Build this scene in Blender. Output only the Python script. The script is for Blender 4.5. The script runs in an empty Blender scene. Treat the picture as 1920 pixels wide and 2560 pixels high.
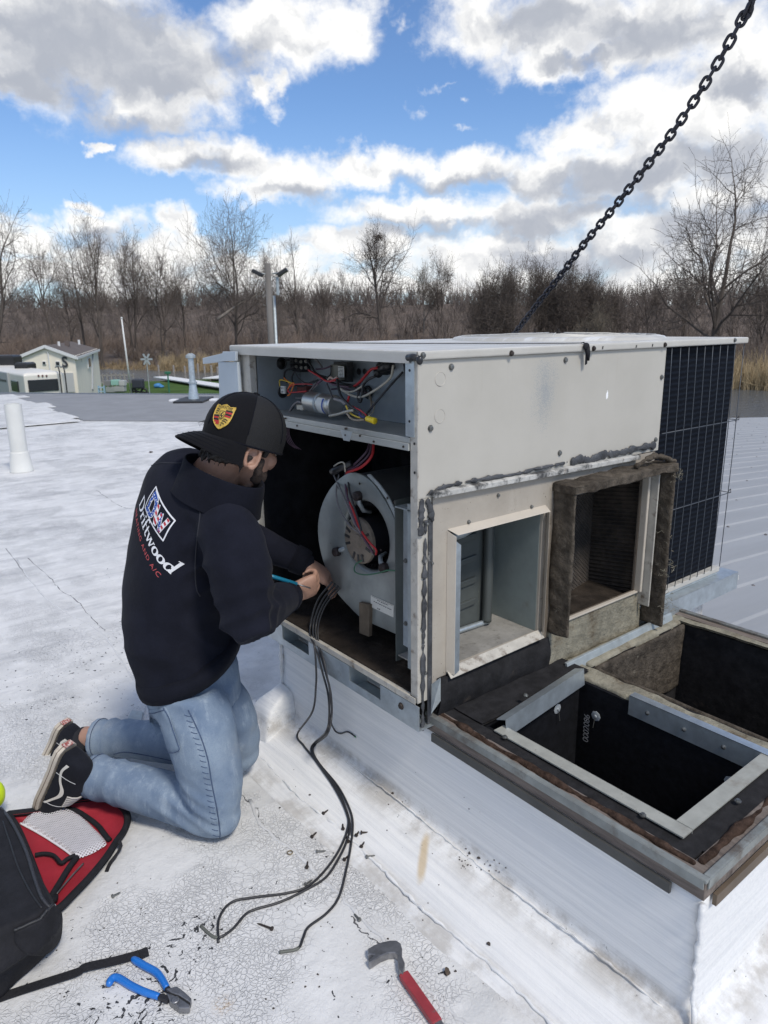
import bpy, bmesh, math, random
import numpy as np
from mathutils import Vector, Matrix
from mathutils.bvhtree import BVHTree

random.seed(7)
RNG = np.random.default_rng(7)
SC = bpy.context.scene
COL = SC.collection
rad = math.radians

# ------------------------------------------------------------------ camera
CAM = np.array([-1.157571, -1.3210744, 0.9825607])
CR = np.array([0.78176551, -0.62346461, -0.01159997])     # camera right
CU = np.array([0.16624119, 0.19044937, 0.96751894])       # camera up
CF = np.array([0.60100462, 0.75830134, -0.25253225])      # camera forward
FPX, PCX, PCY = 1800.0, 960.0, 1280.0                     # focal length in pixels of the 1920x2560 picture
cam_data = bpy.data.cameras.new('camera')
cam = bpy.data.objects.new('camera', cam_data)
COL.objects.link(cam)
cam.matrix_world = Matrix(((CR[0], CU[0], -CF[0], CAM[0]), (CR[1], CU[1], -CF[1], CAM[1]), (CR[2], CU[2], -CF[2], CAM[2]), (0, 0, 0, 1)))
cam_data.sensor_fit = 'VERTICAL'
cam_data.sensor_height = 36
cam_data.sensor_width = 27
cam_data.lens = 36 * FPX / 2560
cam_data.clip_start = 0.05
cam_data.clip_end = 4000
cam_data.dof.use_dof = True
cam_data.dof.focus_distance = 2.0
cam_data.dof.aperture_fstop = 9.0
SC.camera = cam

def unray(u, v):
    return CF + (u - PCX) / FPX * CR - (v - PCY) / FPX * CU
def pix(u, v, d):
    return CAM + d * unray(u, v)
def onx(c, u, v):
    r = unray(u, v); return CAM + (c - CAM[0]) / r[0] * r
def ony(c, u, v):
    r = unray(u, v); return CAM + (c - CAM[1]) / r[1] * r
def onz(c, u, v):
    r = unray(u, v); return CAM + (c - CAM[2]) / r[2] * r
FH = np.array([math.cos(rad(51.6)), math.sin(rad(51.6)), 0.0])   # level heading of the view
RH = np.array([math.sin(rad(51.6)), -math.cos(rad(51.6)), 0.0])

# ------------------------------------------------------------------ light
SUN_AZ, SUN_EL = rad(-95), rad(52)       # direction towards the sun (azimuth from +X, counter-clockwise)
sun_data = bpy.data.lights.new('sun', 'SUN')
sun_data.energy = 2.15
sun_data.angle = rad(10)
sun_data.color = (1.0, 0.94, 0.84)
sun = bpy.data.objects.new('sun', sun_data)
COL.objects.link(sun)
to_sun = Vector((math.cos(SUN_AZ) * math.cos(SUN_EL), math.sin(SUN_AZ) * math.cos(SUN_EL), math.sin(SUN_EL)))
sun.rotation_euler = to_sun.to_track_quat('Z', 'Y').to_euler()

SC.view_settings.view_transform = 'Standard'
SC.view_settings.look = 'None'
SC.view_settings.gamma = 1
SC.view_settings.use_curve_mapping = False
SC.view_settings.exposure = 0.34
SC.render.engine = 'CYCLES'
SC.cycles.use_denoising = True
SC.cycles.max_bounces = 6
SC.cycles.diffuse_bounces = 3
SC.cycles.transparent_max_bounces = 8

# ------------------------------------------------------------------ node helper
class NT:
    """small wrapper that makes node graphs short to write"""
    def __init__(self, tree):
        self.t = tree; self.n = tree.nodes; self.l = tree.links
    def new(self, typ, **kw):
        nd = self.n.new(typ)
        for k, v in kw.items(): setattr(nd, k, v)
        return nd
    def put(self, sock, val):
        if val is None: return
        if hasattr(val, 'is_output') or isinstance(val, bpy.types.NodeSocket): self.l.new(val, sock)
        else:
            try: sock.default_value = val
            except Exception: sock.default_value = (*val, 1.0)
    def math(self, op, a, b=None, c=None, clamp=False):
        nd = self.new('ShaderNodeMath', operation=op, use_clamp=clamp)
        for s, v in zip(nd.inputs, (a, b, c)): self.put(s, v)
        return nd.outputs[0]
    def vmath(self, op, a, b=None, out=0):
        nd = self.new('ShaderNodeVectorMath', operation=op)
        self.put(nd.inputs[0], a); self.put(nd.inputs[1], b)
        return nd.outputs[out]
    def map(self, vec, loc=(0, 0, 0), rot=(0, 0, 0), scale=(1, 1, 1)):
        nd = self.new('ShaderNodeMapping')
        self.put(nd.inputs[0], vec)
        nd.inputs[1].default_value = loc; nd.inputs[2].default_value = rot; nd.inputs[3].default_value = scale
        return nd.outputs[0]
    def noise(self, vec, scale, detail=4, rough=.55, dist=0, out=0):
        nd = self.new('ShaderNodeTexNoise'); self.put(nd.inputs['Vector'], vec)
        nd.inputs['Scale'].default_value = scale; nd.inputs['Detail'].default_value = detail
        nd.inputs['Roughness'].default_value = rough; nd.inputs['Distortion'].default_value = dist
        return nd.outputs[out]
    def vor(self, vec, scale, feature='F1', out=0, rnd=1.0):
        nd = self.new('ShaderNodeTexVoronoi', feature=feature); self.put(nd.inputs['Vector'], vec)
        nd.inputs['Scale'].default_value = scale; nd.inputs['Randomness'].default_value = rnd
        return nd.outputs[out]
    def ss(self, v, lo, hi, a=0., b=1.):
        nd = self.new('ShaderNodeMapRange', interpolation_type='SMOOTHSTEP')
        self.put(nd.inputs[0], v)
        for i, x in zip((1, 2, 3, 4), (lo, hi, a, b)): nd.inputs[i].default_value = x
        return nd.outputs[0]
    def mix(self, f, a, b, typ='MIX'):
        nd = self.new('ShaderNodeMix', data_type='RGBA', blend_type=typ)
        self.put(nd.inputs[0], f); self.put(nd.inputs[6], a); self.put(nd.inputs[7], b)
        return nd.outputs[2]
    def sep(self, v):
        nd = self.new('ShaderNodeSeparateXYZ'); self.put(nd.inputs[0], v); return nd.outputs
    def comb(self, x, y, z):
        nd = self.new('ShaderNodeCombineXYZ')
        for s, v in zip(nd.inputs, (x, y, z)): self.put(s, v)
        return nd.outputs[0]

# ------------------------------------------------------------------ sky: Nishita with cumulus clouds laid over it by direction
world = bpy.data.worlds.new('World')
SC.world = world
world.use_nodes = True
def build_sky():
    g = NT(world.node_tree); g.n.clear()
    out = g.new('ShaderNodeOutputWorld'); bg = g.new('ShaderNodeBackground')
    bg.inputs[1].default_value = 0.1
    g.l.new(bg.outputs[0], out.inputs[0])
    sky = g.new('ShaderNodeTexSky', sky_type='NISHITA', sun_disc=False, sun_elevation=SUN_EL,
                sun_rotation=math.pi / 2 - SUN_AZ, altitude=200, air_density=1.0, dust_density=0.6, ozone_density=2.5)
    d = g.vmath('NORMALIZE', g.new('ShaderNodeTexCoord').outputs['Generated'])
    x, y, z = g.sep(d)
    az = g.math('MULTIPLY', g.math('ARCTAN2', y, x), 57.29578)
    rel = g.math('SUBTRACT', 51.6, az)
    el = g.math('MULTIPLY', g.math('ARCSINE', z), 57.29578)
    p = g.comb(rel, el, 0.0)
    # billowy warp
    w1 = g.noise(p, 0.16, 2, .5, out=1); w2 = g.noise(p, 0.55, 4, .6, out=1)
    wv = g.vmath('ADD', g.vmath('MULTIPLY', g.vmath('SUBTRACT', w1, (.5, .5, .5)), (5, 3.6, 0)),
                 g.vmath('MULTIPLY', g.vmath('SUBTRACT', w2, (.5, .5, .5)), (3.6, 2.6, 0)))
    q = g.vmath('ADD', p, wv)
    def dirpos(u, v):
        r = unray(u * 1.1573, v * 1.1573); r = r / np.linalg.norm(r)
        return 51.6 - math.degrees(math.atan2(r[1], r[0])), math.degrees(math.asin(r[2]))
    K = 29.5                                   # picture (1659 wide) pixels per degree
    def field(blobs, vec, sharp=8.0):
        f = None
        for (u, v, a, b) in blobs:
            cx, cy = dirpos(u, v); sx, sy = K / a, K / b
            m = g.map(vec, loc=(-cx * sx, -cy * sy, 0), scale=(sx, sy, 0))
            l = g.math('SUBTRACT', 1.0, g.vmath('LENGTH', m, out=1))
            f = l if f is None else g.math('SMOOTH_MAX', f, l, 0.12)
        return f
    clouds = [(110, 70, 350, 150), (330, 120, 250, 125), (330, 215, 180, 70), (40, 160, 170, 60), (420, 190, 100, 75), (620, 60, 190, 85), (720, 40, 110, 90),
              (590, 185, 52, 45), (215, 313, 34, 16), (200, 432, 46, 18),
              (400, 335, 150, 50), (520, 350, 120, 60), (620, 390, 130, 60), (800, 365, 200, 42), (1010, 365, 210, 48), (560, 420, 110, 40),
              (60, 510, 130, 50), (215, 480, 100, 45), (370, 490, 60, 45), (300, 545, 260, 55), (60, 590, 300, 50),
              (1040, 40, 140, 75), (1230, 60, 210, 95), (1190, 125, 110, 45), (1440, 50, 240, 105), (1580, 150, 130, 100), (1350, 120, 150, 50),
              (1260, 290, 110, 62), (1400, 255, 190, 95), (1550, 230, 190, 110), (1400, 370, 270, 100), (1180, 380, 150, 70), (1600, 380, 200, 150),
              (880, 460, 220, 50), (1150, 470, 250, 70), (780, 530, 260, 45), (1100, 560, 420, 65), (1450, 520, 330, 90), (560, 570, 260, 40),
              (200, 600, 500, 48), (700, 610, 400, 45), (1000, 610, 500, 42), (1450, 610, 420, 55), (1600, 520, 160, 100)]
    wisps = [(890, 230, 52, 22), (1005, 213, 50, 14), (955, 180, 80, 12), (870, 55, 40, 26), (1010, 260, 60, 14)]
    greys = [(170, 95, 330, 105), (330, 150, 190, 60), (60, 175, 150, 45), (300, 270, 170, 40), (520, 110, 90, 60), (470, 360, 90, 26), (1180, 35, 130, 45), (1400, 70, 170, 60), (1260, 130, 90, 22),
             (1330, 395, 240, 52), (1560, 350, 170, 60), (1130, 500, 120, 45), (1000, 395, 160, 22), (1300, 450, 220, 36), (230, 505, 70, 30), (640, 425, 100, 25),
             (900, 500, 200, 26), (1250, 560, 260, 40), (1560, 480, 200, 50), (1590, 190, 70, 40)]
    f = g.math('MAXIMUM', field(clouds, q), g.math('SUBTRACT', g.math('MULTIPLY', field(wisps, q), .55), .30))
    # the rest of the sky (beside and behind the view) carries the same broken cumulus
    outside = g.math('MAXIMUM', g.ss(g.math('ABSOLUTE', rel), 29, 40), g.ss(el, 22, 31))
    cd = g.map(d, scale=(1, 1, 2.2))
    gen = g.math('MULTIPLY', g.math('SUBTRACT', g.noise(cd, 2.3, 5, .58), 0.47), 3.2)
    gen = g.math('SUBTRACT', gen, g.math('MULTIPLY', g.math('SUBTRACT', 1.0, outside), 9.0))
    f = g.math('MAXIMUM', f, gen)
    fb = g.noise(g.map(p, scale=(1, 1.25, 1)), 0.30, 9, .62, dist=.3)
    fine = g.noise(p, 1.5, 6, .65)
    nz = g.math('ADD', g.math('MULTIPLY', g.math('SUBTRACT', fb, .5), 1.1), g.math('MULTIPLY', g.math('SUBTRACT', fine, .5), .24))
    dens = g.ss(g.math('ADD', f, nz), -.06, 0.62)
    thick = g.ss(g.math('ADD', f, g.math('MULTIPLY', nz, .8)), 0.1, .75)
    # light and shade of the clouds: relief from a noise sampled towards the sun side
    h0 = g.noise(g.map(q, scale=(1, 1.3, 1)), 0.30, 4, .5)
    h1 = g.noise(g.map(g.vmath('ADD', q, (0.55, 0.85, 0)), scale=(1, 1.3, 1)), 0.30, 4, .5)
    rel_l = g.math('MULTIPLY', g.math('SUBTRACT', h0, h1), 2.3)
    gs = g.ss(g.math('ADD', field(greys, q), g.math('MULTIPLY', nz, .5)), -0.5, .95)
    ggen = g.math('MULTIPLY', g.ss(g.noise(cd, 3.1, 4, .5), .42, .62), outside)
    gs = g.math('MAXIMUM', gs, g.math('MULTIPLY', ggen, .75))
    lum = g.math('ADD', g.math('SUBTRACT', .93, g.math('MULTIPLY', gs, .62)), g.math('MULTIPLY', rel_l, g.math('SUBTRACT', .62, g.math('MULTIPLY', gs, .35))))
    lum = g.math('SUBTRACT', lum, g.math('MULTIPLY', thick, .06))
    lum = g.math('MAXIMUM', g.math('MINIMUM', lum, 1.0), .22)
    ccol = g.mix(g.ss(lum, .2, .95), (3.7, 3.95, 4.5, 1), (8.6, 8.55, 8.4, 1))
    skyc = g.mix(1.0, sky.outputs[0], (.84, 1.0, 1.2, 1), 'MULTIPLY')
    haze = g.ss(el, 16, 0, 0, .38)
    skyc = g.mix(haze, skyc, (4.6, 5.6, 6.9, 1))
    col = g.mix(dens, skyc, ccol)
    g.l.new(col, bg.inputs[0])
build_sky()
world.name = 'sky'
# ------------------------------------------------------------------ mesh builder
OFF = {}                       # world offset of each thing's root
class MB:
    def __init__(s): s.v = []; s.f = []; s.n = 0
    def add(s, V, Fc):
        V = np.asarray(V, float).reshape(-1, 3); s.v.append(V)
        s.f.extend([tuple(i + s.n for i in f) for f in Fc]); s.n += len(V)
    def hexa(s, P):            # 8 points: bottom 4 ccw, top 4 ccw
        s.add(P, [(3, 2, 1, 0), (4, 5, 6, 7), (0, 1, 5, 4), (1, 2, 6, 5), (2, 3, 7, 6), (3, 0, 4, 7)])
    def box(s, x0, x1, y0, y1, z0, z1):
        s.hexa([(x0, y0, z0), (x1, y0, z0), (x1, y1, z0), (x0, y1, z0), (x0, y0, z1), (x1, y0, z1), (x1, y1, z1), (x0, y1, z1)])
    def obox(s, c, ax, ay, az):  # centre and three half-extent vectors
        c, ax, ay, az = (np.asarray(t, float) for t in (c, ax, ay, az))
        s.hexa([c - ax - ay - az, c + ax - ay - az, c + ax + ay - az, c - ax + ay - az, c - ax - ay + az, c + ax - ay + az, c + ax + ay + az, c - ax + ay + az])
    def beam(s, a, b, w, h, up=(0, 0, 1)):
        a, b, up = (np.asarray(t, float) for t in (a, b, up)); d = b - a; L = np.linalg.norm(d); d /= L
        sd = np.cross(d, up); sd /= np.linalg.norm(sd); u = np.cross(sd, d)
        s.obox((a + b) / 2, d * L / 2, sd * w / 2, u * h / 2)
    def tube(s, pts, r, n=8, caps=True, flat=None):
        pts = np.asarray(pts, float); m = len(pts)
        r = np.full(m, r, float) if np.isscalar(r) else np.asarray(r, float)
        T = np.gradient(pts, axis=0); T /= np.linalg.norm(T, axis=1)[:, None] + 1e-12
        up = np.array([0, 0, 1.]) if abs(T[0][2]) < .9 else np.array([1., 0, 0])
        a = np.cross(T[0], up); a /= np.linalg.norm(a)
        ang = np.arange(n) * 2 * math.pi / n; V = []
        for i in range(m):
            a = a - T[i] * (a @ T[i]); a /= np.linalg.norm(a) + 1e-12; b = np.cross(T[i], a)
            V.append(pts[i] + r[i] * (np.cos(ang)[:, None] * a + np.sin(ang)[:, None] * b))
        Fc = []
        for i in range(m - 1):
            for k in range(n):
                Fc.append((i * n + k, i * n + (k + 1) % n, (i + 1) * n + (k + 1) % n, (i + 1) * n + k))
        if caps: Fc += [tuple(range(n - 1, -1, -1)), tuple((m - 1) * n + k for k in range(n))]
        s.add(np.concatenate(V), Fc)
    def cyl(s, a, b, r0, r1=None, n=12):
        s.tube([a, b], [r0, r0 if r1 is None else r1], n)
    def loft(s, rings, caps=True):
        n = len(rings[0]); m = len(rings); Fc = []
        for i in range(m - 1):
            for k in range(n): Fc.append((i * n + k, i * n + (k + 1) % n, (i + 1) * n + (k + 1) % n, (i + 1) * n + k))
        if caps: Fc += [tuple(range(n - 1, -1, -1)), tuple((m - 1) * n + k for k in range(n))]
        s.add(np.concatenate([np.asarray(r, float) for r in rings]), Fc)
    def prism(s, poly, vec):   # planar 3-D polygon pushed along vec
        P = np.asarray(poly, float); s.loft([P, P + np.asarray(vec, float)])
    def lathe(s, c, axis, prof, n=24):   # prof: (distance along axis, radius)
        axis = np.asarray(axis, float); axis /= np.linalg.norm(axis)
        up = np.array([0, 0, 1.]) if abs(axis[2]) < .9 else np.array([1., 0, 0])
        a = np.cross(axis, up); a /= np.linalg.norm(a); b = np.cross(axis, a); ang = np.arange(n) * 2 * math.pi / n
        s.loft([np.asarray(c) + axis * h + r * (np.cos(ang)[:, None] * a + np.sin(ang)[:, None] * b) for h, r in prof])
    def ell(s, c, ax, ay, az, n=16, m=10):
        c, ax, ay, az = (np.asarray(t, float) for t in (c, ax, ay, az)); rings = []
        ang = np.arange(n) * 2 * math.pi / n
        for i in range(m + 1):
            t = math.pi * (i + .02) / (m + .04) - math.pi / 2
            rings.append(c + az * math.sin(t) + math.cos(t) * (np.cos(ang)[:, None] * ax + np.sin(ang)[:, None] * ay))
        s.loft(rings)
    def torus(s, c, axis, R, r, n=32, k=8):
        axis = np.asarray(axis, float); axis /= np.linalg.norm(axis)
        up = np.array([0, 0, 1.]) if abs(axis[2]) < .9 else np.array([1., 0, 0])
        a = np.cross(axis, up); a /= np.linalg.norm(a); b = np.cross(axis, a)
        V = []; Fc = []
        for i in range(n):
            t = 2 * math.pi * i / n; d = math.cos(t) * a + math.sin(t) * b
            for j in range(k):
                q = 2 * math.pi * j / k; V.append(np.asarray(c) + d * (R + r * math.cos(q)) + axis * r * math.sin(q))
        for i in range(n):
            for j in range(k): Fc.append((i * k + j, ((i + 1) % n) * k + j, ((i + 1) % n) * k + (j + 1) % k, i * k + (j + 1) % k))
        s.add(V, Fc)
    def verts(s): return np.concatenate(s.v)
    def build(s, name, mat=None, parent=None, smooth=False, bevel=0, seg=2, fix=True, jitter=0):
        V = s.verts() if s.v else np.zeros((0, 3))
        off = root_off(parent)
        if jitter: V = V + RNG.normal(0, jitter, V.shape)
        me = bpy.data.meshes.new(name); me.from_pydata((V - off).tolist(), [], s.f)
        if bevel or fix:
            bm = bmesh.new(); bm.from_mesh(me)
            if fix: bmesh.ops.recalc_face_normals(bm, faces=bm.faces)
            if bevel:
                ed = [e for e in bm.edges if len(e.link_faces) == 2 and e.calc_face_angle(0) > .5]
                bmesh.ops.bevel(bm, geom=ed, offset=bevel, segments=seg, affect='EDGES', profile=.6, clamp_overlap=True)
            bm.to_mesh(me); bm.free()
        if smooth:
            me.polygons.foreach_set('use_smooth', [True] * len(me.polygons))
        ob = bpy.data.objects.new(name, me); COL.objects.link(ob)
        if mat: me.materials.append(mat)
        if parent is not None: ob.parent = parent
        else: OFF[ob.name] = np.zeros(3)
        if smooth == 'auto': auto_smooth(me)
        return ob

def auto_smooth(me, ang=rad(40)):
    bm = bmesh.new(); bm.from_mesh(me)
    for e in bm.edges: e.smooth = not (len(e.link_faces) == 2 and e.calc_face_angle(0) > ang)
    bm.to_mesh(me); bm.free()

def root_off(parent):
    o = parent
    while o is not None:
        if o.name in OFF and o.parent is None: return OFF[o.name]
        o = o.parent
    return np.zeros(3)

def tag(o, label=None, cat=None, group=None, kind=None):
    if label: o['label'] = label
    if cat: o['category'] = cat
    if group: o['group'] = group
    if kind: o['kind'] = kind
    return o
def thing(name, label, cat, loc=(0, 0, 0), group=None):
    o = bpy.data.objects.new(name, None); COL.objects.link(o); o.location = loc; o.empty_display_size = .1
    OFF[o.name] = np.asarray(loc, float)
    return tag(o, label, cat, group, 'thing')
def rebase(o, loc):
    """move a one-mesh thing's origin to its base"""
    loc = Vector(loc); o.data.transform(Matrix.Translation(-loc)); o.location = loc; OFF[o.name] = np.asarray(loc); return o
def copy_tree(o, parent=None):
    c = o.copy(); COL.objects.link(c)
    if parent is not None: c.parent = parent
    for ch in o.children: copy_tree(ch, c)
    return c
def inst(src, name, parent, M):
    c = bpy.data.objects.new(name, src.data); COL.objects.link(c); c.parent = parent; c.matrix_local = M; return c

def fuse(mb, name, mat, parent, voxel=.008, smooth=6, fold=None, fac=.5, dec=0):
    """join the collected shapes into one continuous skin, smooth it and press folds into it"""
    me = bpy.data.meshes.new(name + '_raw'); me.from_pydata(mb.verts().tolist(), [], mb.f)
    bm = bmesh.new(); bm.from_mesh(me); bmesh.ops.recalc_face_normals(bm, faces=bm.faces); bm.to_mesh(me); bm.free()
    ob = bpy.data.objects.new(name + '_raw', me); COL.objects.link(ob)
    m = ob.modifiers.new('r', 'REMESH'); m.mode = 'VOXEL'; m.voxel_size = voxel
    if smooth:
        m = ob.modifiers.new('s', 'SMOOTH'); m.iterations = smooth; m.factor = fac
    dg = bpy.context.evaluated_depsgraph_get(); dg.update()
    me2 = bpy.data.meshes.new_from_object(ob.evaluated_get(dg))
    bpy.data.objects.remove(ob); bpy.data.meshes.remove(me)
    if fold:
        co = np.empty(len(me2.vertices) * 3); me2.vertices.foreach_get('co', co); co = co.reshape(-1, 3)
        no = np.empty(len(me2.vertices) * 3); me2.vertices.foreach_get('normal', no); no = no.reshape(-1, 3)
        co = co + no * fold(co, no)[:, None]
        me2.vertices.foreach_set('co', co.ravel())
    me2.name = name
    me2.polygons.foreach_set('use_smooth', [True] * len(me2.polygons))
    o2 = bpy.data.objects.new(name, me2); COL.objects.link(o2); me2.materials.clear(); me2.materials.append(mat)
    off = root_off(parent)
    me2.transform(Matrix.Translation(Vector(-off))); me2.update()
    if parent is not None: o2.parent = parent
    return o2

def fnoise(P, scale, seed=0):
    """cheap smooth noise from summed sines, vectorised"""
    r = np.random.default_rng(seed); o = np.zeros(len(P))
    for k in range(6):
        w = r.normal(0, 1, 3); w *= scale * (0.6 + .3 * k) / np.linalg.norm(w)
        o += np.sin(P @ w + r.uniform(0, 6.28)) / (1 + .4 * k)
    return o / 3

def smooth_path(pts, n=8):
    """Catmull-Rom through the points"""
    P = np.asarray(pts, float); P = np.vstack([2 * P[0] - P[1], P, 2 * P[-1] - P[-2]]); out = []
    for i in range(1, len(P) - 2):
        for t in np.linspace(0, 1, n, endpoint=False):
            a, b, c, d = P[i - 1], P[i], P[i + 1], P[i + 2]
            out.append(.5 * (2 * b + (c - a) * t + (2 * a - 5 * b + 4 * c - d) * t * t + (3 * b - a - 3 * c + d) * t ** 3))
    out.append(P[-2]); return np.array(out)

# ------------------------------------------------------------------ materials
MATS = {}
def M(name, col, rough=.6, metal=0., var=None, bump=None, dirt=None, spec=.5, stretch=(1, 1, 1), dirt2=None, sheen=0, coat=0):
    """principled material: var=(scale, amount), bump=(scale, strength[, distance]), dirt=(scale, lo, hi, colour)"""
    if name in MATS: return MATS[name]
    m = bpy.data.materials.new(name); m.use_nodes = True
    g = NT(m.node_tree); b = g.n['Principled BSDF']
    c = (*col, 1)
    v = g.new('ShaderNodeTexCoord').outputs['Object']
    if stretch != (1, 1, 1): v = g.map(v, scale=stretch)
    cs = c
    if var:
        n = g.noise(v, var[0], 6, .62)
        cs = g.mix(g.ss(n, .25, .75), tuple(x * (1 - var[1]) for x in col) + (1,), tuple(min(1, x * (1 + var[1])) for x in col) + (1,))
    for dd in (dirt, dirt2):
        if dd:
            n = g.noise(v, dd[0], 8, .68)
            cs = g.mix(g.ss(n, dd[1], dd[2]), cs, (*dd[3], 1))
    if cs is not c: g.l.new(cs, b.inputs['Base Color'])
    else: b.inputs['Base Color'].default_value = c
    b.inputs['Roughness'].default_value = rough; b.inputs['Metallic'].default_value = metal
    b.inputs['Specular IOR Level'].default_value = spec
    if sheen: b.inputs['Sheen Weight'].default_value = sheen; b.inputs['Sheen Roughness'].default_value = .5
    if coat: b.inputs['Coat Weight'].default_value = coat; b.inputs['Coat Roughness'].default_value = .2
    if bump:
        bp = g.new('ShaderNodeBump'); bp.inputs['Strength'].default_value = bump[1]
        bp.inputs['Distance'].default_value = bump[2] if len(bump) > 2 else .004
        g.l.new(g.noise(v, bump[0], 6, .65), bp.inputs['Height']); g.l.new(bp.outputs[0], b.inputs['Normal'])
    MATS[name] = m; return m
def matnodes(name):
    m = bpy.data.materials.new(name); m.use_nodes = True; g = NT(m.node_tree); MATS[name] = m
    return m, g, g.n['Principled BSDF']
def setbump(g, b, h, strength=.5, dist=.004):
    bp = g.new('ShaderNodeBump'); bp.inputs['Strength'].default_value = strength; bp.inputs['Distance'].default_value = dist
    g.put(bp.inputs['Height'], h); g.l.new(bp.outputs[0], b.inputs['Normal'])

M_BEIGE = M('cream_enamel', (.46, .435, .385), .42, var=(3, .035), bump=(60, .08, .001), dirt=(5, .66, .9, (.42, .36, .28)))
M_DUCTP = M('dusty_tan_enamel', (.50, .45, .38), .6, var=(6, .08), dirt=(22, .60, .82, (.20, .15, .10)), bump=(90, .15, .001))
M_GALV = M('galvanized_steel', (.50, .55, .58), .42, .75, var=(22, .16), bump=(30, .1, .001), dirt=(14, .62, .9, (.22, .21, .2)))
M_GALVD = M('dull_galvanized_steel', (.42, .46, .47), .55, .5, var=(18, .18), dirt=(10, .55, .85, (.16, .14, .12)), bump=(40, .15, .001))
M_GALVG = M('greenish_galvanized_lining', (.25, .285, .27), .6, .25, var=(9, .12), dirt=(10, .58, .85, (.2, .19, .16)))
M_BLACK = M('black_rubber', (.018, .018, .02), .5, var=(30, .3), bump=(60, .2, .001))
M_BLACKP = M('black_plastic', (.02, .02, .022), .35)
M_TAR = M('grey_black_sealant', (.055, .057, .062), .55, var=(20, .5), bump=(45, .9, .006), dirt=(18, .6, .72, (.32, .31, .29)))
M_LINER = M('black_duct_liner', (.008, .0085, .011), .93, var=(40, .35), bump=(70, .6, .004), spec=.15)
M_LINERD = M('dusty_black_liner', (.022, .0215, .023), .93, var=(25, .35), bump=(40, .7, .006), spec=.15, dirt=(9, .6, .85, (.10, .08, .065)))
M_FIBER = M('dirty_fibreglass_board', (.095, .08, .064), .95, var=(30, .45), bump=(55, 1.0, .012), spec=.1, dirt=(9, .5, .72, (.045, .037, .03)), dirt2=(26, .62, .75, (.33, .30, .24)))
M_FIBERL = M('pale_insulation_edge', (.27, .25, .195), .95, var=(22, .3), bump=(45, 1.0, .01), spec=.1, dirt=(11, .5, .7, (.12, .095, .065)))
M_WOOD = M('weathered_wood', (.165, .135, .115), .85, var=(12, .35), bump=(30, .8, .004), stretch=(6, .6, 6), dirt=(5, .55, .75, (.05, .035, .03)), dirt2=(9, .64, .72, (.42, .40, .38)))
M_TRIM = M('verdigris_grey_trim', (.235, .25, .24), .6, .3, var=(14, .22), dirt=(9, .42, .68, (.10, .078, .06)), bump=(50, .5, .003))
M_DTRIM = M('dark_grey_flashing', (.075, .075, .072), .6, .2, var=(9, .2))
M_BRTRIM = M('brown_flashing', (.115, .085, .058), .6, .1, var=(9, .2))
M_CREAMSTRIP = M('pale_speckled_steel', (.37, .37, .33), .55, .2, var=(30, .12), dirt=(60, .60, .72, (.2, .18, .15)), dirt2=(7, .52, .75, (.22, .195, .16)))
M_SCREW = M('dull_screw_steel', (.20, .20, .19), .45, .8, var=(90, .3))
M_RUSTSCREW = M('dark_rusty_screw', (.05, .04, .035), .6, .5, var=(90, .4))
M_WIREBLK = M('black_wire', (.022, .022, .025), .45)
M_WIRERED = M('red_wire', (.42, .02, .025), .45)
M_WIREPUR = M('dull_purple_wire', (.10, .055, .085), .5)
M_WIREWHT = M('off_white_wire', (.45, .42, .35), .5)
M_WIREYEL = M('yellow_wire', (.62, .44, .05), .5)
M_WIREORG = M('orange_wire', (.62, .18, .03), .5)
M_WIREGRY = M('grey_wire', (.20, .19, .19), .5)
M_WIREGRN = M('green_wire', (.06, .17, .10), .5)
M_WHITEP = M('white_plastic', (.68, .68, .64), .45)
M_YELLOWP = M('yellow_plastic', (.80, .58, .02), .4)
M_LABEL = M('white_paper_label', (.68, .68, .64), .6, var=(200, .05))
M_ALU = M('brushed_aluminium', (.60, .60, .57), .35, .85, var=(6, .12), stretch=(1, 1, 10))
M_INK = M('dark_print', (.05, .05, .06), .6)
M_BLUEINK = M('blue_print', (.03, .07, .30), .5)
M_STEEL = M('bare_tool_steel', (.26, .26, .27), .42, .85, var=(40, .25), bump=(60, .25, .001))
M_CHAIN = M('dark_oiled_chain_steel', (.045, .045, .055), .45, .55, var=(60, .5), bump=(90, .4, .001), dirt=(40, .6, .8, (.10, .075, .06)))
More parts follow.
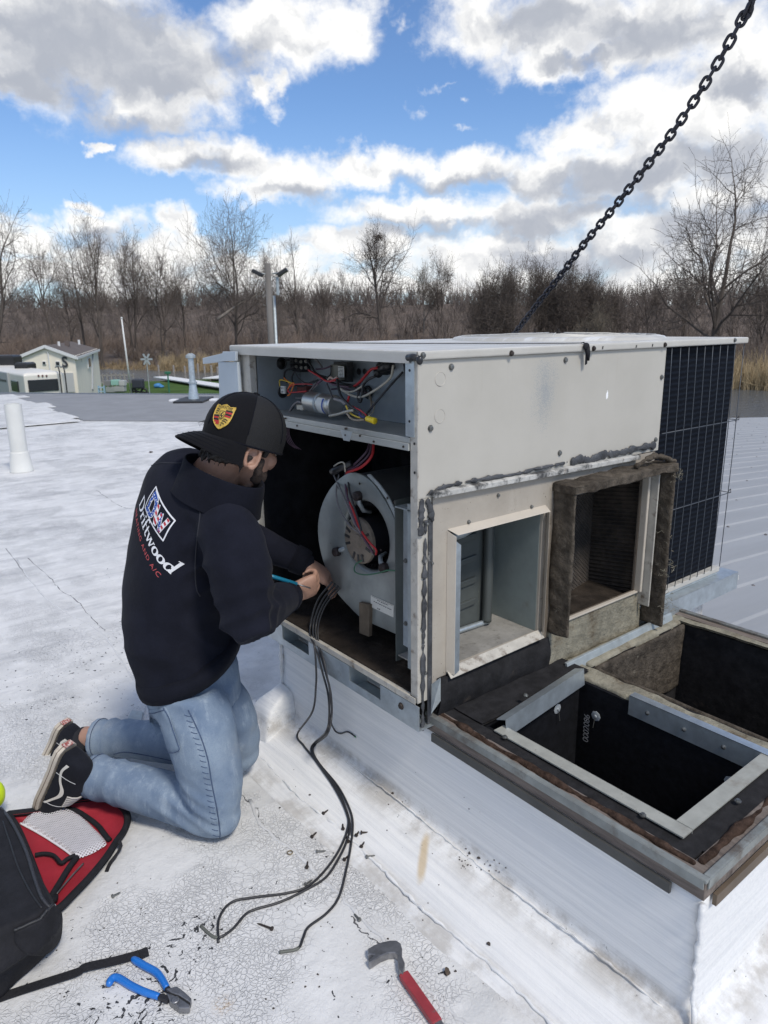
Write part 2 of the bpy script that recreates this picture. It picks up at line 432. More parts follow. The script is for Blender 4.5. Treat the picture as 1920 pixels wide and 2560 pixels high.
# ================================================================== ROOF
ZR = -0.47                      # roof surface; z = 0 is the underside of the rooftop unit
def roof_material():
    m, g, b = matnodes('white_roof_coating')
    v = g.new('ShaderNodeTexCoord').outputs['Object']
    x, y, z = g.sep(v)
    big = g.noise(v, 1.3, 5, .6); mid = g.noise(v, 9, 6, .65); fine = g.noise(v, 120, 4, .7)
    base = g.mix(g.ss(big, .3, .7), (.545, .545, .54, 1), (.66, .655, .645, 1))
    base = g.mix(g.ss(mid, .35, .75), base, (.72, .715, .705, 1))
    # brushed streaks and grey weathering
    st = g.noise(g.map(v, rot=(0, 0, rad(20)), scale=(1.2, 9, 1)), 2.2, 6, .7)
    base = g.mix(g.math('MULTIPLY', g.ss(st, .52, .75), .55), base, (.47, .475, .48, 1))
    # hairline crazing, stronger in some places
    wv = g.vmath('ADD', v, g.vmath('MULTIPLY', g.noise(v, 14, 3, .6, out=1), (.06, .06, 0)))
    ed = g.vor(wv, 88, 'DISTANCE_TO_EDGE'); ed2 = g.vor(wv, 42, 'DISTANCE_TO_EDGE')
    crk = g.math('MULTIPLY', g.ss(ed, .10, .02), g.ss(g.noise(v, 3.1, 4, .6), .47, .60))
    crk2 = g.math('MULTIPLY', g.ss(ed2, .05, .01), g.ss(g.noise(v, 1.7, 3, .6), .54, .62))
    cr = g.math('MAXIMUM', crk, crk2)
    base = g.mix(g.math('MULTIPLY', cr, .19), base, (.20, .20, .21, 1))
    # chips where the coating flaked off down to the black sheet
    def spot(cx, cy, r, hardness=.5):
        dd = g.vmath('LENGTH', g.map(v, loc=(-cx, -cy, 0), scale=(1, 1, 0)), out=1)
        return g.ss(dd, r, r * hardness)
    area = g.math('MAXIMUM', spot(-.80, .03, .22, .1), g.math('MAXIMUM', spot(-.62, .12, .14, .1), g.math('MULTIPLY', spot(-.30, 1.75, 1.0, .2), .45)))
    area = g.math('MAXIMUM', area, g.math('MULTIPLY', g.ss(g.noise(v, .6, 3, .5), .56, .68), .4))
    area = g.math('MAXIMUM', area, spot(-.90, -.02, .20, .3))
    ch = g.noise(wv, 62, 3, .55)
    chip = g.math('MULTIPLY', g.ss(g.math('ADD', ch, g.math('MULTIPLY', area, .155)), .735, .75), g.ss(area, .02, .2))
    sp = g.math('MULTIPLY', g.ss(g.vor(v, 120, out=0), .20, .10), g.ss(g.math('ADD', g.noise(v, 3, 4, .6), g.math('MULTIPLY', area, .2)), .55, .7))
    base = g.mix(g.math('MAXIMUM', chip, g.math('MULTIPLY', sp, .8)), base, (.035, .036, .04, 1))
    # old seams far off: dark smears
    far = g.math('MULTIPLY', g.ss(y, 1.0, 2.2), g.ss(g.noise(g.map(v, rot=(0, 0, rad(-35)), scale=(.6, 3.5, 1)), 2.0, 7, .7), .50, .66))
    base = g.mix(g.math('MULTIPLY', far, .5), base, (.40, .40, .41, 1))
    # brownish dirt gathered along the foot of the curb
    dx = g.math('ADD', g.ss(x, -.26, -.10), 0.0); dy = g.ss(y, .9, .6)
    dirt = g.math('MULTIPLY', g.math('MULTIPLY', dx, dy), g.ss(g.noise(v, 6, 6, .7), .40, .72))
    base = g.mix(g.math('MULTIPLY', dirt, .55), base, (.36, .32, .27, 1))
    rs = spot(-.66, -.10, .035, .2); base = g.mix(g.math('MULTIPLY', rs, g.ss(fine, .4, .7)), base, (.40, .27, .14, 1))
    g.l.new(base, b.inputs['Base Color']); b.inputs['Roughness'].default_value = .72
    h = g.math('ADD', g.math('MULTIPLY', mid, 1.3), g.math('MULTIPLY', fine, .22))
    h = g.math('SUBTRACT', h, g.math('MULTIPLY', cr, .35)); h = g.math('SUBTRACT', h, g.math('MULTIPLY', chip, .5))
    setbump(g, b, h, .8, .007)
    return m
M_ROOF = roof_material()
M_MEMB = None

HX0, HX1, HY0, HY1 = 0.07, 1.25, -0.765, 0.79        # hole in the roof under the curb
roof = MB()
xs = [-9, HX0, HX1, 2.0]; ys = [-7, HY0, HY1, 7.5]
for i in range(3):
    for j in range(3):
        if i == 1 and j == 1: continue
        roof.box(xs[i], xs[i + 1], ys[j], ys[j + 1], ZR - .12, ZR)
# the far part of the flat roof, past the unit
P = [(-9, 7.5), (2.0, 7.5), (2.0, 6.0), (9.5, 6.0), (9.5, 9.1), (2.34, 17.28), (-9, 30.1)]
roof.prism([(a, b, ZR - .12) for a, b in P], (0, 0, .12))
roof_ob = roof.build('roof', M_ROOF); tag(roof_ob, 'white coated flat roof, crazed and chipped', kind='structure')
# low raised lap seams of the roof sheets
M_SEAM = M('roof_lap_seam', (.60, .60, .60), .75, var=(14, .12), dirt=(16, .55, .8, (.30, .27, .23)), bump=(60, .6, .004))
def lap(pts, r, name='lap_seam'):
    P = smooth_path(pts, 6); n = len(P)
    P = P + np.c_[RNG.normal(0, .003, n), RNG.normal(0, .003, n), np.zeros(n)]
    mb = MB(); mb.tube(P, np.clip(RNG.normal(r, r * .25, n), r * .5, r * 1.6), 8)
    mb.v[0][:, 2] = ZR + (mb.v[0][:, 2] - ZR) * .35
    return mb.build(name, M_SEAM, roof_ob, True)
lap([onz(ZR, *q) for q in ((625, 2000), (660, 2070), (745, 2135), (800, 2190), (850, 2235), (900, 2290), (975, 2365))], .005)
lap([onz(ZR, *q) for q in ((960, 2352), (1010, 2420), (1070, 2470), (1110, 2515), (1160, 2560), (1230, 2640))], .004)
lap([onz(ZR, *q) for q in ((40, 1400), (120, 1500), (250, 1580), (330, 1690), (370, 1740))], .004)
M_CRACK = M('dark_crack', (.10, .10, .105), .9)
for pts in (((70, 1395), (130, 1450), (150, 1475), (190, 1500), (225, 1540), (262, 1575)), ((600, 1985), (640, 2020), (655, 2060), (700, 2100)), ((1020, 2470), (1060, 2500), (1095, 2550)), ((15, 1370), (60, 1430), (66, 1440)), ((240, 1225), (262, 1240), (300, 1265), (330, 1272)), ((880, 2290), (905, 2330), (935, 2350), (968, 2362))):
    P = smooth_path([onz(ZR + .0004, *q) for q in pts], 8); P = P + np.c_[RNG.normal(0, .0035, len(P)), RNG.normal(0, .0035, len(P)), np.zeros(len(P))]
    mb = MB(); mb.tube(P, np.clip(RNG.normal(.0016, .0008, len(P)), .0005, .004), 5); mb.v[0][:, 2] = ZR + (mb.v[0][:, 2] - ZR) * .4; mb.build('roof_crack', M_CRACK, roof_ob)
# grey roofing beyond the white coat, with its ragged painted edge of shingle tabs
M_GREYROOF = M('grey_roofing', (.235, .24, .25), .85, var=(2.2, .10), stretch=(1, 1, 1), bump=(25, .6, .006), dirt=(3.5, .60, .74, (.30, .30, .31)), dirt2=(14, .66, .72, (.09, .09, .09)))
ea = np.array([2.26, 10.73]); eb = np.array([8.0, 4.85]); fa = np.array([2.34, 17.25]); fb = np.array([9.4, 9.15])
poly = []
NT_ = 13
for i in range(NT_):              # staircase of shingle courses
    a = ea + (fa - ea) * i / NT_ * np.array([1, 1]); b2 = ea + (fa - ea) * (i + 1) / NT_
    j = RNG.uniform(-.10, .10)
    poly += [(a[0] - .05 + j + i * .006, a[1], ZR + .004), (b2[0] - .05 + j + i * .006, b2[1], ZR + .004)]
poly = [(eb[0], eb[1], ZR + .004)] + [(ea[0], ea[1], ZR + .004)] + poly + [(fa[0], fa[1], ZR + .004), (fb[0], fb[1], ZR + .004)]
g_ = MB(); g_.prism(poly, (0, 0, .012)); grey_ob = g_.build('grey_roofing', M_GREYROOF); tag(grey_ob, kind='structure')
for i in range(NT_ - 1):
    a = ea + (fa - ea) * (i + .25) / NT_
    mb = MB(); w = RNG.uniform(.35, .8); q = a[0] + RNG.uniform(-.25, .15)
    mb.box(q - 1.1, q + w * .25, a[1] - .26, a[1] + .23, ZR + .018, ZR + .03)
    mb.build('shingle_tab', M_ROOF, grey_ob, bevel=.004)
e_ = MB(); d = fb - fa; d = d / np.linalg.norm(d); n_ = np.array([-d[1], d[0]])
aa = fa - d * 14; bb = fb + d * .5
e_.hexa([(*(aa - n_ * .05), ZR - .1), (*(bb - n_ * .05), ZR - .1), (*(bb + n_ * .06), ZR - .1), (*(aa + n_ * .06), ZR - .1),
         (*(aa - n_ * .05), ZR + .03), (*(bb - n_ * .05), ZR + .03), (*(bb + n_ * .06), ZR + .03), (*(aa + n_ * .06), ZR + .03)])
e_.build('eave_edge', M('blue_grey_edge_metal', (.16, .18, .21), .5, .3), grey_ob)
# lower metal roof on the right, ribbed, falling away
M_METROOF = M('white_metal_roofing', (.33, .335, .34), .55, .1, var=(1.4, .08), stretch=(.35, 2.5, 1), dirt=(5, .56, .82, (.36, .35, .34)), bump=(30, .15, .002))
mr = MB(); SL = 0.078
def mz(x): return ZR - .02 - SL * (x - 2.0)
E1, E2 = ony(0, 1826, 1116), None
x_e = 27.0
NX = 2
for k in range(60):               # flat pans with a low trapezoid rib each .30 m, built as ribbed section
    y0 = -9 + k * .31
    for (a, b_, h0, h1) in ((0, .235, 0, 0), (.235, .25, 0, .011), (.25, .295, .011, .011), (.295, .31, .011, 0)):
        mr.add([(2.0, y0 + a, mz(2) + h0), (x_e, y0 + a, mz(x_e) + h0), (x_e, y0 + b_, mz(x_e) + h1), (2.0, y0 + b_, mz(2) + h1)], [(0, 1, 2, 3)])
metal_roof = mr.build('metal_roof', M_METROOF); tag(metal_roof, kind='structure')
mb = MB()
for k in range(60):
    for xq in np.arange(3.2, 26, 1.5):
        y0 = -9 + k * .31 + .2725
        if -1.5 < y0 < 9: mb.lathe((xq + RNG.uniform(-.05, .05), y0 - .06, mz(xq) - .004), (0, 0, 1), [(0, .013), (.008, .013), (.014, .005)], 6)
sc_ = mb.build('roofing_screws', M('rusty_grey_screw', (.16, .15, .15), .6, .4), metal_roof); sc_['kind'] = 'stuff'
fascia = MB(); fascia.box(1.995, 2.01, -9, 6, ZR - .2, ZR - .001)
fascia.build('roof_step', M_ROOF, roof_ob)
# torn white membrane lapping on to the metal roof
mb = MB(); P = []
for i in range(26):
    y0 = -1.2 + i * .09; P.append((2.02 + RNG.uniform(0, .10) + (.05 if i % 5 == 0 else 0), y0, mz(2.06) + .022))
P = [(1.9, -1.2, ZR + .006)] + P + [(1.9, 1.1, ZR + .006)]
mb.prism(P, (0, 0, .006)); mb.build('torn_membrane_edge', M_ROOF, roof_ob)
# ================================================================== ROOFTOP UNIT
UL, UW, UH = 1.613, 0.945, 0.92
unit = thing('rooftop_air_conditioner', 'large cream rooftop air conditioner on a white curb, front panel off, wiring and blower exposed', 'air conditioner', (0, 0, -.085))
def Z5(u, v): return 560 + u / 2.765, 840 + v / 2.765
def Z6(u, v): return 600 + u / 3.318, 1200 + v / 3.318
def Z7(u, v): return 1040 + u / 2.44, 1080 + v / 2.44
def Z8(u, v): return 660 + u / 4.1475, 860 + v / 4.1475
def Z4(u, v): return 960 + u / 1.728, 480 + v / 1.728
def bx(name, mat, x0, x1, y0, y1, z0, z1, bev=0, parent=None):
    a = MB(); a.box(x0, x1, y0, y1, z0, z1); return a.build(name, mat, parent or unit, bevel=bev)

# --- materials that belong to the unit
def panel_material():
    m, g, b = matnodes('cream_side_panel_enamel')
    v = g.new('ShaderNodeTexCoord').outputs['Object']
    n = g.noise(v, 3.5, 6, .6)
    c = g.mix(g.ss(n, .3, .7), (.435, .412, .362, 1), (.485, .460, .408, 1))
    A = ony(0, *Z4(695, 860)); A[2] += .085
    dd = g.vmath('LENGTH', g.map(v, loc=(-A[0] * 15, 0, -A[2] * 9), scale=(15, 0, 9)), out=1)
    sp = g.noise(v, 420, 3, .6)
    worn = g.ss(g.math('SUBTRACT', g.math('ADD', sp, g.math('MULTIPLY', g.noise(v, 14, 5, .7), .45)), g.math('MULTIPLY', dd, .22)), .60, .68)
    c = g.mix(g.math('MULTIPLY', worn, .65), c, (.24, .27, .30, 1))
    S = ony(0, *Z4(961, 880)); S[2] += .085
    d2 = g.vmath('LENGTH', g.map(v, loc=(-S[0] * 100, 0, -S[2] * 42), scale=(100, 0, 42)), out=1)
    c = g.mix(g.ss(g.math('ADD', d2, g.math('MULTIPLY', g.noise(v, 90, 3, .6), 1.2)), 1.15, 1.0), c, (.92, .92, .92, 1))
    drip = g.noise(g.map(v, scale=(30, 30, 1.2)), 2.2, 5, .7)
    c = g.mix(g.math('MULTIPLY', g.ss(drip, .57, .78), .34), c, (.40, .36, .29, 1))
    g.l.new(c, b.inputs['Base Color']); b.inputs['Roughness'].default_value = .40
    setbump(g, b, g.math('ADD', g.math('MULTIPLY', g.noise(v, 2.2, 2, .5), 1.), g.math('MULTIPLY', g.noise(v, 140, 2, .5), .02)), .5, .010)
    return m
M_PANEL = panel_material()
def lid_material():
    m, g, b = matnodes('cream_lid_enamel')
    v = g.new('ShaderNodeTexCoord').outputs['Object']; n = g.noise(v, 4, 6, .65)
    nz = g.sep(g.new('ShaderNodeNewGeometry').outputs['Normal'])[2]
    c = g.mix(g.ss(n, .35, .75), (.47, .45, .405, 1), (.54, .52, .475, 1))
    sky_streak = g.ss(g.noise(g.map(v, rot=(0, 0, .5), scale=(1, 9, 1)), 2.5, 6, .7), .45, .7)
    c = g.mix(g.math('MULTIPLY', g.ss(nz, .6, .9), g.math('MULTIPLY', sky_streak, .7)), c, (.80, .82, .84, 1))  # sky reflection painted into the colour of upward faces as bluish-white streaks
    g.l.new(c, b.inputs['Base Color']); b.inputs['Roughness'].default_value = .36
    setbump(g, b, n, .12, .004); return m
M_LID = lid_material()
def coil_material():
    m, g, b = matnodes('navy_coil_fins')
    v = g.new('ShaderNodeTexCoord').outputs['Object']; x, y, z = g.sep(v)
    w = g.math('ADD', g.math('MULTIPLY', z, 330.0), g.math('MULTIPLY', g.noise(g.map(v, scale=(22, 22, 1.2)), 1.5, 3, .6), 3.4))
    s = g.math('SINE', w); n = g.noise(v, 18, 6, .7)
    c = g.mix(g.ss(s, -.4, .9), (.0025, .0036, .007, 1), (.007, .010, .017, 1))
    c = g.mix(g.math('MULTIPLY', g.ss(n, .6, .75), .5), c, (.013, .017, .024, 1))
    g.l.new(c, b.inputs['Base Color']); b.inputs['Roughness'].default_value = .7; b.inputs['Specular IOR Level'].default_value = .12; b.inputs['Metallic'].default_value = 0
    setbump(g, b, s, .25, .002); return m
M_COIL = coil_material()
def duct_material():
    m, g, b = matnodes('grimy_tan_duct_panel'); v = g.map(g.new('ShaderNodeTexCoord').outputs['Object'], loc=(0, 0, -.085)); x, y, z = g.sep(v)
    n = g.noise(v, 6, 6, .65); k = g.noise(g.map(v, scale=(1, 1, .45)), 16, 7, .7); f = g.noise(v, 110, 4, .65)
    c = g.mix(g.ss(n, .3, .7), (.335, .298, .248, 1), (.40, .36, .305, 1))
    near = g.math('MULTIPLY', g.ss(x, .47, .56), g.ss(z, .56, .40)); gr = g.ss(g.math('ADD', g.math('MULTIPLY', near, .58), k), .60, .92)
    c = g.mix(g.math('MULTIPLY', gr, .85), c, (.105, .082, .062, 1))
    c = g.mix(g.math('MULTIPLY', g.ss(k, .60, .78), .35), c, (.24, .20, .155, 1))
    c = g.mix(g.math('MULTIPLY', g.ss(g.math('ADD', f, g.math('MULTIPLY', near, .06)), .66, .72), .8), c, (.07, .055, .045, 1))
    g.l.new(c, b.inputs['Base Color']); b.inputs['Roughness'].default_value = .6; setbump(g, b, g.math('ADD', n, g.math('MULTIPLY', f, .2)), .2, .004); return m
M_DUCT = duct_material()
M_GUARD = M('guard_wire_grey', (.075, .085, .10), .5, .3)
M_CTRL = M('blue_grey_galvanized_box', (.30, .335, .365), .5, .35, var=(7, .14), dirt=(12, .62, .85, (.42, .43, .42)), bump=(50, .1, .001))
M_SHELF = M('worn_galvanized_shelf', (.40, .41, .39), .5, .4, var=(9, .16), stretch=(1, .35, 1), dirt=(8, .50, .75, (.17, .16, .145)), dirt2=(20, .6, .75, (.52, .53, .51)))
M_POSTD = M('dirty_cream_edge', (.46, .435, .385), .6, var=(20, .14), dirt=(26, .52, .72, (.16, .125, .095)), dirt2=(60, .64, .72, (.06, .05, .045)))
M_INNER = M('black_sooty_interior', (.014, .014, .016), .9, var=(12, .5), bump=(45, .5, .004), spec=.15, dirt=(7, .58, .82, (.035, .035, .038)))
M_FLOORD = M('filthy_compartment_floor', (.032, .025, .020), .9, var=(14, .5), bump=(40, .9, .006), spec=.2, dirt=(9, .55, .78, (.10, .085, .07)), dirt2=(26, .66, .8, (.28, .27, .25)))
M_BLOW = M('galvanized_blower_plate', (.31, .335, .33), .45, .5, var=(7, .2), dirt=(6, .56, .82, (.25, .25, .23)), dirt2=(34, .63, .76, (.16, .14, .11)), bump=(40, .12, .001))
M_MOTOR = M('dusty_motor_shell', (.27, .225, .18), .7, .2, var=(30, .2), dirt=(40, .6, .8, (.10, .08, .065)))
M_GROM = M('dark_rubber_mount', (.030, .020, .019), .6, var=(40, .4))

# --- shell: lid, panels, posts
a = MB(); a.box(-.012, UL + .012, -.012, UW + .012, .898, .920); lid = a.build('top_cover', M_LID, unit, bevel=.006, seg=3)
bx('lid_flange', M_LID, -.0135, -.0121, .02, UW - .02, .8905, .912)
bx('upper_side_panel', M_PANEL, 0.0, 1.083, -.002, .004, .556, .8975, .0012)
bx('corner_panel', M_PANEL, 0.0, .043, -.0015, .004, -.012, .5555, .0012)
bx('panel_return_edge', M_POSTD, -.004, -.0002, -.002, .026, -.012, .8972, .001)
bx('corner_post', M_POSTD, 0.0, .04, .0045, .028, .0, .897, .001)
bx('far_post', M_POSTD, -.003, .03, .905, UW, -.005, .897, .002)
bx('far_post_inner', M_POSTD, .002, .026, .845, .9045, .0, .897, .002)
bx('far_side_panel', M_PANEL, .03, UL - .01, UW - .006, UW, .0, .8975)
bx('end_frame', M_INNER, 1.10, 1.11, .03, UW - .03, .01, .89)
bx('base_pan', M_GALVD, 0.002, UL - .004, .002, UW - .002, -.012, -.0005)
# bevelled corner band of black tape and toggle at the lid's near corner
a = MB(); c0 = onx(-.018, *Z5(1270, 150)); c1 = onx(-.018, *Z5(1345, 155)); a.tube([c0, (c0 + c1) / 2 + (0, 0, .002), c1], [.008, .0085, .007], 10)
a.ell(onx(-.022, *Z5(1352, 168)), (.008, 0, 0), (0, .009, 0), (0, 0, .011), 10, 7); a.tube([onx(-.02, *Z5(1335, 110)), onx(-.02, *Z5(1340, 195))], .0012, 6)
a.build('bungee_hook', M_BLACKP, unit, True)
# screws
def screw(c, nrm, r=.0065, mat=None, name='panel_screw', parent=None, washer=True):
    a = MB(); a.lathe(c, nrm, [(-.001, r * 1.35), (.0012, r * 1.35), (.0013, r), (.0052, r * .95), (.006, r * .6)], 6 if not washer else 10)
    return a.build(name, mat or M_SCREW, parent or unit)
for q in ((290, 756), (783, 726), (1198, 800), (1172, 1070), (200, 1021)): screw(ony(-.002, *Z4(*q)), (0, -1, 0))
screw(ony(-.002, *Z7(875, 128)), (0, -1, 0))
for q in ((168, 706), (550, 697), (905, 676), (1213, 660), (1515, 640)): screw(ony(-.012, *Z4(*q)), (0, -1, 0), .006, M_RUSTSCREW if q[0] in (550, 905, 1213) else None)
for q in ((945, 672), (1090, 667), (1160, 662)):
    c = ony(-.0125, *Z4(*q)); a = MB(); a.obox(c, (.002, 0, 0), (0, .001, 0), (.001, 0, .004)); a.build('clip_slot', M_BLACKP, unit)
for q in ((243, 808), (241, 968)):
    c = ony(-.0022, *Z4(*q)); a = MB(); a.lathe(c, (0, -1, 0), [(0, .0165), (.0003, .0165)], 28); a.build('knockout_plug', M_PANEL, unit)
    a = MB(); a.torus(c - np.array([0, .0003, 0]), (0, 1, 0), .0172, .0008, 28, 4); a.build('knockout_ring', M_POSTD, unit)
# --- lower duct panel with two openings
OA = (.102, .482, .062, .450); OB = (.560, .996, .068, .468)
DP = (.046, 1.062, -.004, .553)
def plate_holes(name, mat, X0, X1, Z0, Z1, holes, y0, y1):
    xs = sorted({X0, X1, *[h[0] for h in holes], *[h[1] for h in holes]}); zs = sorted({Z0, Z1, *[h[2] for h in holes], *[h[3] for h in holes]})
    bm = bmesh.new(); cache = {}
    def vt(x, y, z):
        k = (x, y, z)
        if k not in cache: cache[k] = bm.verts.new((x, y, z))
        return cache[k]
    inside = lambda x, z: any(h[0] < x < h[1] and h[2] < z < h[3] for h in holes)
    ok = [[not inside((xs[i] + xs[i + 1]) / 2, (zs[j] + zs[j + 1]) / 2) for j in range(len(zs) - 1)] for i in range(len(xs) - 1)]
    get = lambda i, j: 0 <= i < len(xs) - 1 and 0 <= j < len(zs) - 1 and ok[i][j]
    for i in range(len(xs) - 1):
        for j in range(len(zs) - 1):
            if not ok[i][j]: continue
            A, B, C_, D = xs[i], xs[i + 1], zs[j], zs[j + 1]
            bm.faces.new([vt(A, y0, C_), vt(B, y0, C_), vt(B, y0, D), vt(A, y0, D)]); bm.faces.new([vt(A, y1, D), vt(B, y1, D), vt(B, y1, C_), vt(A, y1, C_)])
            for (di, dj, p, q) in ((-1, 0, (A, C_), (A, D)), (1, 0, (B, D), (B, C_)), (0, -1, (B, C_), (A, C_)), (0, 1, (A, D), (B, D))):
                if not get(i + di, j + dj): bm.faces.new([vt(p[0], y0, p[1]), vt(q[0], y0, q[1]), vt(q[0], y1, q[1]), vt(p[0], y1, p[1])])
    bmesh.ops.recalc_face_normals(bm, faces=bm.faces)
    off = root_off(unit)
    bmesh.ops.translate(bm, verts=bm.verts, vec=Vector(-off))
    me = bpy.data.meshes.new(name); bm.to_mesh(me); bm.free(); me.materials.append(mat)
    o = bpy.data.objects.new(name, me); COL.objects.link(o); o.parent = unit; return o
plate_holes('duct_panel', M_DUCT, *DP, [OA, OB], -.004, .0035)
for q in ((320, 548), (703, 455), (782, 1007), (65, 560), (55, 1060), (95, 800), (500, 385), (840, 655), (55, 1470)): screw(ony(-.004, *Z7(*q)), (0, -1, 0), .0042, name='duct_screw')
# supply opening: bent flange frame, lining and the plenum behind
x0, x1, z0, z1 = OA
a = MB()                                             # left flange sticks out as a bent galvanized lip
a.prism([(x0 - .006, -.005, z0 - .01), (x0 - .006, -.005, z1 + .006), (x0 + .002, -.030, z1 - .006), (x0 + .002, -.030, z0 - .012)], (.0015, 0, 0)); a.build('left_flange', M_DUCTP, unit)
a = MB(); a.prism([(x0 + .0035, -.030, z0 - .012), (x0 + .0035, -.030, z1 - .018), (x0 + .022, -.029, z1 - .032), (x0 + .022, -.029, z0 - .006)], (0, .0015, 0)); a.build('left_flange_lip', M_GALV, unit)
a = MB(); a.prism([(x0 - .004, -.0045, z1 + .010), (x1 + .012, -.0045, z1 + .010), (x1 + .002, -.032, z1 - .002), (x0 + .008, -.032, z1 - .002)], (0, .001, .0015)); a.build('top_flange', M_DUCTP, unit)
a = MB(); a.prism([(x1, -.030, z0), (x1, -.030, z1 - .008), (x1 + .020, -.0045, z1 + .006), (x1 + .020, -.0045, z0 - .006)], (.0015, .0005, 0)); a.build('right_flange', M_DUCTP, unit)
a = MB(); a.prism([(x0 - .01, -.030, z0 - .020), (x1 + .004, -.030, z0 - .014), (x1 + .006, -.0045, z0 + .002), (x0 - .004, -.0045, z0 - .003)], (0, 0, .0015)); a.build('bottom_flange', M_POSTD, unit)
bx('plenum_wall', M_GALVG, x1 - .0015, x1 + .0015, .004, .206, z0 - .002, .50)
bx('plenum_floor', M('dusty_plenum_floor', (.25, .24, .22), .85, var=(12, .25), bump=(50, .4, .003), dirt=(40, .5, .75, (.13, .12, .105))), x0 - .05, x1 - .002, .004, .147, z0 - .004, z0 - .0005); bx('plenum_floor', MATS['dusty_plenum_floor'], .4245, x1 - .002, .1475, .205, z0 - .004, z0 - .0005)
bx('plenum_back_plate', M_GALV, .425, x1 - .002, .205, .208, z0, .50)
bx('plenum_back_wall', M('grey_green_plenum_sheet', (.085, .095, .09), .6, .2, var=(9, .2)), .046, .424, .148, .151, z0 - .02, .52)
bx('plenum_left_wall', M_GALVD, .044, .047, .03, .095, z0 - .02, .52)
bx('plenum_top', M_GALVD, .044, x1, .006, .147, .5005, .504)
a = MB()                                             # heat-exchanger stampings and bracket seen through the opening
for k, zz in enumerate((.13, .20, .27, .34)): a.prism([(.20, .140, zz), (.36, .140, zz + .010), (.36, .140, zz + .030), (.20, .140, zz + .020)], (0, .008, 0))
a.build('heat_exchanger_louvre', M('dark_stamped_steel', (.10, .11, .105), .5, .4), unit, bevel=.003)
a = MB(); a.tube(smooth_path([(.400, .13, .47), (.402, .132, .30), (.400, .13, .16), (.398, .13, .075)]), .016, 10); a.build('heat_exchanger_tube', MATS['dark_stamped_steel'], unit, True)
a = MB(); a.tube(smooth_path([(.38, .13, .43), (.30, .13, .385), (.20, .135, .38)]), .012, 8); a.build('burner_pipe', M_GALVD, unit, True)
a = MB(); a.tube(smooth_path([(.10, .140, z0 + .006), (.25, .138, z0 + .010), (.415, .135, z0 + .008)]), .009, 8); a.build('plenum_lip', M_GALV, unit, True)
# return opening: dirty coil far inside, insulation boards standing out round it
x0, x1, z0, z1 = OB
def evap_material():
    m, g, b = matnodes('filthy_evaporator_coil')
    v = g.new('ShaderNodeTexCoord').outputs['Object']
    u1 = g.math('SINE', g.vmath('DOT_PRODUCT', v, (300, 60, 420), out=1)); u2 = g.math('SINE', g.vmath('DOT_PRODUCT', v, (-300, 60, 420), out=1))
    h = g.math('MAXIMUM', u1, u2); n = g.noise(v, 9, 6, .7)
    c = g.mix(g.ss(n, .35, .7), (.034, .028, .025, 1), (.11, .088, .07, 1)); c = g.mix(g.math('MULTIPLY', g.ss(h, .5, 1), .4), c, (.10, .085, .07, 1))
    g.l.new(c, b.inputs['Base Color']); b.inputs['Roughness'].default_value = .9
    setbump(g, b, g.math('ADD', h, g.math('MULTIPLY', n, 2)), .8, .004); return m
M_EVAP = evap_material()
a = MB(); a.prism([(x0 - .02, .10, .03), (x1 + .025, .20, .03), (x1 + .025, .20, .52), (x0 - .02, .10, .52)], (0, .05, 0)); a.build('evaporator_coil', M_EVAP, unit)
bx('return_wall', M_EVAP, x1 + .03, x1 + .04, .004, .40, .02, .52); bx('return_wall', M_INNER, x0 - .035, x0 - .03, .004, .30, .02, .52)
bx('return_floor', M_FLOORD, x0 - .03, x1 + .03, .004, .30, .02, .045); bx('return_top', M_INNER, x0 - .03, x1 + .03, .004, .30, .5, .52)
def slab(name, mat, x0, x1, y0, y1, z0, z1, seed, amp=.005, vox=.005):
    a = MB(); a.box(x0, x1, y0, y1, z0, z1)
    return fuse(a, name, mat, unit, vox, 2, lambda c, n: fnoise(c, 40, seed) * amp + fnoise(c, 130, seed + 1) * amp * .5)
slab('insulation_board', M_FIBER, .528, .541, -.082, -.005, .048, .505, 31, .004)
slab('insulation_board', M_FIBER, 1.046, 1.058, -.092, -.005, -.055, .505, 33, .002)
slab('insulation_board', M_FIBER, .520, 1.068, -.090, -.005, .498, .526, 35, .006)
a = MB(); P = smooth_path([(.86, -.06, .535), (.94, -.055, .553), (1.02, -.045, .548), (1.07, -.08, .528)], 8); a.tube(P, [.006 + .006 * abs(math.sin(i)) for i in range(len(P))], 10)
fuse(a, 'insulation_tuft', M_FIBER, unit, .006, 2, lambda c, n: fnoise(c, 70, 41) * .009 + fnoise(c, 170, 43) * .004)
a = MB()
for k in range(46):
    t = RNG.uniform(0, 1); c = np.array([1.058 + RNG.uniform(-.01, .012), -.094 + RNG.uniform(-.008, .02), RNG.choice([.02, .15, .24, .49]) + RNG.uniform(-.03, .03)])
    a.tube(c + np.cumsum(RNG.normal(0, .009, (4, 3)), 0), .0007, 4)
a.build('loose_fibres', M_FIBERL, unit)['kind'] = 'stuff'
slab('insulation_strip', M_FIBERL, .530, 1.04, -.012, .002, -.080, .064, 37, .003)
bx('return_sill', M_DUCTP, x0 - .02, x1 + .045, -.020, -.0045, z0 - .004, z0 + .002, .002)
# bevelled metal frame edge at the right of the return
bx('return_jamb', M_DUCTP, x1 + .002, x1 + .014, -.030, -.0045, z0, z1 + .01, .003); bx('return_jamb', M_POSTD, x1 + .020, x1 + .026, -.055, -.0045, z0 - .05, z1 + .02, .002)
# galvanized angle at the foot of the return side
a = MB(); a.prism([(.565, -.050, -.052), (.565, -.060, -.052), (.565, -.072, -.094), (.565, -.060, -.094)], (.62, .008, 0)); a.build('curb_angle', M_GALVD, unit, bevel=.002)
bx('dusty_ledge', M_FIBERL, .56, 1.18, -.052, .0, -.084, -.0805)
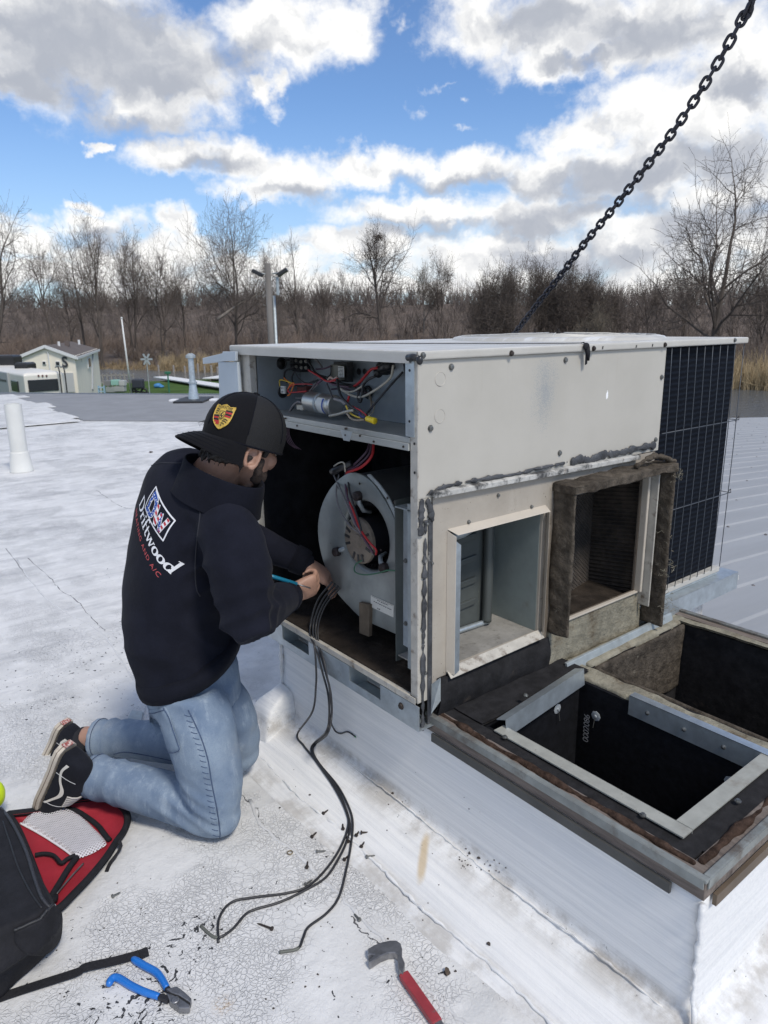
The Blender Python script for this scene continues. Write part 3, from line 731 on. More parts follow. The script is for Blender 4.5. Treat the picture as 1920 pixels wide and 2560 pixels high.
# black liner under the supply opening
mb = MB(); P = []
for i in range(25):
    for j in range(9): P.append((.062 + .47 * i / 24, -.010 - .012 * math.sin(j / 8 * 3.14), -.068 + (.112) * j / 8 - .0005 * i))
P = np.array(P); P[:, 1] += fnoise(P, 18, 44) * .006 + fnoise(P, 55, 45) * .0025
F_ = [(i * 9 + j, (i + 1) * 9 + j, (i + 1) * 9 + j + 1, i * 9 + j + 1) for i in range(24) for j in range(8)]
mb.add(P, F_); Q = P.copy(); Q[:, 1] += .008; mb.add(Q, [f[::-1] for f in F_]); mb.build('black_liner_riser', M_LINERD, unit, True, fix=False)
a = MB(); a.prism([onx(.03, *Z7(95, 1540)), onx(.03, *Z7(150, 1500)), onx(.045, *Z7(150, 1640)), onx(.03, *Z7(92, 1720))], (.002, .002, 0)); a.build('corner_bracket', M_GALVD, unit)
# tar runs
def tar(pts, r, name, seed, flat=.38, amp=.003, jit=.18):
    P = smooth_path(pts, 7); n = len(P); a = MB(); a.tube(P, np.clip(RNG.normal(r, r * jit, n), r * .45, r * 1.8), 10)
    V = a.v[0]; ym = -.004; V[:, 1] = ym + (V[:, 1] - ym) * flat
    return fuse(a, name, M_TAR, unit, .0045, 2, lambda c, n: fnoise(c, 80, seed) * amp * .6 + fnoise(c, 220, seed + 1) * amp * .25)
pz = lambda *q: ony(-.010, *Z7(*q))
tar([pz(70, 385), pz(160, 345), pz(300, 308), pz(450, 283), pz(620, 258), pz(740, 225), pz(850, 205), pz(935, 185)], .008, 'sealant_bead', 51)
tar([pz(950, 190), pz(1010, 165), pz(1060, 175), pz(1100, 160), pz(1150, 140), pz(1250, 128), pz(1340, 105), pz(1420, 88), pz(1470, 82)], .014, 'sealant_bead', 53, amp=.006)
tar([pz(45, 400), pz(40, 480), pz(38, 560), pz(34, 640)], .011, 'sealant_smear', 55); tar([pz(70, 410), pz(92, 450), pz(98, 500), pz(112, 550)], .010, 'sealant_smear', 57)
tar([pz(68, 540), pz(62, 760), pz(60, 900)], .0085, 'sealant_smear', 59, jit=.2); tar([pz(60, 900), pz(55, 1150), pz(52, 1300)], .0085, 'sealant_smear', 60, jit=.2); tar([pz(52, 1300), pz(50, 1450), pz(48, 1700), pz(48, 1830)], .009, 'sealant_smear', 61, jit=.2)
bx('sealant_strip', M_TAR, .030, .045, -.0055, -.002, -.10, .50, .001)
a = MB(); A, B = pz(100, 400), pz(1350, 165); A[1] = B[1] = -.004
a.prism([A, A + (0, -.018, .0), A + (0, -.018, .014), A + (0, -.0, .017)], B - A)
a.build('drip_edge', M('peeling_white_drip_edge', (.48, .47, .44), .7, .1, var=(20, .2), dirt=(13, .48, .62, (.06, .06, .06)), dirt2=(30, .6, .72, (.22, .19, .16)), bump=(60, .6, .003)), unit, bevel=.002)
# --- condenser coil with guard
bx('coil', M_COIL, 1.085, UL - .018, .020, .05, .020, .8975); bx('coil', M_COIL, UL - .048, UL - .018, .0505, UW - .05, .020, .8975)
bx('coil_sill', M_LID, 1.064, UL, -.004, UW, .0, .0195, .003)
zw = [ony(-.01, *q)[2] for q in ((1735, 1070), (1742, 1257))]
a = MB()
for x in np.arange(1.112, UL - .02, .0535):
    P = smooth_path([(x, -.006, .018), (x + RNG.uniform(-.002, .002), -.010, .35), (x + RNG.uniform(-.003, .003), -.010, .65), (x, -.004, .897)], 3); a.tube(P, .0016, 5)
for z in zw: a.tube([(1.088, -.0085, z), (1.4, -.0088, z), (UL + .006, -.0085, z)], .0019, 5)
for y in np.arange(.0, UW, .0535): a.tube([(UL + .005, y, .018), (UL + .009, y, .5), (UL + .005, y, .897)], .0016, 5)
for z in zw: a.tube([(UL + .006, -.0085, z), (UL + .0075, .4, z), (UL + .006, UW, z)], .0019, 5)
a.build('coil_guard', M_GUARD, unit, True)
for z in zw:
    a = MB(); a.tube(smooth_path([(UL + .004, -.012, z), (UL + .016, -.004, z + .012), (UL + .016, .006, z - .008), (UL + .004, -.002, z)], 4), .0014, 5); a.build('guard_clip', M_RUSTSCREW, unit)
# --- base rails
RB = -.085
Mrail = M_GALV
ya, yb = onx(-.001, 745, 1590)[1], onx(-.001, 905, 1690)[1]
segs = []; pocket = [(onx(-.001, 778, 1600)[1], onx(-.001, 712, 1565)[1]), (onx(-.001, 958, 1705)[1], onx(-.001, 880, 1660)[1])]
pocket = [(min(p), max(p)) for p in pocket]; pocket.sort()
(p0, p1), (p2, p3) = pocket
a = MB()
for y0, y1 in ((-.015, p0), (p1, p2), (p3, UW)): a.box(-.012, -.009, y0, y1, RB, -.014)
for y0, y1 in pocket: a.box(-.0118, -.0092, y0 - .002, y1 + .002, RB, RB + .022)
a.box(-.012, .05, -.015, UW, RB - .003, RB - .0002)
a.build('base_rail', Mrail, unit)
for y0, y1 in pocket:
    a = MB(); a.box(-.008, .055, y0 - .003, y0, RB, -.014); a.box(-.008, .055, y1, y1 + .003, RB, -.014); a.box(.055, .058, y0, y1, RB, -.014); a.build('fork_pocket', M_GALVD, unit)
bx('front_sill', M_POSTD, -.012, -.0095, .0, UW - .01, -.0125, .006, .001); bx('front_sill_top', M_POSTD, -.0094, .02, .029, .844, -.004, .004)
screw(onx(-.012, 1003, 1765), (-1, 0, 0), .008, M_RUSTSCREW, 'rail_bolt')
a = MB(); a.box(1.06, UL + .09, -.040, -.038, RB, -.014); a.box(1.06, UL + .09, -.0375, .03, -.0165, -.0135); a.box(1.06, UL + .09, -.037, .01, RB - .001, RB + .002); a.box(UL + .088, UL + .091, -.0375, UW, RB, -.0167); a.build('base_rail', Mrail, unit)
bx('rail_end_tape', M_WHITEP, UL + .092, UL + .096, -.04, -.0, -.05, -.03)
# --- control box: shelf, back, wiring
XB = .195
bx('control_shelf', M_SHELF, .0, XB, .029, .844, .6965, .700)
a = MB(); a.box(-.006, -.0005, .027, .905, .6955, .7095); a.box(-.010, -.0045, .027, .905, .6765, .6950); a.build('shelf_lip', M_SHELF, unit, bevel=.0012)
bx('shelf_underside', M_GALVD, -.004, XB, .029, .844, .6765, .680)
bx('control_back', M_CTRL, XB, XB + .003, .029, .844, .7005, .8975); bx('control_side', M_CTRL, .028, XB - .0005, .840, .844, .7005, .897)
bx('control_side', M_CTRL, .005, XB - .0005, .0285, .0315, .7005, .897)
bx('hole_strip', M_GALV, -.0075, -.0045, .008, .040, .712, .895)
for q in ((1283, 238), (1282, 590), (1320, 155), (1316, 745), (1318, 945)):
    a = MB(); a.lathe(onx(-.0076, *Z5(*q)), (-1, 0, 0), [(0, .0035), (.0008, .0035)], 10); a.build('bolt_hole', M_BLACKP, unit)
for q in ((420, 570), (505, 620), (840, 640), (840, 685), (940, 690), (1035, 730), (1240, 765)):
    a = MB(); a.lathe(onx(-.011, *Z5(*q)), (-1, 0, 0), [(-.006, .003), (.0018, .003)], 8); a.build('lip_screw', M_RUSTSCREW, unit)
a = MB(); c = onx(-.012, *Z5(845, 685)); a.prism([c + (0, .028, .012), c + (0, -.028, .012), c + (0, -.014, -.016), c + (0, .014, -.016)], (.0015, 0, 0)); a.build('tab_plate', M_GALV, unit)
for q in ((238, 180), (225, 365)):
    c = np.array([onx(.12, *Z5(*q))[0], .8395, onx(.12, *Z5(*q))[2]]); a = MB(); a.torus(c, (0, 1, 0), .017, .0035, 18, 6); a.lathe(c, (0, -1, 0), [(0, .015), (.001, .015)], 16); a.build('wire_grommet', M_BLACKP, unit, True)
def w8(*q, x=.12): return onx(x, *Z8(*q))
def wire(pts, mat, r=.0023, name='wire', x=.12, xs=None):
    P = [w8(*q, x=(xs[i] if xs else x)) for i, q in enumerate(pts)]
    a = MB(); a.tube(smooth_path(P, 7), r, 7); return a.build(name, mat, unit, True)
# contactor with brass screw terminals
a = MB()
for (u, v) in ((345, 165), (400, 175), (345, 232), (405, 240)): a.obox(w8(u, v, x=.165), (.022, 0, 0), (0, .011, 0), (0, 0, .0085))
a.obox(w8(375, 205, x=.178), (.016, 0, 0), (0, .034, 0), (0, 0, .026)); a.build('contactor', M_BLACKP, unit, bevel=.002)
a = MB()
for (u, v) in ((335, 172), (388, 183), (438, 180), (340, 235), (392, 245), (440, 245)): a.lathe(w8(u, v, x=.138), (-1, 0, 0), [(0, .0058), (.003, .0058), (.0032, .0035), (.006, .0035)], 10)
a.build('terminal_screws', M('nickel_terminal', (.42, .40, .36), .35, .9), unit)
# transformer
c = w8(805, 290, x=.160)
a = MB(); a.obox(c, (.024, 0, 0), (0, .027, 0), (0, 0, .0235)); a.build('transformer', M('olive_grey_tape', (.20, .195, .16), .5, var=(20, .15)), unit, bevel=.003)
a = MB(); a.obox(c + (.004, -.004, .001), (.012, 0, 0), (0, .036, 0), (0, 0, .030)); a.build('transformer_core', M('dark_laminated_core', (.06, .06, .06), .5, .4, var=(60, .3)), unit, bevel=.002)
cl = w8(800, 288, x=.1345); a = MB(); a.obox(cl, (.0006, 0, 0), (0, .0155, 0), (0, 0, .0165)); lab = a.build('transformer_label', M_LABEL, unit)
a = MB()
for r_ in range(7):
    for k in range(3):
        w = RNG.uniform(.0018, .0042); a.obox(cl + (-.0008, .010 - k * .009 + RNG.uniform(-.001, .001), .0125 - r_ * .0042), (.0002, 0, 0), (0, w, 0), (0, 0, .0009))
a.build('label_print', M_INK, lab)
for q, s in (((985, 285), .010), ((1045, 285), .009)):
    a = MB(); a.lathe(w8(*q, x=.193), (-1, 0, 0), [(0, s), (.002, s), (.003, s * .6)], 14); a.build('knockout_plug', M_BLACKP, unit)
# capacitor
ca, cb = w8(470, 590, x=.085), w8(735, 640, x=.085); d = (cb - ca); L = np.linalg.norm(d); d = d / L
a = MB(); R_ = .031; a.lathe(ca - d * .004, d, [(0, R_ * .86), (.004, R_ * .97), (.008, R_), (L, R_), (L + .004, R_ * 1.03), (L + .008, R_), (L + .010, R_ * .85), (L + .0095, R_ * .3)], 28); cap_ = a.build('capacitor', M('brushed_silver_can', (.56, .55, .52), .33, .9, var=(9, .1), dirt=(12, .62, .8, (.30, .28, .25))), unit, True)
a = MB(); a.lathe(ca + d * (L * .46), d, [(0, R_ * 1.0), (0, R_ * 1.03), (.011, R_ * 1.03), (.011, R_)], 28); a.build('capacitor_strap', M_GALVD, unit, True)
def on_can(s0, s1, a0, a1, r, name, mat):
    up = np.array([0, 0, 1.]); e1 = np.cross(d, up); e1 /= np.linalg.norm(e1); e2 = np.cross(e1, d)
    if e1[0] > 0: e1 = -e1
    n = 12; V = []; F_ = []
    for i in range(n + 1):
        t = a0 + (a1 - a0) * i / n; rr = e1 * math.cos(t) + e2 * math.sin(t)
        for s in (s0, s1): V.append(ca + d * L * s + rr * r)
    for i in range(n): F_.append((2 * i, 2 * i + 1, 2 * i + 3, 2 * i + 2))
    a = MB(); a.add(V, F_); W = np.array(V) + 0; return a.build(name, mat, unit, True)
on_can(.60, .88, -1.0, .75, R_ * 1.012, 'capacitor_label', M_LABEL); on_can(.80, .86, -.95, .70, R_ * 1.02, 'label_stripe', M_BLUEINK)
# terminal block, small parts and the yellow wire nut
a = MB(); c = w8(202, 475, x=.10); a.obox(c, (.004, 0, 0), (0, .0125, 0), (0, 0, .0125)); blk = a.build('white_connector', M_WHITEP, unit, bevel=.0015)
a = MB()
for dy, dz in ((.005, .005), (-.004, .006), (.005, -.007), (-.003, -.006)): a.obox(c + (-.0042, dy, dz), (.0004, 0, 0), (0, .0018, 0), (0, 0, .0028))
a.build('connector_slots', M_INK, blk)
a = MB(); a.obox(w8(420, 470, x=.15), (.012, 0, 0), (0, .030, 0), (0, 0, .012)); a.build('relay_base', M('dark_red_relay', (.14, .04, .035), .5, var=(60, .6)), unit, bevel=.002)
a = MB(); a.obox(w8(395, 655, x=.085), (.010, 0, 0), (0, .019, 0), (0, 0, .008)); a.build('cream_connector', M('cream_plastic', (.55, .51, .42), .5), unit, bevel=.002)
na, nb = w8(1065, 772, x=.022), w8(1150, 800, x=.022); d2 = nb - na; L2 = np.linalg.norm(d2)
a = MB(); a.lathe(na, d2, [(0, .0065), (.002, .0078), (L2 * .75, .0085), (L2, .0092), (L2 + .001, .006)], 14); a.build('wire_nut', M_YELLOWP, unit, True)
a = MB(); a.lathe(w8(1240, 250, x=.155) - np.array([.02, 0, 0]), (1, 0, 0), [(0, .012), (.006, .019), (.03, .021), (.04, .02)], 16); a.ell(w8(1185, 295, x=.14), (.016, 0, 0), (0, .013, 0), (0, 0, .016), 12, 8); a.tube([w8(1200, 260, x=.13), w8(1330, 205, x=.14)], [.012, .016], 10)
a.build('cable_clamp', M_BLACKP, unit, True)
a = MB(); A1, B1, C1, D1 = (w8(*q, x=.15) for q in ((1360, 165), (1440, 190), (1450, 290), (1290, 400))); a.prism([A1, B1, C1, D1], (.002, 0, 0)); a.build('gusset_plate', M_CTRL, unit)
a = MB(); a.torus(w8(1075, 500, x=.19), (1, 0, 0), .016, .005, 20, 6); a.build('wire_grommet', M_BLACKP, unit, True)
K = M_WIREBLK
wire([(450, 180), (480, 215), (540, 300), (620, 350), (700, 400), (830, 430), (950, 460), (1060, 490)], K, .0034); wire([(450, 250), (520, 310), (640, 370), (760, 420), (900, 450), (1050, 480)], K, .003, x=.11)
wire([(470, 275), (540, 315), (640, 380), (720, 420), (880, 450)], M_WIREPUR, .003, x=.10); wire([(460, 270), (560, 330), (650, 385), (740, 380)], M_WIRERED, .0028, x=.095)
wire([(310, 170), (270, 165), (225, 170)], K, .0035); wire([(310, 240), (260, 262), (225, 280), (210, 340), (240, 400)], K, .0033); wire([(320, 285), (290, 340), (300, 400), (330, 430), (400, 440), (480, 400), (560, 375)], K, .0026)
wire([(320, 285), (350, 340), (420, 400), (520, 400), (600, 370)], K, .0022, x=.11); wire([(165, 440), (165, 375), (230, 385), (300, 410)], M_WIREYEL, .0021, x=.10); wire([(205, 350), (250, 390), (270, 420), (300, 420)], M_WIREORG, .0018, x=.10)
wire([(250, 470), (270, 430), (310, 405), (300, 450), (270, 520), (245, 535)], M_WIREORG, .0024, x=.09); wire([(248, 470), (260, 500), (330, 500), (440, 490)], M_WIRERED, .0024, x=.088); wire([(245, 480), (265, 450), (320, 420), (420, 415), (500, 420)], M_WIRERED, .0018, x=.09)
wire([(410, 575), (450, 530), (520, 440), (580, 390), (600, 370)], M_WIREPUR, .0036, x=.10); wire([(400, 555), (470, 500), (560, 420)], M_WIREGRY, .0020, x=.10); wire([(330, 560), (400, 555), (470, 490), (540, 400)], M_WIREGRY, .0016, x=.095)
wire([(365, 110), (450, 125), (530, 155), (580, 210), (600, 240)], M_WIREGRY, .0034, x=.15); wire([(540, 262), (620, 255), (690, 230)], M_WIREPUR, .003, x=.13); wire([(695, 230), (690, 310), (660, 350), (680, 370)], K, .002, x=.13)
wire([(660, 380), (690, 345), (720, 365), (760, 340)], M('pale_pink_wire', (.50, .38, .32), .5), .0034, x=.10); wire([(680, 385), (720, 370), (770, 360)], M_WIRERED, .002, x=.095)
wire([(935, 440), (990, 400), (1060, 320), (1110, 265), (1180, 245)], M_WIRERED, .0042, x=.12); wire([(1150, 335), (1080, 370), (1030, 430), (1015, 540), (1000, 600), (975, 570), (985, 480)], K, .0040, x=.10)
wire([(1340, 220), (1320, 330), (1260, 400), (1150, 480), (1010, 550), (900, 530), (780, 460)], M_WIREWHT, .0036, x=.10); wire([(1020, 435), (940, 485), (860, 495), (790, 460)], M_WIREWHT, .0028, x=.10)
wire([(1440, 290), (1330, 410), (1200, 560), (1090, 690), (1060, 740)], K, .0032, xs=[.13, .11, .08, .05, .03]); wire([(1085, 500), (1110, 580), (1110, 660), (1080, 730)], M('tan_wire', (.33, .27, .20), .5), .0028, xs=[.18, .14, .09, .04]); wire([(1090, 560), (1140, 620), (1130, 700), (1090, 750)], M_WIREWHT, .0024, xs=[.16, .12, .08, .03])
wire([(650, 410), (690, 500), (720, 560), (800, 600), (850, 620)], K, .0026, x=.05); wire([(760, 370), (775, 470), (810, 560), (880, 630), (980, 700), (1050, 745)], K, .0042, xs=[.09, .07, .055, .045, .035, .028])
wire([(830, 600), (900, 640), (1000, 690), (1060, 740)], M_WIRERED, .0024, xs=[.05, .045, .035, .028]); wire([(730, 570), (800, 590), (850, 625)], M_WIREGRY, .005, x=.048); wire([(850, 640), (880, 700), (930, 740), (1000, 765), (1050, 765)], M_WIREYEL, .0026, x=.035)
wire([(860, 720), (900, 770), (960, 792), (1040, 785)], M('tan_wire', ()), .0030, x=.03); wire([(880, 540), (870, 590), (855, 600)], M_WIRERED, .0036, x=.06); wire([(990, 720), (1010, 750), (1050, 760)], M('navy_wire', (.03, .03, .12), .5), .0048, x=.028)
wire([(680, 745), (760, 730), (840, 705), (925, 688)], M('bare_copper_strap', (.42, .40, .34), .5, .4), .0042, x=.030); wire([(265, 700), (300, 640), (350, 600), (385, 610)], M_WIREGRY, .0036, x=.07); wire([(280, 690), (330, 610), (380, 605)], K, .0028, x=.075)
wire([(570, 320), (640, 340), (690, 360), (800, 400), (900, 425), (1000, 440)], K, .0026, x=.14); wire([(480, 390), (560, 350), (640, 385), (760, 430), (860, 435)], M_WIREGRY, .0022, x=.13); wire([(700, 470), (800, 460), (900, 480), (1060, 500)], M_WIREPUR, .0030, x=.15)
# --- blower compartment
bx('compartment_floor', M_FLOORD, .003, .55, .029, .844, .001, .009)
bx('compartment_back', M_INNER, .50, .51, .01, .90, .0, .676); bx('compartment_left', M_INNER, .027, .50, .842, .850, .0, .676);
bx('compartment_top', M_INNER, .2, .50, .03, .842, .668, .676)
c = onx(.12, 713, 1240); bx('inner_stud', M('shaded_tan_stud', (.30, .27, .23), .6), .12, .14, c[1] - .012, c[1] + .012, .01, .66)
a = MB(); b0 = onx(.02, *Z5(430, 640)); 
for k in range(4): a.tube(smooth_path([b0 + (.01, .01 * k - .01, .03), b0 + (.01, .008 * k, -.015), b0 + (.02, .012 * k - .01, -.05), b0 + (.04, .012 * k - .02, -.07)], 5), .0012, 6)
a.build('loose_wires', M_WIREPUR, unit, True)
XP = .10
sc = np.array([onx(XP, *Z5(*q)) for q in ((1215, 1385), (1200, 1330), (1160, 1230), (1105, 1130), (1045, 1040), (985, 980), (920, 948), (860, 948), (800, 985), (745, 1040), (700, 1110), (668, 1190), (650, 1280), (648, 1370), (660, 1460), (685, 1560), (720, 1650))])
sc2 = np.array([onx(XP, *Z6(*q)) for q in ((760, 870), (830, 970), (905, 1050), (985, 1130), (1090, 1190), (1352, 1305))])
outline = smooth_path(np.vstack([sc, sc2[:-1]]), 2); outline = np.vstack([outline, sc2[-1:], [[XP, sc2[-1][1], sc[0][2]]]])
oy, oz = outline[:, 1], outline[:, 2]
ci = onx(XP, *Z5(978, 1385)); ri = .1135
# plate with a rolled inlet: ring of quads between the hole and the outline
N = 72; ang = np.arange(N) * 2 * math.pi / N
def hit(t):
    dx, dz = math.cos(t), math.sin(t); best = .01
    for i in range(len(oy)):
        p = np.array([oy[i], oz[i]]); q = np.array([oy[(i + 1) % len(oy)], oz[(i + 1) % len(oy)]]); e = q - p
        den = dx * e[1] - dz * e[0]
        if abs(den) < 1e-9: continue
        w = p - ci[1:]; s = (w[0] * e[1] - w[1] * e[0]) / den; r = (w[0] * dz - w[1] * dx) / den
        if s > 0 and -1e-6 <= r <= 1 + 1e-6: best = max(best, s)
    return best
outr = np.array([hit(t) for t in ang])
def ringp(x, rr): return np.c_[np.full(N, x), ci[1] + rr * np.cos(ang), ci[2] + rr * np.sin(ang)]
a = MB(); a.loft([ringp(XP + .03, ri * .93), ringp(XP + .012, ri * .95), ringp(XP + .003, ri * 1.0), ringp(XP, ri * 1.06), ringp(XP, outr - .004), ringp(XP + .001, outr), ringp(XP + .008, outr)], caps=False)
a.build('blower_plate', M_BLOW, unit, 'auto')
a = MB(); a.loft([ringp(XP + .008, outr - .006), ringp(XP + .32, outr - .006)], caps=False); a.build('blower_housing', M('dark_housing_sheet', (.10, .105, .11), .6, .4, var=(10, .2), dirt=(12, .6, .8, (.04, .04, .04))), unit, 'auto')
a = MB(); a.loft([ringp(XP + .012, ri * .92), ringp(XP + .30, ri * .92)], caps=False)
for k in range(36):
    t = k * 2 * math.pi / 36; u = np.array([0, math.cos(t), math.sin(t)]); tn = np.array([0, -math.sin(t), math.cos(t)])
    a.obox(np.array([XP + .14, ci[1], ci[2]]) + u * ri * .86, (.12, 0, 0), u * .006 + tn * .004, tn * .0006)
a.build('blower_wheel', M('black_fan_wheel', (.012, .012, .014), .6), unit)
bx('blower_back', M_INNER, XP + .31, XP + .32, ci[1] - .2, ci[1] + .2, .03, .56)
a = MB()                                                    # riveted dark flange along the scroll's right edge
P = np.array([onx(XP - .002, *Z5(*q)) for q in ((985, 960), (1060, 1040), (1120, 1125), (1170, 1230), (1205, 1330), (1216, 1388), (1238, 1382), (1222, 1310), (1190, 1220), (1135, 1110), (1075, 1025), (1010, 955))]); a.prism(P, (.004, 0, 0)); a.build('scroll_flange', M_GALVD, unit)
for q in ((1130, 1120), (1178, 1150), (1255, 1145), (1185, 1205), (1212, 1318), (938, 1020), (960, 1520), (1085, 1480)):
    a = MB(); a.lathe(onx(XP - .003, *Z5(*q)), (-1, 0, 0), [(0, .004), (.0012, .004), (.002, .002)], 8); a.build('rivet', M_RUSTSCREW, unit)
P = [onx(XP - .0006, *Z5(1196, 1392)), onx(XP - .0006, *Z5(1262, 1392)), onx(XP - .0006, 1016, 1622), onx(XP - .0006, 992, 1608)]; a = MB(); a.prism(P, (.001, 0, 0)); a.build('blower_side_sheet', M_BLOW, unit)
# partition flange right of the blower
P = [onx(.055, *Z5(1240, 1180)), onx(.055, *Z5(1292, 1192)), onx(.055, 1028, 1624), onx(.055, 1008, 1612)]; a = MB(); a.prism(P, (.003, 0, 0)); a.build('partition_flange', M_GALV, unit)
for q in ((1375, 670), (1375, 1190)): screw(onx(.054, *Z6(*q)), (-1, 0, 0), .005, name='flange_screw')
# support foot and data plate
P = [onx(XP - .012, *Z6(*q)) for q in ((988, 1015), (1075, 1035), (1070, 1300), (990, 1270))]; a = MB(); a.prism(P, (.012, 0, 0)); a.build('blower_foot', M('rusty_brown_bracket', (.16, .125, .09), .7, .3, var=(20, .3)), unit)
P = [onx(XP - .002, *Z6(*q)) for q in ((1085, 955), (1275, 1040), (1272, 1140), (1083, 1052))]; a = MB(); a.prism(P, (.0012, 0, 0)); pl = a.build('blower_label', M_LABEL, unit)
P = np.array(P); a = MB(); e1 = P[1] - P[0]; e2 = P[3] - P[0]
for (s, t, w, h) in ((.30, .14, .05, .07), (.37, .14, .04, .07), (.45, .15, .06, .08), (.53, .15, .05, .08), (.60, .16, .06, .07), (.68, .15, .05, .07), (.74, .16, .02, .06), (.14, .36, .05, .07), (.22, .37, .06, .08), (.31, .37, .05, .07), (.39, .38, .06, .08), (.48, .38, .05, .07), (.56, .38, .06, .08), (.65, .39, .05, .08), (.74, .40, .06, .07), (.82, .40, .05, .08), (.88, .40, .03, .07), (.30, .80, .03, .10), (.36, .80, .04, .10), (.41, .80, .02, .10), (.05, .05, .9, .02)):
    q = P[0] + e1 * s + e2 * t; n_ = np.array([-.0004, 0, 0]); a.add([q + n_, q + e1 * w + n_, q + e1 * w + e2 * h + n_, q + e2 * h + n_], [(0, 1, 2, 3)])
a.build('label_print', M_INK, pl)
# motor
cm = onx(XP - .004, 893, 1353); rm = .073
a = MB(); a.lathe(cm, (1, 0, 0), [(0, .014), (.0, .020), (.004, .022), (.005, .030), (.002, .045), (.002, rm * .93), (.006, rm), (.016, rm)], 36); mo = a.build('motor_end_bell', M_MOTOR, unit, 'auto')
a = MB(); a.lathe(cm + (.016, 0, 0), (1, 0, 0), [(0, rm), (.16, rm), (.165, rm * .8)], 36); a.build('motor_body', M('black_motor_can', (.016, .016, .02), .4, .2), unit, 'auto')
a = MB()
for k in (0, 1, 2, 5, 6, 7, 9, 10, 11, 13, 14):
    t = k * 2 * math.pi / 15 + .5; u = np.array([0, math.cos(t), math.sin(t)]); tn = np.array([0, -math.sin(t), math.cos(t)])
    a.obox(cm + (.0015, 0, 0) + u * .055, (.0012, 0, 0), u * .012, tn * .0042)
a.build('motor_vents', M_BLACKP, mo)
for q, tgt in (((930, 1105), 1), ((785, 1490), 2), ((1112, 1600), 3)):
    c = onx(XP - .004, *Z5(*q)); dv = cm - c; dv[0] = 0; dv /= np.linalg.norm(dv)
    a = MB(); a.lathe(c + (.004, 0, 0), (-1, 0, 0), [(0, .015), (.016, .0145), (.019, .012), (.02, .007)], 18); a.build('rubber_mount', M_GROM, unit, True)
    a = MB(); a.tube([c + (-.003, 0, 0), c + dv * .025 + (.004, 0, 0), c + dv * .05 + (.02, 0, 0), c + dv * .06 + (.05, 0, 0)], [.006, .008, .007, .006], 8); a.build('motor_arm', M_GALVD, unit, True)
def w5(pts, mat, r, xs, name='wire'):
    P = [onx(x, *Z5(*q)) for q, x in zip(pts, xs)]; a = MB(); a.tube(smooth_path(P, 7), r, 7); return a.build(name, mat, unit, True)
xx = [.12, .09, .075, .07, .07, .08, .085, .09, .09]
w5([(1035, 745), (1020, 830), (950, 905), (845, 945)], M_WIRERED, .0044, [.12, .10, .08, .07]); w5([(1005, 745), (985, 800), (920, 870), (850, 930)], M_WIREPUR, .0036, [.13, .11, .09, .075]); w5([(1020, 745), (1000, 820), (930, 890), (855, 940)], M_WIREPUR, .0034, [.125, .105, .085, .072])
w5([(845, 950), (850, 1100), (890, 1200), (940, 1330), (1000, 1420), (1050, 1475), (1050, 1510)], M_WIRERED, .0034, xx[:7]); w5([(840, 950), (845, 1080), (880, 1200), (925, 1330), (985, 1430), (1030, 1500)], M_WIREPUR, .0034, xx[:6]); w5([(860, 950), (865, 1060), (900, 1180), (935, 1290), (960, 1380), (1000, 1450), (1040, 1510)], K, .0032, xx[:7])
w5([(795, 960), (775, 1080), (800, 1200), (870, 1310), (945, 1370), (1000, 1440)], M_WIREGRY, .0028, xx[:6]); w5([(760, 965), (800, 1050), (850, 1170), (900, 1290), (950, 1370), (1010, 1470), (1035, 1515)], M_WIREGRY, .0032, xx[:7]); w5([(760, 900), (800, 875), (830, 880), (838, 940)], M_WIREWHT, .0024, [.06, .06, .06, .065])
a = MB(); p0_, p1_ = onx(.058, *Z5(745, 940)), onx(.075, *Z5(880, 880)); a.tube([p0_, p0_ + (p1_ - p0_) * .25, p0_ + (p1_ - p0_) * .3, p1_], [.010, .012, .010, .0095], 12); a.build('taped_wire_end', M_BLACKP, unit, True)
w5([(965, 1545), (910, 1580), (905, 1630), (970, 1650), (1060, 1640), (1130, 1620), (1185, 1620), (1200, 1590)], M_WIREGRN, .0022, [.10, .085, .075, .07, .07, .075, .085, .09])
a = MB(); a.torus(onx(.085, *Z5(965, 1390)), (0, .3, 1), .008, .0016, 14, 5); a.build('cable_tie', M_WIREGRY, unit)
# --- hinged flap standing off the far post, with its bent arm
M_FLAP = M('pale_blue_grey_flap', (.46, .51, .55), .5, .1, var=(5, .06))
P = [onx(-.02, *q) for q in ((545, 905), (592, 905), (600, 1030), (550, 1045))]; a = MB(); a.prism(P, (.012, 0, 0)); a.build('service_flap', M_FLAP, unit, bevel=.002)
P = [onx(-.022, *q) for q in ((506, 895), (560, 882), (566, 903), (507, 910))]; a = MB(); a.prism(P, (.014, 0, 0)); a.build('flap_arm', M_FLAP, unit, bevel=.002)
P = [onx(-.030, *q) for q in ((556, 879), (588, 879), (588, 903), (556, 903))]; a = MB(); a.prism(P, (.010, 0, 0)); a.build('flap_bracket', M_FLAP, unit, bevel=.002)
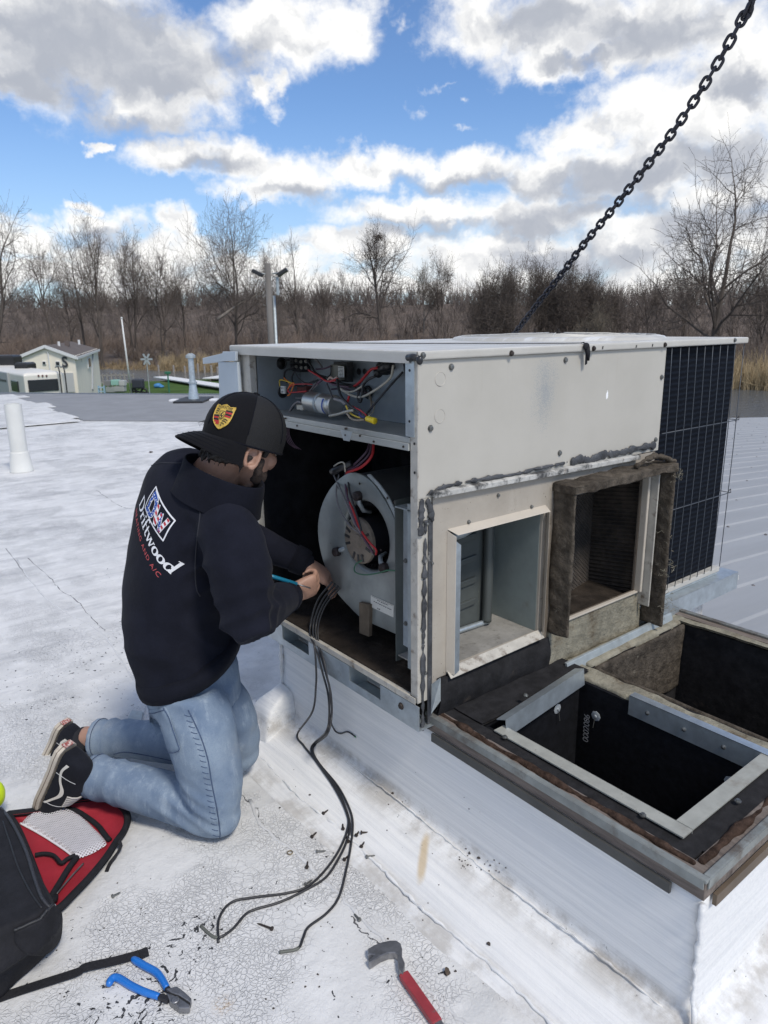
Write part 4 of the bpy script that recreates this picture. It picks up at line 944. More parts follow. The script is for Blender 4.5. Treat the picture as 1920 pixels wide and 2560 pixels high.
# --- condenser fan guard on the lid
fc = np.array([1.13, .49, .922])
a = MB()
for r in np.linspace(.07, .36, 9): a.torus(fc + (0, 0, .012 + .006 * (1 - r / .36)), (0, 0, 1), r, .0022, 60, 5)
for k in range(10):
    t = k * math.pi * 2 / 10; u = np.array([math.cos(t), math.sin(t), 0]); a.tube([fc + u * .05 + (0, 0, .020), fc + u * .2 + (0, 0, .017), fc + u * .37 + (0, 0, .004)], .0025, 5)
a.build('fan_guard', M_LID, unit)
a = MB(); a.lathe(fc - (0, 0, .002), (0, 0, 1), [(0, .40), (.010, .39), (.014, .37), (.010, .355), (0, .35)], 60); a.build('fan_ring', M_LID, unit, 'auto')
a = MB(); a.lathe(fc, (0, 0, 1), [(.001, .345), (.0016, .345)], 48); a.build('fan_opening', M_INNER, unit)
for q in ((834, 622), (898, 624), (930, 620), (995, 622)):
    c = onz(.940, *Z4(*q)); c = np.array([c[0], c[1], .922]); c = fc + np.array([RNG.uniform(-.05, .05), 0, 0]) + (np.array([q[0] - 915, 0, 0]) * .0011) * np.array([1, 1, 1]); c[1] += (q[0] - 915) * -.0008
    a = MB(); a.lathe(c + (0, 0, .01), (0, 0, 1), [(0, .008), (.014, .008), (.0145, .004), (.026, .004)], 8); a.build('fan_bolt', M_RUSTSCREW, unit)
# --- flat black strap over the lid with its loose end hanging at the front edge
def ribbon(P, w, side, t, name, mat, parent):
    P = np.asarray(P, float); side = np.asarray(side, float); a = MB(); rings = []
    T = np.gradient(P, axis=0)
    for p, tt in zip(P, T):
        s = side - tt * (side @ tt) / (tt @ tt); s = s / np.linalg.norm(s) * w / 2; n_ = np.cross(tt, s); n_ = n_ / np.linalg.norm(n_) * t / 2
        rings.append([p - s - n_, p + s - n_, p + s + n_, p - s + n_])
    a.loft(rings); o = a.build(name, mat, parent, True, fix=True); auto_smooth(o.data); return o
M_STRAP = M('black_webbing', (.022, .022, .025), .85, var=(200, .3), bump=(300, .5, .001), spec=.2)
strap = thing('tie_down_strap', 'thin black strap lying across the cream lid with its frayed end hanging over', 'strap', (.55, .3, .92))
e0 = ony(-.016, *Z4(870, 655)); 
ribbon(smooth_path([(-.008 + .30, .93, .9225), (.33, .6, .9225), (.45, .3, .9225), (e0[0] - .02, .03, .9225), (e0[0], -.008, .9235), (e0[0] + .004, -.0185, .915), (e0[0] + .006, -.018, .89), (e0[0] + .010, -.015, .862)], 6), .013, (1, .25, 0), .002, 'strap_band', M_STRAP, strap)
a = MB(); a.ell(e0 + (.0, -.004, -.008), (.012, 0, 0), (0, .007, 0), (0, 0, .011), 10, 8); a.tube([e0 + (.004, -.004, -.01), e0 + (.008, -.005, -.03), e0 + (.014, -.004, -.048)], [.008, .007, .003], 7); a.build('strap_end', M_STRAP, strap, True)
# white support under the condenser end
sup = thing('support_curb', 'short white roof support under the far end of the cream unit', 'roof support', (1.47, .4, ZR))
a = MB(); a.loft([[(1.33, .02, ZR), (1.60, .02, ZR), (1.60, .90, ZR), (1.33, .90, ZR)], [(1.33, .03, -.091), (1.575, .03, -.091), (1.575, .88, -.091), (1.33, .88, -.091)]])
a.build('support_block', M_ROOF, sup, bevel=.012); a = MB(); a.loft([[(1.28, -.06, ZR), (1.68, -.06, ZR), (1.68, .96, ZR), (1.28, .96, ZR)], [(1.325, .015, ZR + .07), (1.602, .015, ZR + .07), (1.602, .905, ZR + .07), (1.325, .905, ZR + .07)]]); a.build('support_skirt', M_ROOF, sup, bevel=.015)
# ================================================================== CURB
def membrane_material():
    m, g, b = matnodes('brushed_white_membrane')
    v = g.map(g.new('ShaderNodeTexCoord').outputs['Object'], loc=(.66, 0, -.47)); x, y, z = g.sep(v)
    s1 = g.noise(g.map(v, scale=(14, .55, 22)), 3.0, 7, .7); s2 = g.noise(g.map(v, scale=(60, 1.0, 95)), 1.6, 5, .7)
    s3 = g.noise(g.map(v, scale=(.8, 14, 22)), 3.0, 7, .7)
    near = g.ss(y, -.775, -.79)
    st = g.mix(near, s1, s3)
    st = g.math('ADD', g.math('MULTIPLY', st, .6), g.math('MULTIPLY', s2, .4))
    c = g.mix(g.ss(st, .36, .62), (.66, .665, .67, 1), (.79, .785, .775, 1))
    c = g.mix(g.math('MULTIPLY', g.ss(s2, .60, .72), .20), c, (.30, .32, .36, 1))
    fleck = g.noise(v, 75, 4, .65)
    band = g.math('MULTIPLY', g.ss(z, -.435, -.405), g.ss(z, -.355, -.390))
    dirtm = g.math('MULTIPLY', band, g.ss(g.noise(v, 7, 6, .7), .38, .62))
    c = g.mix(g.math('MULTIPLY', dirtm, .7), c, (.34, .31, .27, 1))
    c = g.mix(g.math('MULTIPLY', band, g.ss(fleck, .665, .70)), c, (.06, .06, .06, 1))
    toe = g.math('MULTIPLY', g.ss(z, -.456, -.468), g.ss(g.noise(v, 9, 6, .7), .4, .65))
    c = g.mix(g.math('MULTIPLY', toe, .6), c, (.36, .33, .29, 1))
    # rusty yellow water stain below the unit's corner
    A = onz(-.430, 1060, 2150)
    B = onz(-.420, 1066, 2088); D = onz(-.462, 1050, 2216); ad = (D - B) * (1, 1, 0); hl_ = np.linalg.norm(ad) / 2; ad /= hl_ * 2; ac = np.array([-ad[1], ad[0], 0]); Cn = (B + D) / 2
    dv = g.vmath('SUBTRACT', v, tuple(Cn)); al = g.math('DIVIDE', g.vmath('DOT_PRODUCT', dv, tuple(ad), out=1), hl_ * 1.05); acr = g.math('DIVIDE', g.vmath('DOT_PRODUCT', dv, tuple(ac), out=1), .0155)
    dd = g.math('SQRT', g.math('ADD', g.math('POWER', g.math('ABSOLUTE', al), 4.0), g.math('MULTIPLY', acr, acr)))
    c = g.mix(g.math('MULTIPLY', g.ss(g.math('ADD', dd, g.math('MULTIPLY', g.noise(v, 20, 4, .6), .7)), 1.55, .7), .6), c, (.50, .33, .10, 1))
    g.l.new(c, b.inputs['Base Color']); b.inputs['Roughness'].default_value = .55
    setbump(g, b, g.math('ADD', st, g.math('MULTIPLY', g.noise(v, 60, 5, .6), .3)), .5, .006)
    return m
M_MEMB = membrane_material()
CX0, CX1, CY0, CY1 = 0.05, 1.27, -0.785, 0.81
ZT = -0.062                         # top of the curb's metal-capped rim
curb = thing('roof_curb', 'white membrane-wrapped roof curb with two open black-lined duct shafts, under and beside the cream unit', 'roof curb', (0.66, 0.0, ZR))
def rect_ring(o, z, n=46, r=0.0):
    x0, x1, y0, y1 = CX0 - o, CX1 + o, CY0 - o, CY1 + o; P = []
    cs = [((x0, y0), (x1, y0)), ((x1, y0), (x1, y1)), ((x1, y1), (x0, y1)), ((x0, y1), (x0, y0))]
    for (a, b) in cs:
        for t in np.linspace(0, 1, n, endpoint=False):
            t2 = t; P.append([a[0] + (b[0] - a[0]) * t2, a[1] + (b[1] - a[1]) * t2, z])
    P = np.array(P)
    if r:                            # pull the corners in to round them
        c = np.array([(x0 + x1) / 2, (y0 + y1) / 2]); hx, hy = (x1 - x0) / 2, (y1 - y0) / 2
        for p in P:
            dx, dy = abs(p[0] - c[0]), abs(p[1] - c[1]); ex, ey = dx - (hx - r), dy - (hy - r)
            if ex > 0 and ey > 0:
                L = math.hypot(ex, ey)
                if L > r: p[0] = c[0] + math.copysign(hx - r + ex * r / L, p[0] - c[0]); p[1] = c[1] + math.copysign(hy - r + ey * r / L, p[1] - c[1])
    return P
prof = [(-.012, -.112, .004), (.0, -.113, .004), (.001, -.14, .006), (.0, -.20, .008), (.004, -.27, .010), (.006, -.33, .012), (.007, -.376, .014), (.010, -.394, .016), (.022, -.403, .03),
        (.045, -.410, .05), (.09, -.425, .07), (.14, -.445, .09), (.175, -.460, .11), (.19, -.462, .11), (.20, -.4655, .12), (.225, -.468, .12), (.26, -.4715, .12)]
mb = MB(); rings = []
for o, z, r in prof:
    R_ = rect_ring(o, z, 46, r); k = fnoise(R_, 7, 3) * .004 * (1 if o > .008 else .35) + fnoise(R_, 28, 5) * .0012
    R_[:, 2] += k * (0 if z > -.12 else 1); R_[:, 0] += k * .5 * np.sign(R_[:, 0] - .6); R_[:, 1] += k * .5 * np.sign(R_[:, 1])
    rings.append(R_)
mb.loft(rings, caps=False)
memb = mb.build('membrane_skirt', M_MEMB, curb, True)
# thick beads of coating on the near corner and folded patches at the far corner
def bead(pts, r, mat, parent, name, n=8, jit=.0015, k=6):
    P = smooth_path(pts, k); P = P + RNG.normal(0, jit, P.shape); m_ = MB()
    m_.tube(P, np.clip(RNG.normal(r, r * .2, len(P)), r * .5, r * 1.6), n); return m_.build(name, mat, parent, True)
bead([(.047, -.788, -.12), (.046, -.79, -.22), (.042, -.793, -.32), (.03, -.806, -.385), (-.02, -.85, -.425), (-.09, -.92, -.455)], .0055, M_MEMB, curb, 'corner_bead')
bead([(.046, .812, -.13), (.044, .815, -.25), (.03, .83, -.38), (-.06, .90, -.44)], .007, M_MEMB, curb, 'corner_bead')
bead([(.028, y_, -.402 + .004 * math.sin(y_ * 9)) for y_ in np.linspace(.72, -.74, 16)], .0026, M_MEMB, curb, 'crease_bead', jit=.0012)
bead([(-.140 + .006 * math.sin(y_ * 11), y_, -.462) for y_ in np.linspace(.75, -.80, 18)], .0042, M_MEMB, curb, 'toe_bead', jit=.0016)
mb = MB()                           # pleated boot of membrane at the far left corner
mb.loft([[(-.10, .70, -.455), (-.12, .86, -.455), (.05, .90, -.455), (.07, .72, -.455)], [(-.055, .73, -.35), (-.07, .83, -.35), (.04, .86, -.35), (.05, .73, -.35)],
         [(.0, .745, -.30), (.0, .80, -.295), (.045, .82, -.29), (.052, .74, -.30)]])
fuse(mb, 'folded_corner_patch', M_MEMB, curb, .009, 5, lambda c, n: fnoise(c, 60, 9) * .005)
# wooden nailer under the metal cap, four lengths
def frame(z0, z1, o0, o1, name, mat, sides='lnrf', bev=.002):
    """rail between the rectangle offset inwards by o0 and by o1"""
    x0, x1, y0, y1 = CX0 + o0, CX1 - o0, CY0 + o0, CY1 - o0; w = o1 - o0
    S = {'l': (x0, x0 + w, y0, 0.02), 'n': (x0 + w, x1 - w, y0, y0 + w), 'r': (x1 - w, x1, y0, 0.02)}
    for s in sides:
        if s not in S: continue
        a = MB(); q = S[s]; a.box(q[0], q[1], q[2], q[3], z0, z1); a.build(name, mat, curb, bevel=bev)
frame(-.112, ZT - .008, -.006, .040, 'wood_nailer', M_WOOD, 'lnr')
# metal cap angle on the outer edge of the nailer
for q in ((CX0 - .009, CX0 + .006, CY0 - .009, .02), (CX0 + .0065, CX1 + .009, CY0 - .009, CY0 + .006), (CX1 - .012, CX1 + .009, CY0 + .0125, -.01)):
    a = MB(); a.box(*q, ZT - .0075, ZT); a.build('cap_trim', M_TRIM, curb, bevel=.002)
for q in ((CX0 - .0105, CX0 - .0075, CY0 - .004, .0), (CX0, CX1 + .009, CY0 - .0105, CY0 - .0075)):
    a = MB(); a.box(*q, ZT - .022, ZT - .001); a.build('cap_flange', M_TRIM, curb)
# counter-flashing under the nailer
a = MB(); a.box(CX0 - .0135, CX0 - .0065, CY0 + .06, -.012, -.136, -.1125); a.build('counter_flashing', M_DTRIM, curb)
a = MB(); a.box(CX0 + .03, CX1, CY0 - .015, CY0 - .0065, -.138, -.1125); a.build('counter_flashing', M_BRTRIM, curb)
# shafts: four lined walls each, going down through the roof
def shaft(x0, x1, y0, y1, zt, mat, zb=-1.5):
    t = .012
    for q in ((x0 - t, x0, y0 - t, y1 + t), (x1, x1 + t, y0 - t, y1 + t), (x0, x1, y0 - t, y0), (x0, x1, y1, y1 + t)):
        a = MB(); nx, nz = 14, 22
        a.box(*q, zb, zt); o = a.build('shaft_liner', mat, curb)
    a = MB(); a.box(x0 - t, x1 + t, y0 - t, y1 + t, zb - .02, zb); a.build('shaft_bottom', M_LINER, curb)
SX0, SX1, SY0, SY1 = .152, .556, -.668, -.118       # supply shaft
EX0, EX1, EY0, EY1 = .655, 1.205, -.668, -.085      # return shaft
shaft(SX0, SX1, SY0, SY1, ZT - .022, M_LINER)
shaft(EX0, EX1, EY0, EY1, ZT - .024, M_LINERD)
# black fabric turned over the curb's edge round the supply shaft
def fabric(x0, x1, y0, y1, z, name='liner_flap', amp=.004, mat=None):
    nx, ny = max(3, int((x1 - x0) / .012)), max(3, int((y1 - y0) / .012)); V = []; F_ = []
    for i in range(nx + 1):
        for j in range(ny + 1): V.append((x0 + (x1 - x0) * i / nx, y0 + (y1 - y0) * j / ny, z))
    V = np.array(V); k = fnoise(V, 22, 4) * amp + fnoise(V, 60, 6) * amp * .4; V[:, 2] += k
    for i in range(nx):
        for j in range(ny): F_.append((i * (ny + 1) + j, (i + 1) * (ny + 1) + j, (i + 1) * (ny + 1) + j + 1, i * (ny + 1) + j + 1))
    W = V.copy(); W[:, 2] -= .006; n = len(V)
    a = MB(); a.add(V, F_); a.add(W, [f[::-1] for f in F_])
    return a.build(name, mat or M_LINERD, curb, True, fix=False)
fabric(.085, .128, -.74, .0, ZT - .008)
fabric(.128, .60, -.118, -.004, ZT - .001, amp=.007)
fabric(.128, .62, -.745, -.695, ZT - .008)
fabric(.62, 1.24, -.745, -.672, ZT - .012, mat=M_FIBER)
# fuzzy torn edge of old insulation on top of the nailer
def fuzz(pts, r, name, mat, seed, amp=.012):
    P = smooth_path(pts, 10); a = MB(); a.tube(P, r, 10)
    V = a.v[0]; V[:, 2] = np.minimum(V[:, 2], P[:, 2].max() + r * .8)
    return fuse(a, name, mat, curb, .006, 2, lambda c, n: fnoise(c, 55, seed) * amp * .5 + fnoise(c, 160, seed + 1) * amp * .35)
M_BROWNFUZZ = M('rotted_brown_insulation', (.055, .035, .026), .95, var=(40, .6), bump=(80, 1.0, .008), spec=.1, dirt=(15, .55, .75, (.012, .01, .01)), dirt2=(30, .66, .78, (.22, .17, .12)))
fuzz([(.078, 0, ZT - .010), (.076, -.3, ZT - .010), (.08, -.55, ZT - .009), (.077, -.755, ZT - .010)], .011, 'rotted_insulation', M_BROWNFUZZ, 3)
fuzz([(.085, -.756, ZT - .010), (.35, -.755, ZT - .010), (.7, -.756, ZT - .010), (1.2, -.755, ZT - .010)], .011, 'rotted_insulation', M_BROWNFUZZ, 8)
# pale steel strips round the supply shaft
a = MB(); a.box(.122, .158, -.700, -.165, ZT - .004, ZT - .0005); a.box(.1585, .160, -.70, -.165, ZT - .04, ZT - .0005); a.build('steel_edge_strip', M_CREAMSTRIP, curb)
a = MB(); a.box(.1605, .575, -.700, -.664, ZT - .003, ZT + .0005); a.box(.1605, .575, -.664, -.662, ZT - .04, ZT + .0005); a.build('steel_edge_strip', M_CREAMSTRIP, curb)
# galvanized hat channel across the head of the supply shaft
A, B = np.array([.148, -.150, ZT + .004]), np.array([.545, -.105, ZT + .006])
d = (B - A) / np.linalg.norm(B - A); s_ = np.array([d[1], -d[0], 0])
a = MB()
a.prism([A + s_ * .0 + (0, 0, .012), A + s_ * .030 + (0, 0, .022), A + s_ * .036 + (0, 0, -.030), A + s_ * .034 + (0, 0, -.030), A + s_ * .028 + (0, 0, .019), A + (0, 0, .009)], B - A)
a.build('hat_channel', M_GALV, curb)
# divider between the shafts: insulation board with a galvanized plate hung on it
a = MB(); n = 30
for i in range(1):
    a.box(.568, .643, -.74, -.03, ZT - .06, ZT - .012)
fuse(a, 'divider_board', M_FIBERL, curb, .007, 2, lambda c, n: fnoise(c, 70, 12) * .004 + fnoise(c, 22, 13) * .003)
Pa, Pb = onx(.560, 1577, 1738), onx(.560, 1925, 1893)
a = MB(); a.box(.553, .556, -.735, Pa[1], ZT - .058, ZT + .002); a.box(.553, .58, -.735, Pa[1], ZT + .0005, ZT + .003); a.build('divider_plate', M_GALV, curb)
a = MB()
for yy in np.linspace(-.68, Pa[1] - .06, 4): a.lathe((.553, yy, ZT - .028), (-1, 0, 0), [(0, .006), (.003, .006), (.005, .002)], 8)
a.build('plate_screws', M_SCREW, curb)
# return shaft's dusty rim
fabric(1.195, 1.245, -.74, -.03, ZT - .010, name='dusty_rim', amp=.006, mat=M_FIBERL)
a = MB(); a.box(.652, 1.25, -.085, -.045, ZT - .07, ZT - .012); fuse(a, 'rim_board', M_FIBERL, curb, .008, 2, lambda c, n: fnoise(c, 50, 22) * .004)
a = MB(); a.box(.66, .675, -.66, -.09, ZT - .25, ZT - .02); a.box(.66, 1.2, -.10, -.088, ZT - .27, ZT - .02)
fuse(a, 'brown_liner_face', M_FIBER, curb, .008, 2, lambda c, n: fnoise(c, 40, 25) * .004)
# clear washers and pins that hold the liner
M_CLEAR = M('clear_plastic_washer', (.35, .38, .40), .25, spec=.8)
def washer(c, nrm):
    c = np.asarray(c, float); n_ = np.asarray(nrm, float)
    a = MB(); a.lathe(c, n_, [(0, .016), (.0015, .016), (.0025, .011), (.003, .005), (.006, .004)], 8); a.build('liner_washer', M_CLEAR, curb)
    a = MB(); a.cyl(c + n_ * .005 - np.array([0, 0, .002]), c + n_ * .012 - np.array([0, 0, .035]), .0012, n=6); a.build('liner_pin', M_SCREW, curb)
washer(onx(SX1 - .001, 1490, 1790), (-1, 0, 0)); washer(onx(SX1 - .001, 1825, 1955), (-1, 0, 0)); washer(ony(SY1 - .001, 1393, 1772), (0, -1, 0))
# stencilled part number on the liner, read sideways
def flat_text(txt, name, mat, parent, org, ax, ay, size, thick=.0008, bold=0, spacing=1.0):
    cu = bpy.data.curves.new(name, 'FONT'); cu.body = txt; cu.size = 1; cu.resolution_u = 3; cu.space_character = spacing
    if bold: cu.offset = bold
    ob = bpy.data.objects.new(name, cu); COL.objects.link(ob)
    dg = bpy.context.evaluated_depsgraph_get(); dg.update()
    me = bpy.data.meshes.new_from_object(ob.evaluated_get(dg)); bpy.data.objects.remove(ob)
    co = np.empty(len(me.vertices) * 3); me.vertices.foreach_get('co', co); co = co.reshape(-1, 3)
    if parent == 'raw': return me, co
    off = root_off(parent)
    W = np.asarray(org) + size * (co[:, :1] * np.asarray(ax) + co[:, 1:2] * np.asarray(ay)) - off
    me.vertices.foreach_set('co', W.ravel()); me.update(); me.name = name; me.materials.clear(); me.materials.append(mat)
    o2 = bpy.data.objects.new(name, me); COL.objects.link(o2); o2.parent = parent; return o2
M_STENCIL = M('white_stencil_ink', (.42, .42, .42), .8, dirt=(120, .55, .62, (.05, .05, .06)))
T0 = onx(SX1 - .002, 1470, 1858)
flat_text('0002086', 'stencil_number', M_STENCIL, curb, T0, (0, 0, 1), (0, 1, 0), .030, spacing=.9)
T1 = onx(EX1 - .002, 1672, 1752)
flat_text('0002086', 'stencil_number', M_STENCIL, curb, T1, (0, 0, 1), (0, 1, 0), .032, spacing=.9)
T1 = onx(EX1 - .002, 1678, 1645)
flat_text('000', 'stencil_number', M_STENCIL, curb, T1, (0, 0, 1), (0, 1, 0), .032, spacing=.9)
# screw heads on the steel strips
for (u, v) in ((1262, 1843), (1607, 2038), (1845, 2003), (1314, 1738)):
    c = onz(ZT + (.0 if v > 1800 else .028), u, v); a = MB(); a.lathe(c, (0, 0, 1), [(-.001, .0075), (.0015, .0075), (.0016, .0055), (.005, .0045)], 8); a.build('strip_screw', M_SCREW, curb)
# ================================================================== PERSON
M_SKIN = M('skin', (.36, .205, .145), .55, var=(25, .10), bump=(160, .15, .001))
def cloth(name, col, amt=.2, rough=.9, sheen=.25):
    m, g, b = matnodes(name)
    v = g.new('ShaderNodeTexCoord').outputs['Object']
    n = g.noise(v, 9, 5, .6); f = g.noise(v, 420, 2, .6); k = g.noise(v, 60, 4, .6)
    c = g.mix(g.ss(n, .3, .7), tuple(x * (1 - amt) for x in col) + (1,), tuple(x * (1 + amt) for x in col) + (1,))
    c = g.mix(g.math('MULTIPLY', g.ss(f, .58, .72), .35), c, tuple(min(1, x * 2.2) for x in col) + (1,))
    g.l.new(c, b.inputs['Base Color']); b.inputs['Roughness'].default_value = rough
    b.inputs['Specular IOR Level'].default_value = .12
    b.inputs['Sheen Weight'].default_value = sheen; b.inputs['Sheen Roughness'].default_value = .5
    setbump(g, b, g.math('ADD', g.math('MULTIPLY', f, .25), k), .35, .003); return m
M_HOOD = cloth('navy_black_fleece', (.0095, .0105, .0175), .2, .95, .03)
M_RIB = cloth('navy_black_rib', (.0068, .0076, .0128), .2, .9, .02)
def denim():
    m, g, b = matnodes('light_blue_denim')
    v = g.new('ShaderNodeTexCoord').outputs['Object']
    n = g.noise(v, 5, 5, .6); s = g.noise(g.map(v, scale=(1, 1, .35)), 34, 5, .7); f = g.noise(v, 380, 2, .6); st = g.noise(v, 3.2, 6, .7)
    c = g.mix(g.ss(n, .3, .7), (.125, .175, .255, 1), (.245, .305, .375, 1))
    c = g.mix(g.math('MULTIPLY', g.ss(s, .48, .72), .45), c, (.40, .46, .52, 1))
    c = g.mix(g.math('MULTIPLY', g.ss(f, .45, .7), .38), c, (.12, .17, .26, 1))
    c = g.mix(g.math('MULTIPLY', g.ss(st, .58, .74), .35), c, (.36, .36, .34, 1))
    g.l.new(c, b.inputs['Base Color']); b.inputs['Roughness'].default_value = .88; b.inputs['Specular IOR Level'].default_value = .2
    setbump(g, b, g.math('ADD', g.math('MULTIPLY', f, .3), s), .4, .003); return m
M_DENIM = denim()
M_DSEAM = M('dark_denim_seam', (.055, .085, .15), .9, var=(60, .3))
M_HAIR = M('dark_brown_hair', (.016, .012, .010), .6, var=(90, .5), bump=(140, 1.0, .004), stretch=(1, 1, .3))
M_BEARD = M('beard_stubble', (.045, .030, .024), .8, var=(200, .5), bump=(260, 1.0, .002))
M_CAP = cloth('black_cap_cloth', (.0075, .0075, .009), .15, .9, .04)
M_MESHCAP = M('black_cap_mesh', (.008, .008, .009), .8, bump=(420, 1.0, .002))
M_SHOE = cloth('black_suede', (.012, .013, .018), .25, .95, .05)
M_SOLE = M('aged_white_sole', (.48, .43, .36), .7, var=(14, .15), dirt=(22, .55, .75, (.24, .18, .14)))
M_WHITE = M('white_print', (.72, .72, .74), .7)
M_REDP = M('dusty_red_print', (.50, .085, .09), .8)
M_STITCH = M('white_stitching', (.5, .5, .5), .8)

def nrm(v): v = np.asarray(v, float); return v / np.linalg.norm(v)
def cam(r, u, f): return nrm(r * CR + u * CU + f * CF)     # direction given as right / up / away seen from the roof edge
Pk = {}
Pk['hipR'] = pix(470, 1718, 2.03); Pk['hipL'] = pix(520, 1700, 2.24)
Pk['kneeR'] = pix(540, 2036, 2.10); Pk['kneeL'] = pix(590, 1880, 2.37)
Pk['ankR'] = pix(222, 1938, 2.215); Pk['ankL'] = pix(238, 1843, 2.50)
person = thing('person', 'kneeling man in navy sweatshirt, light jeans and backwards black cap reaching into the cream unit', 'person',
               tuple(np.append((Pk['kneeR'][:2] + Pk['ankL'][:2]) / 2, ZR)))

def ring(c, A, B, n=28, e=2.3):
    t = np.arange(n) * 2 * math.pi / n; ct, st = np.cos(t), np.sin(t)
    return np.asarray(c) + (np.sign(ct) * np.abs(ct) ** (2 / e))[:, None] * np.asarray(A) + (np.sign(st) * np.abs(st) ** (2 / e))[:, None] * np.asarray(B)
def limb(mb, pts, r, n=18, k=6):
    P = smooth_path(pts, k); R_ = np.interp(np.linspace(0, 1, len(P)), np.linspace(0, 1, len(r)), r)
    mb.tube(P, R_, n)
    for p, q in ((P[0], R_[0]), (P[-1], R_[-1])): mb.ell(p, (q * .99, 0, 0), (0, q * .99, 0), (0, 0, q * .99), 14, 8)

# ---------------- jeans: hips, thighs and shins
UPW = np.array([0, 0, 1.])
kf = nrm(Pk['kneeR'] - Pk['ankR']); kf[2] = 0; kf = nrm(kf)           # the way the knees point
kl = np.array([-kf[1], kf[0], 0])                                     # his left
j = MB()
hc = (Pk['hipR'] + Pk['hipL']) / 2
for (K_, H_, A_, s) in (('kneeR', 'hipR', 'ankR', -1), ('kneeL', 'hipL', 'ankL', 1)):
    k_, h_, a_ = Pk[K_], Pk[H_], Pk[A_]
    mid = (k_ + h_) / 2 - kf * .004
    rs = []
    for t, rf, rl in ((0, .086, .084), (.25, .104, .092), (.5, .100, .088), (.75, .088, .080), (.92, .076, .072), (1.0, .066, .064)):
        c = h_ * (1 - t) + k_ * t + kf * .012 * math.sin(t * 3.14)
        rs.append(ring(c, kf * rf, kl * rl, 24, 2.2))
    j.loft(rs)
    j.ell(k_ + kf * .004, kf * .072, kl * .068, UPW * .066, 18, 12)
    # shin lies back on the roof, loose cuff
    sd = nrm(a_ - k_); up = nrm(UPW - sd * (UPW @ sd)); sl = np.cross(sd, up); rs = []
    for t, ru, rl in ((0, .066, .066), (.12, .072, .068), (.35, .073, .066), (.6, .069, .062), (.85, .066, .060), (1.0, .066, .060)):
        c = k_ * (1 - t) + a_ * t + up * .012 * math.sin(t * 3.14)
        rs.append(ring(c, up * ru, sl * rl, 22, 2.1))
    j.loft(rs)
j.loft([ring(hc + UPW * (-.06), kf * .11, kl * .150, 28), ring(hc + UPW * .0 - kf * .012, kf * .122, kl * .158, 28), ring(hc + UPW * .06 - kf * .012, kf * .112, kl * .145, 28)])
j.ell(Pk['hipR'] - kf * .078 + kl * .045 + UPW * -.03, kf * .095, kl * .088, UPW * .115, 18, 12); j.ell(Pk['hipL'] - kf * .075 - kl * .05 + UPW * -.012, kf * .085, kl * .082, UPW * .10, 18, 12)
def jean_folds(c, n):
    f = fnoise(c * np.array([1, 1, 1.7]), 22, 71) * .0055 + fnoise(c, 60, 73) * .0016
    d = np.linalg.norm(c - (Pk['kneeR'] - kf * .06 + UPW * .05), axis=1); t = (c - Pk['kneeR']) @ nrm(kf * .5 + UPW)
    f += np.exp(-(d / .10) ** 2) * (.5 - np.abs(np.sin(t * 70 + fnoise(c, 18, 75) * 1.8))) * .012
    d = np.linalg.norm(c - (Pk['kneeL'] - kf * .06 + UPW * .05), axis=1); f += np.exp(-(d / .10) ** 2) * np.sin(((c - Pk['kneeL']) @ nrm(kf * .5 + UPW)) * 80 + fnoise(c, 18, 76)) * .006
    for A_ in ('ankR', 'ankL'):
        s = (c - Pk[A_]) @ kf; d = np.linalg.norm(c - Pk[A_], axis=1); f += np.exp(-((s - .07) / .06) ** 2) * (d < .16) * (.5 - np.abs(np.sin(s * 55 + fnoise(c, 22, 77) * 2))) * .008
    z = c[:, 2]; hip = np.exp(-((z + .02) / .07) ** 2); f += hip * (.5 - np.abs(np.sin((c @ nrm(UPW * .8 + kf * .6)) * 45 + fnoise(c, 14, 79) * 2))) * .007
    return f
jeans = fuse(j, 'jeans', M_DENIM, person, .0085, 5, jean_folds)
def bvh_of(ob):
    me = ob.data; off = root_off(ob); return BVHTree.FromPolygons([tuple(np.array(v.co) + off) for v in me.vertices], [tuple(p.vertices) for p in me.polygons])
jb = bvh_of(jeans)
def cast(b, u, v, lift=.0015):
    """point of the surface met by the sight line, lifted along its normal"""
    d = Vector(nrm(unray(u, v))); h = b.ray_cast(Vector(CAM), d)
    if h[0] is None: return None
    n = h[1] if h[1].dot(d) < 0 else -h[1]
    return np.array(h[0] + n * lift)
def on_cloth(b, pts, r, name, mat, parent, lift=.001, k=10, n=6):
    Q = []
    P = smooth_path([(u, v, 0) for u, v in pts], k)
    for u, v, _ in P:
        c = cast(b, u, v, lift)
        if c is not None and (not Q or np.linalg.norm(c - Q[-1]) < .08): Q.append(c)
    if len(Q) < 3: return None
    a = MB(); a.tube(Q, r, n); return a.build(name, mat, parent, True)
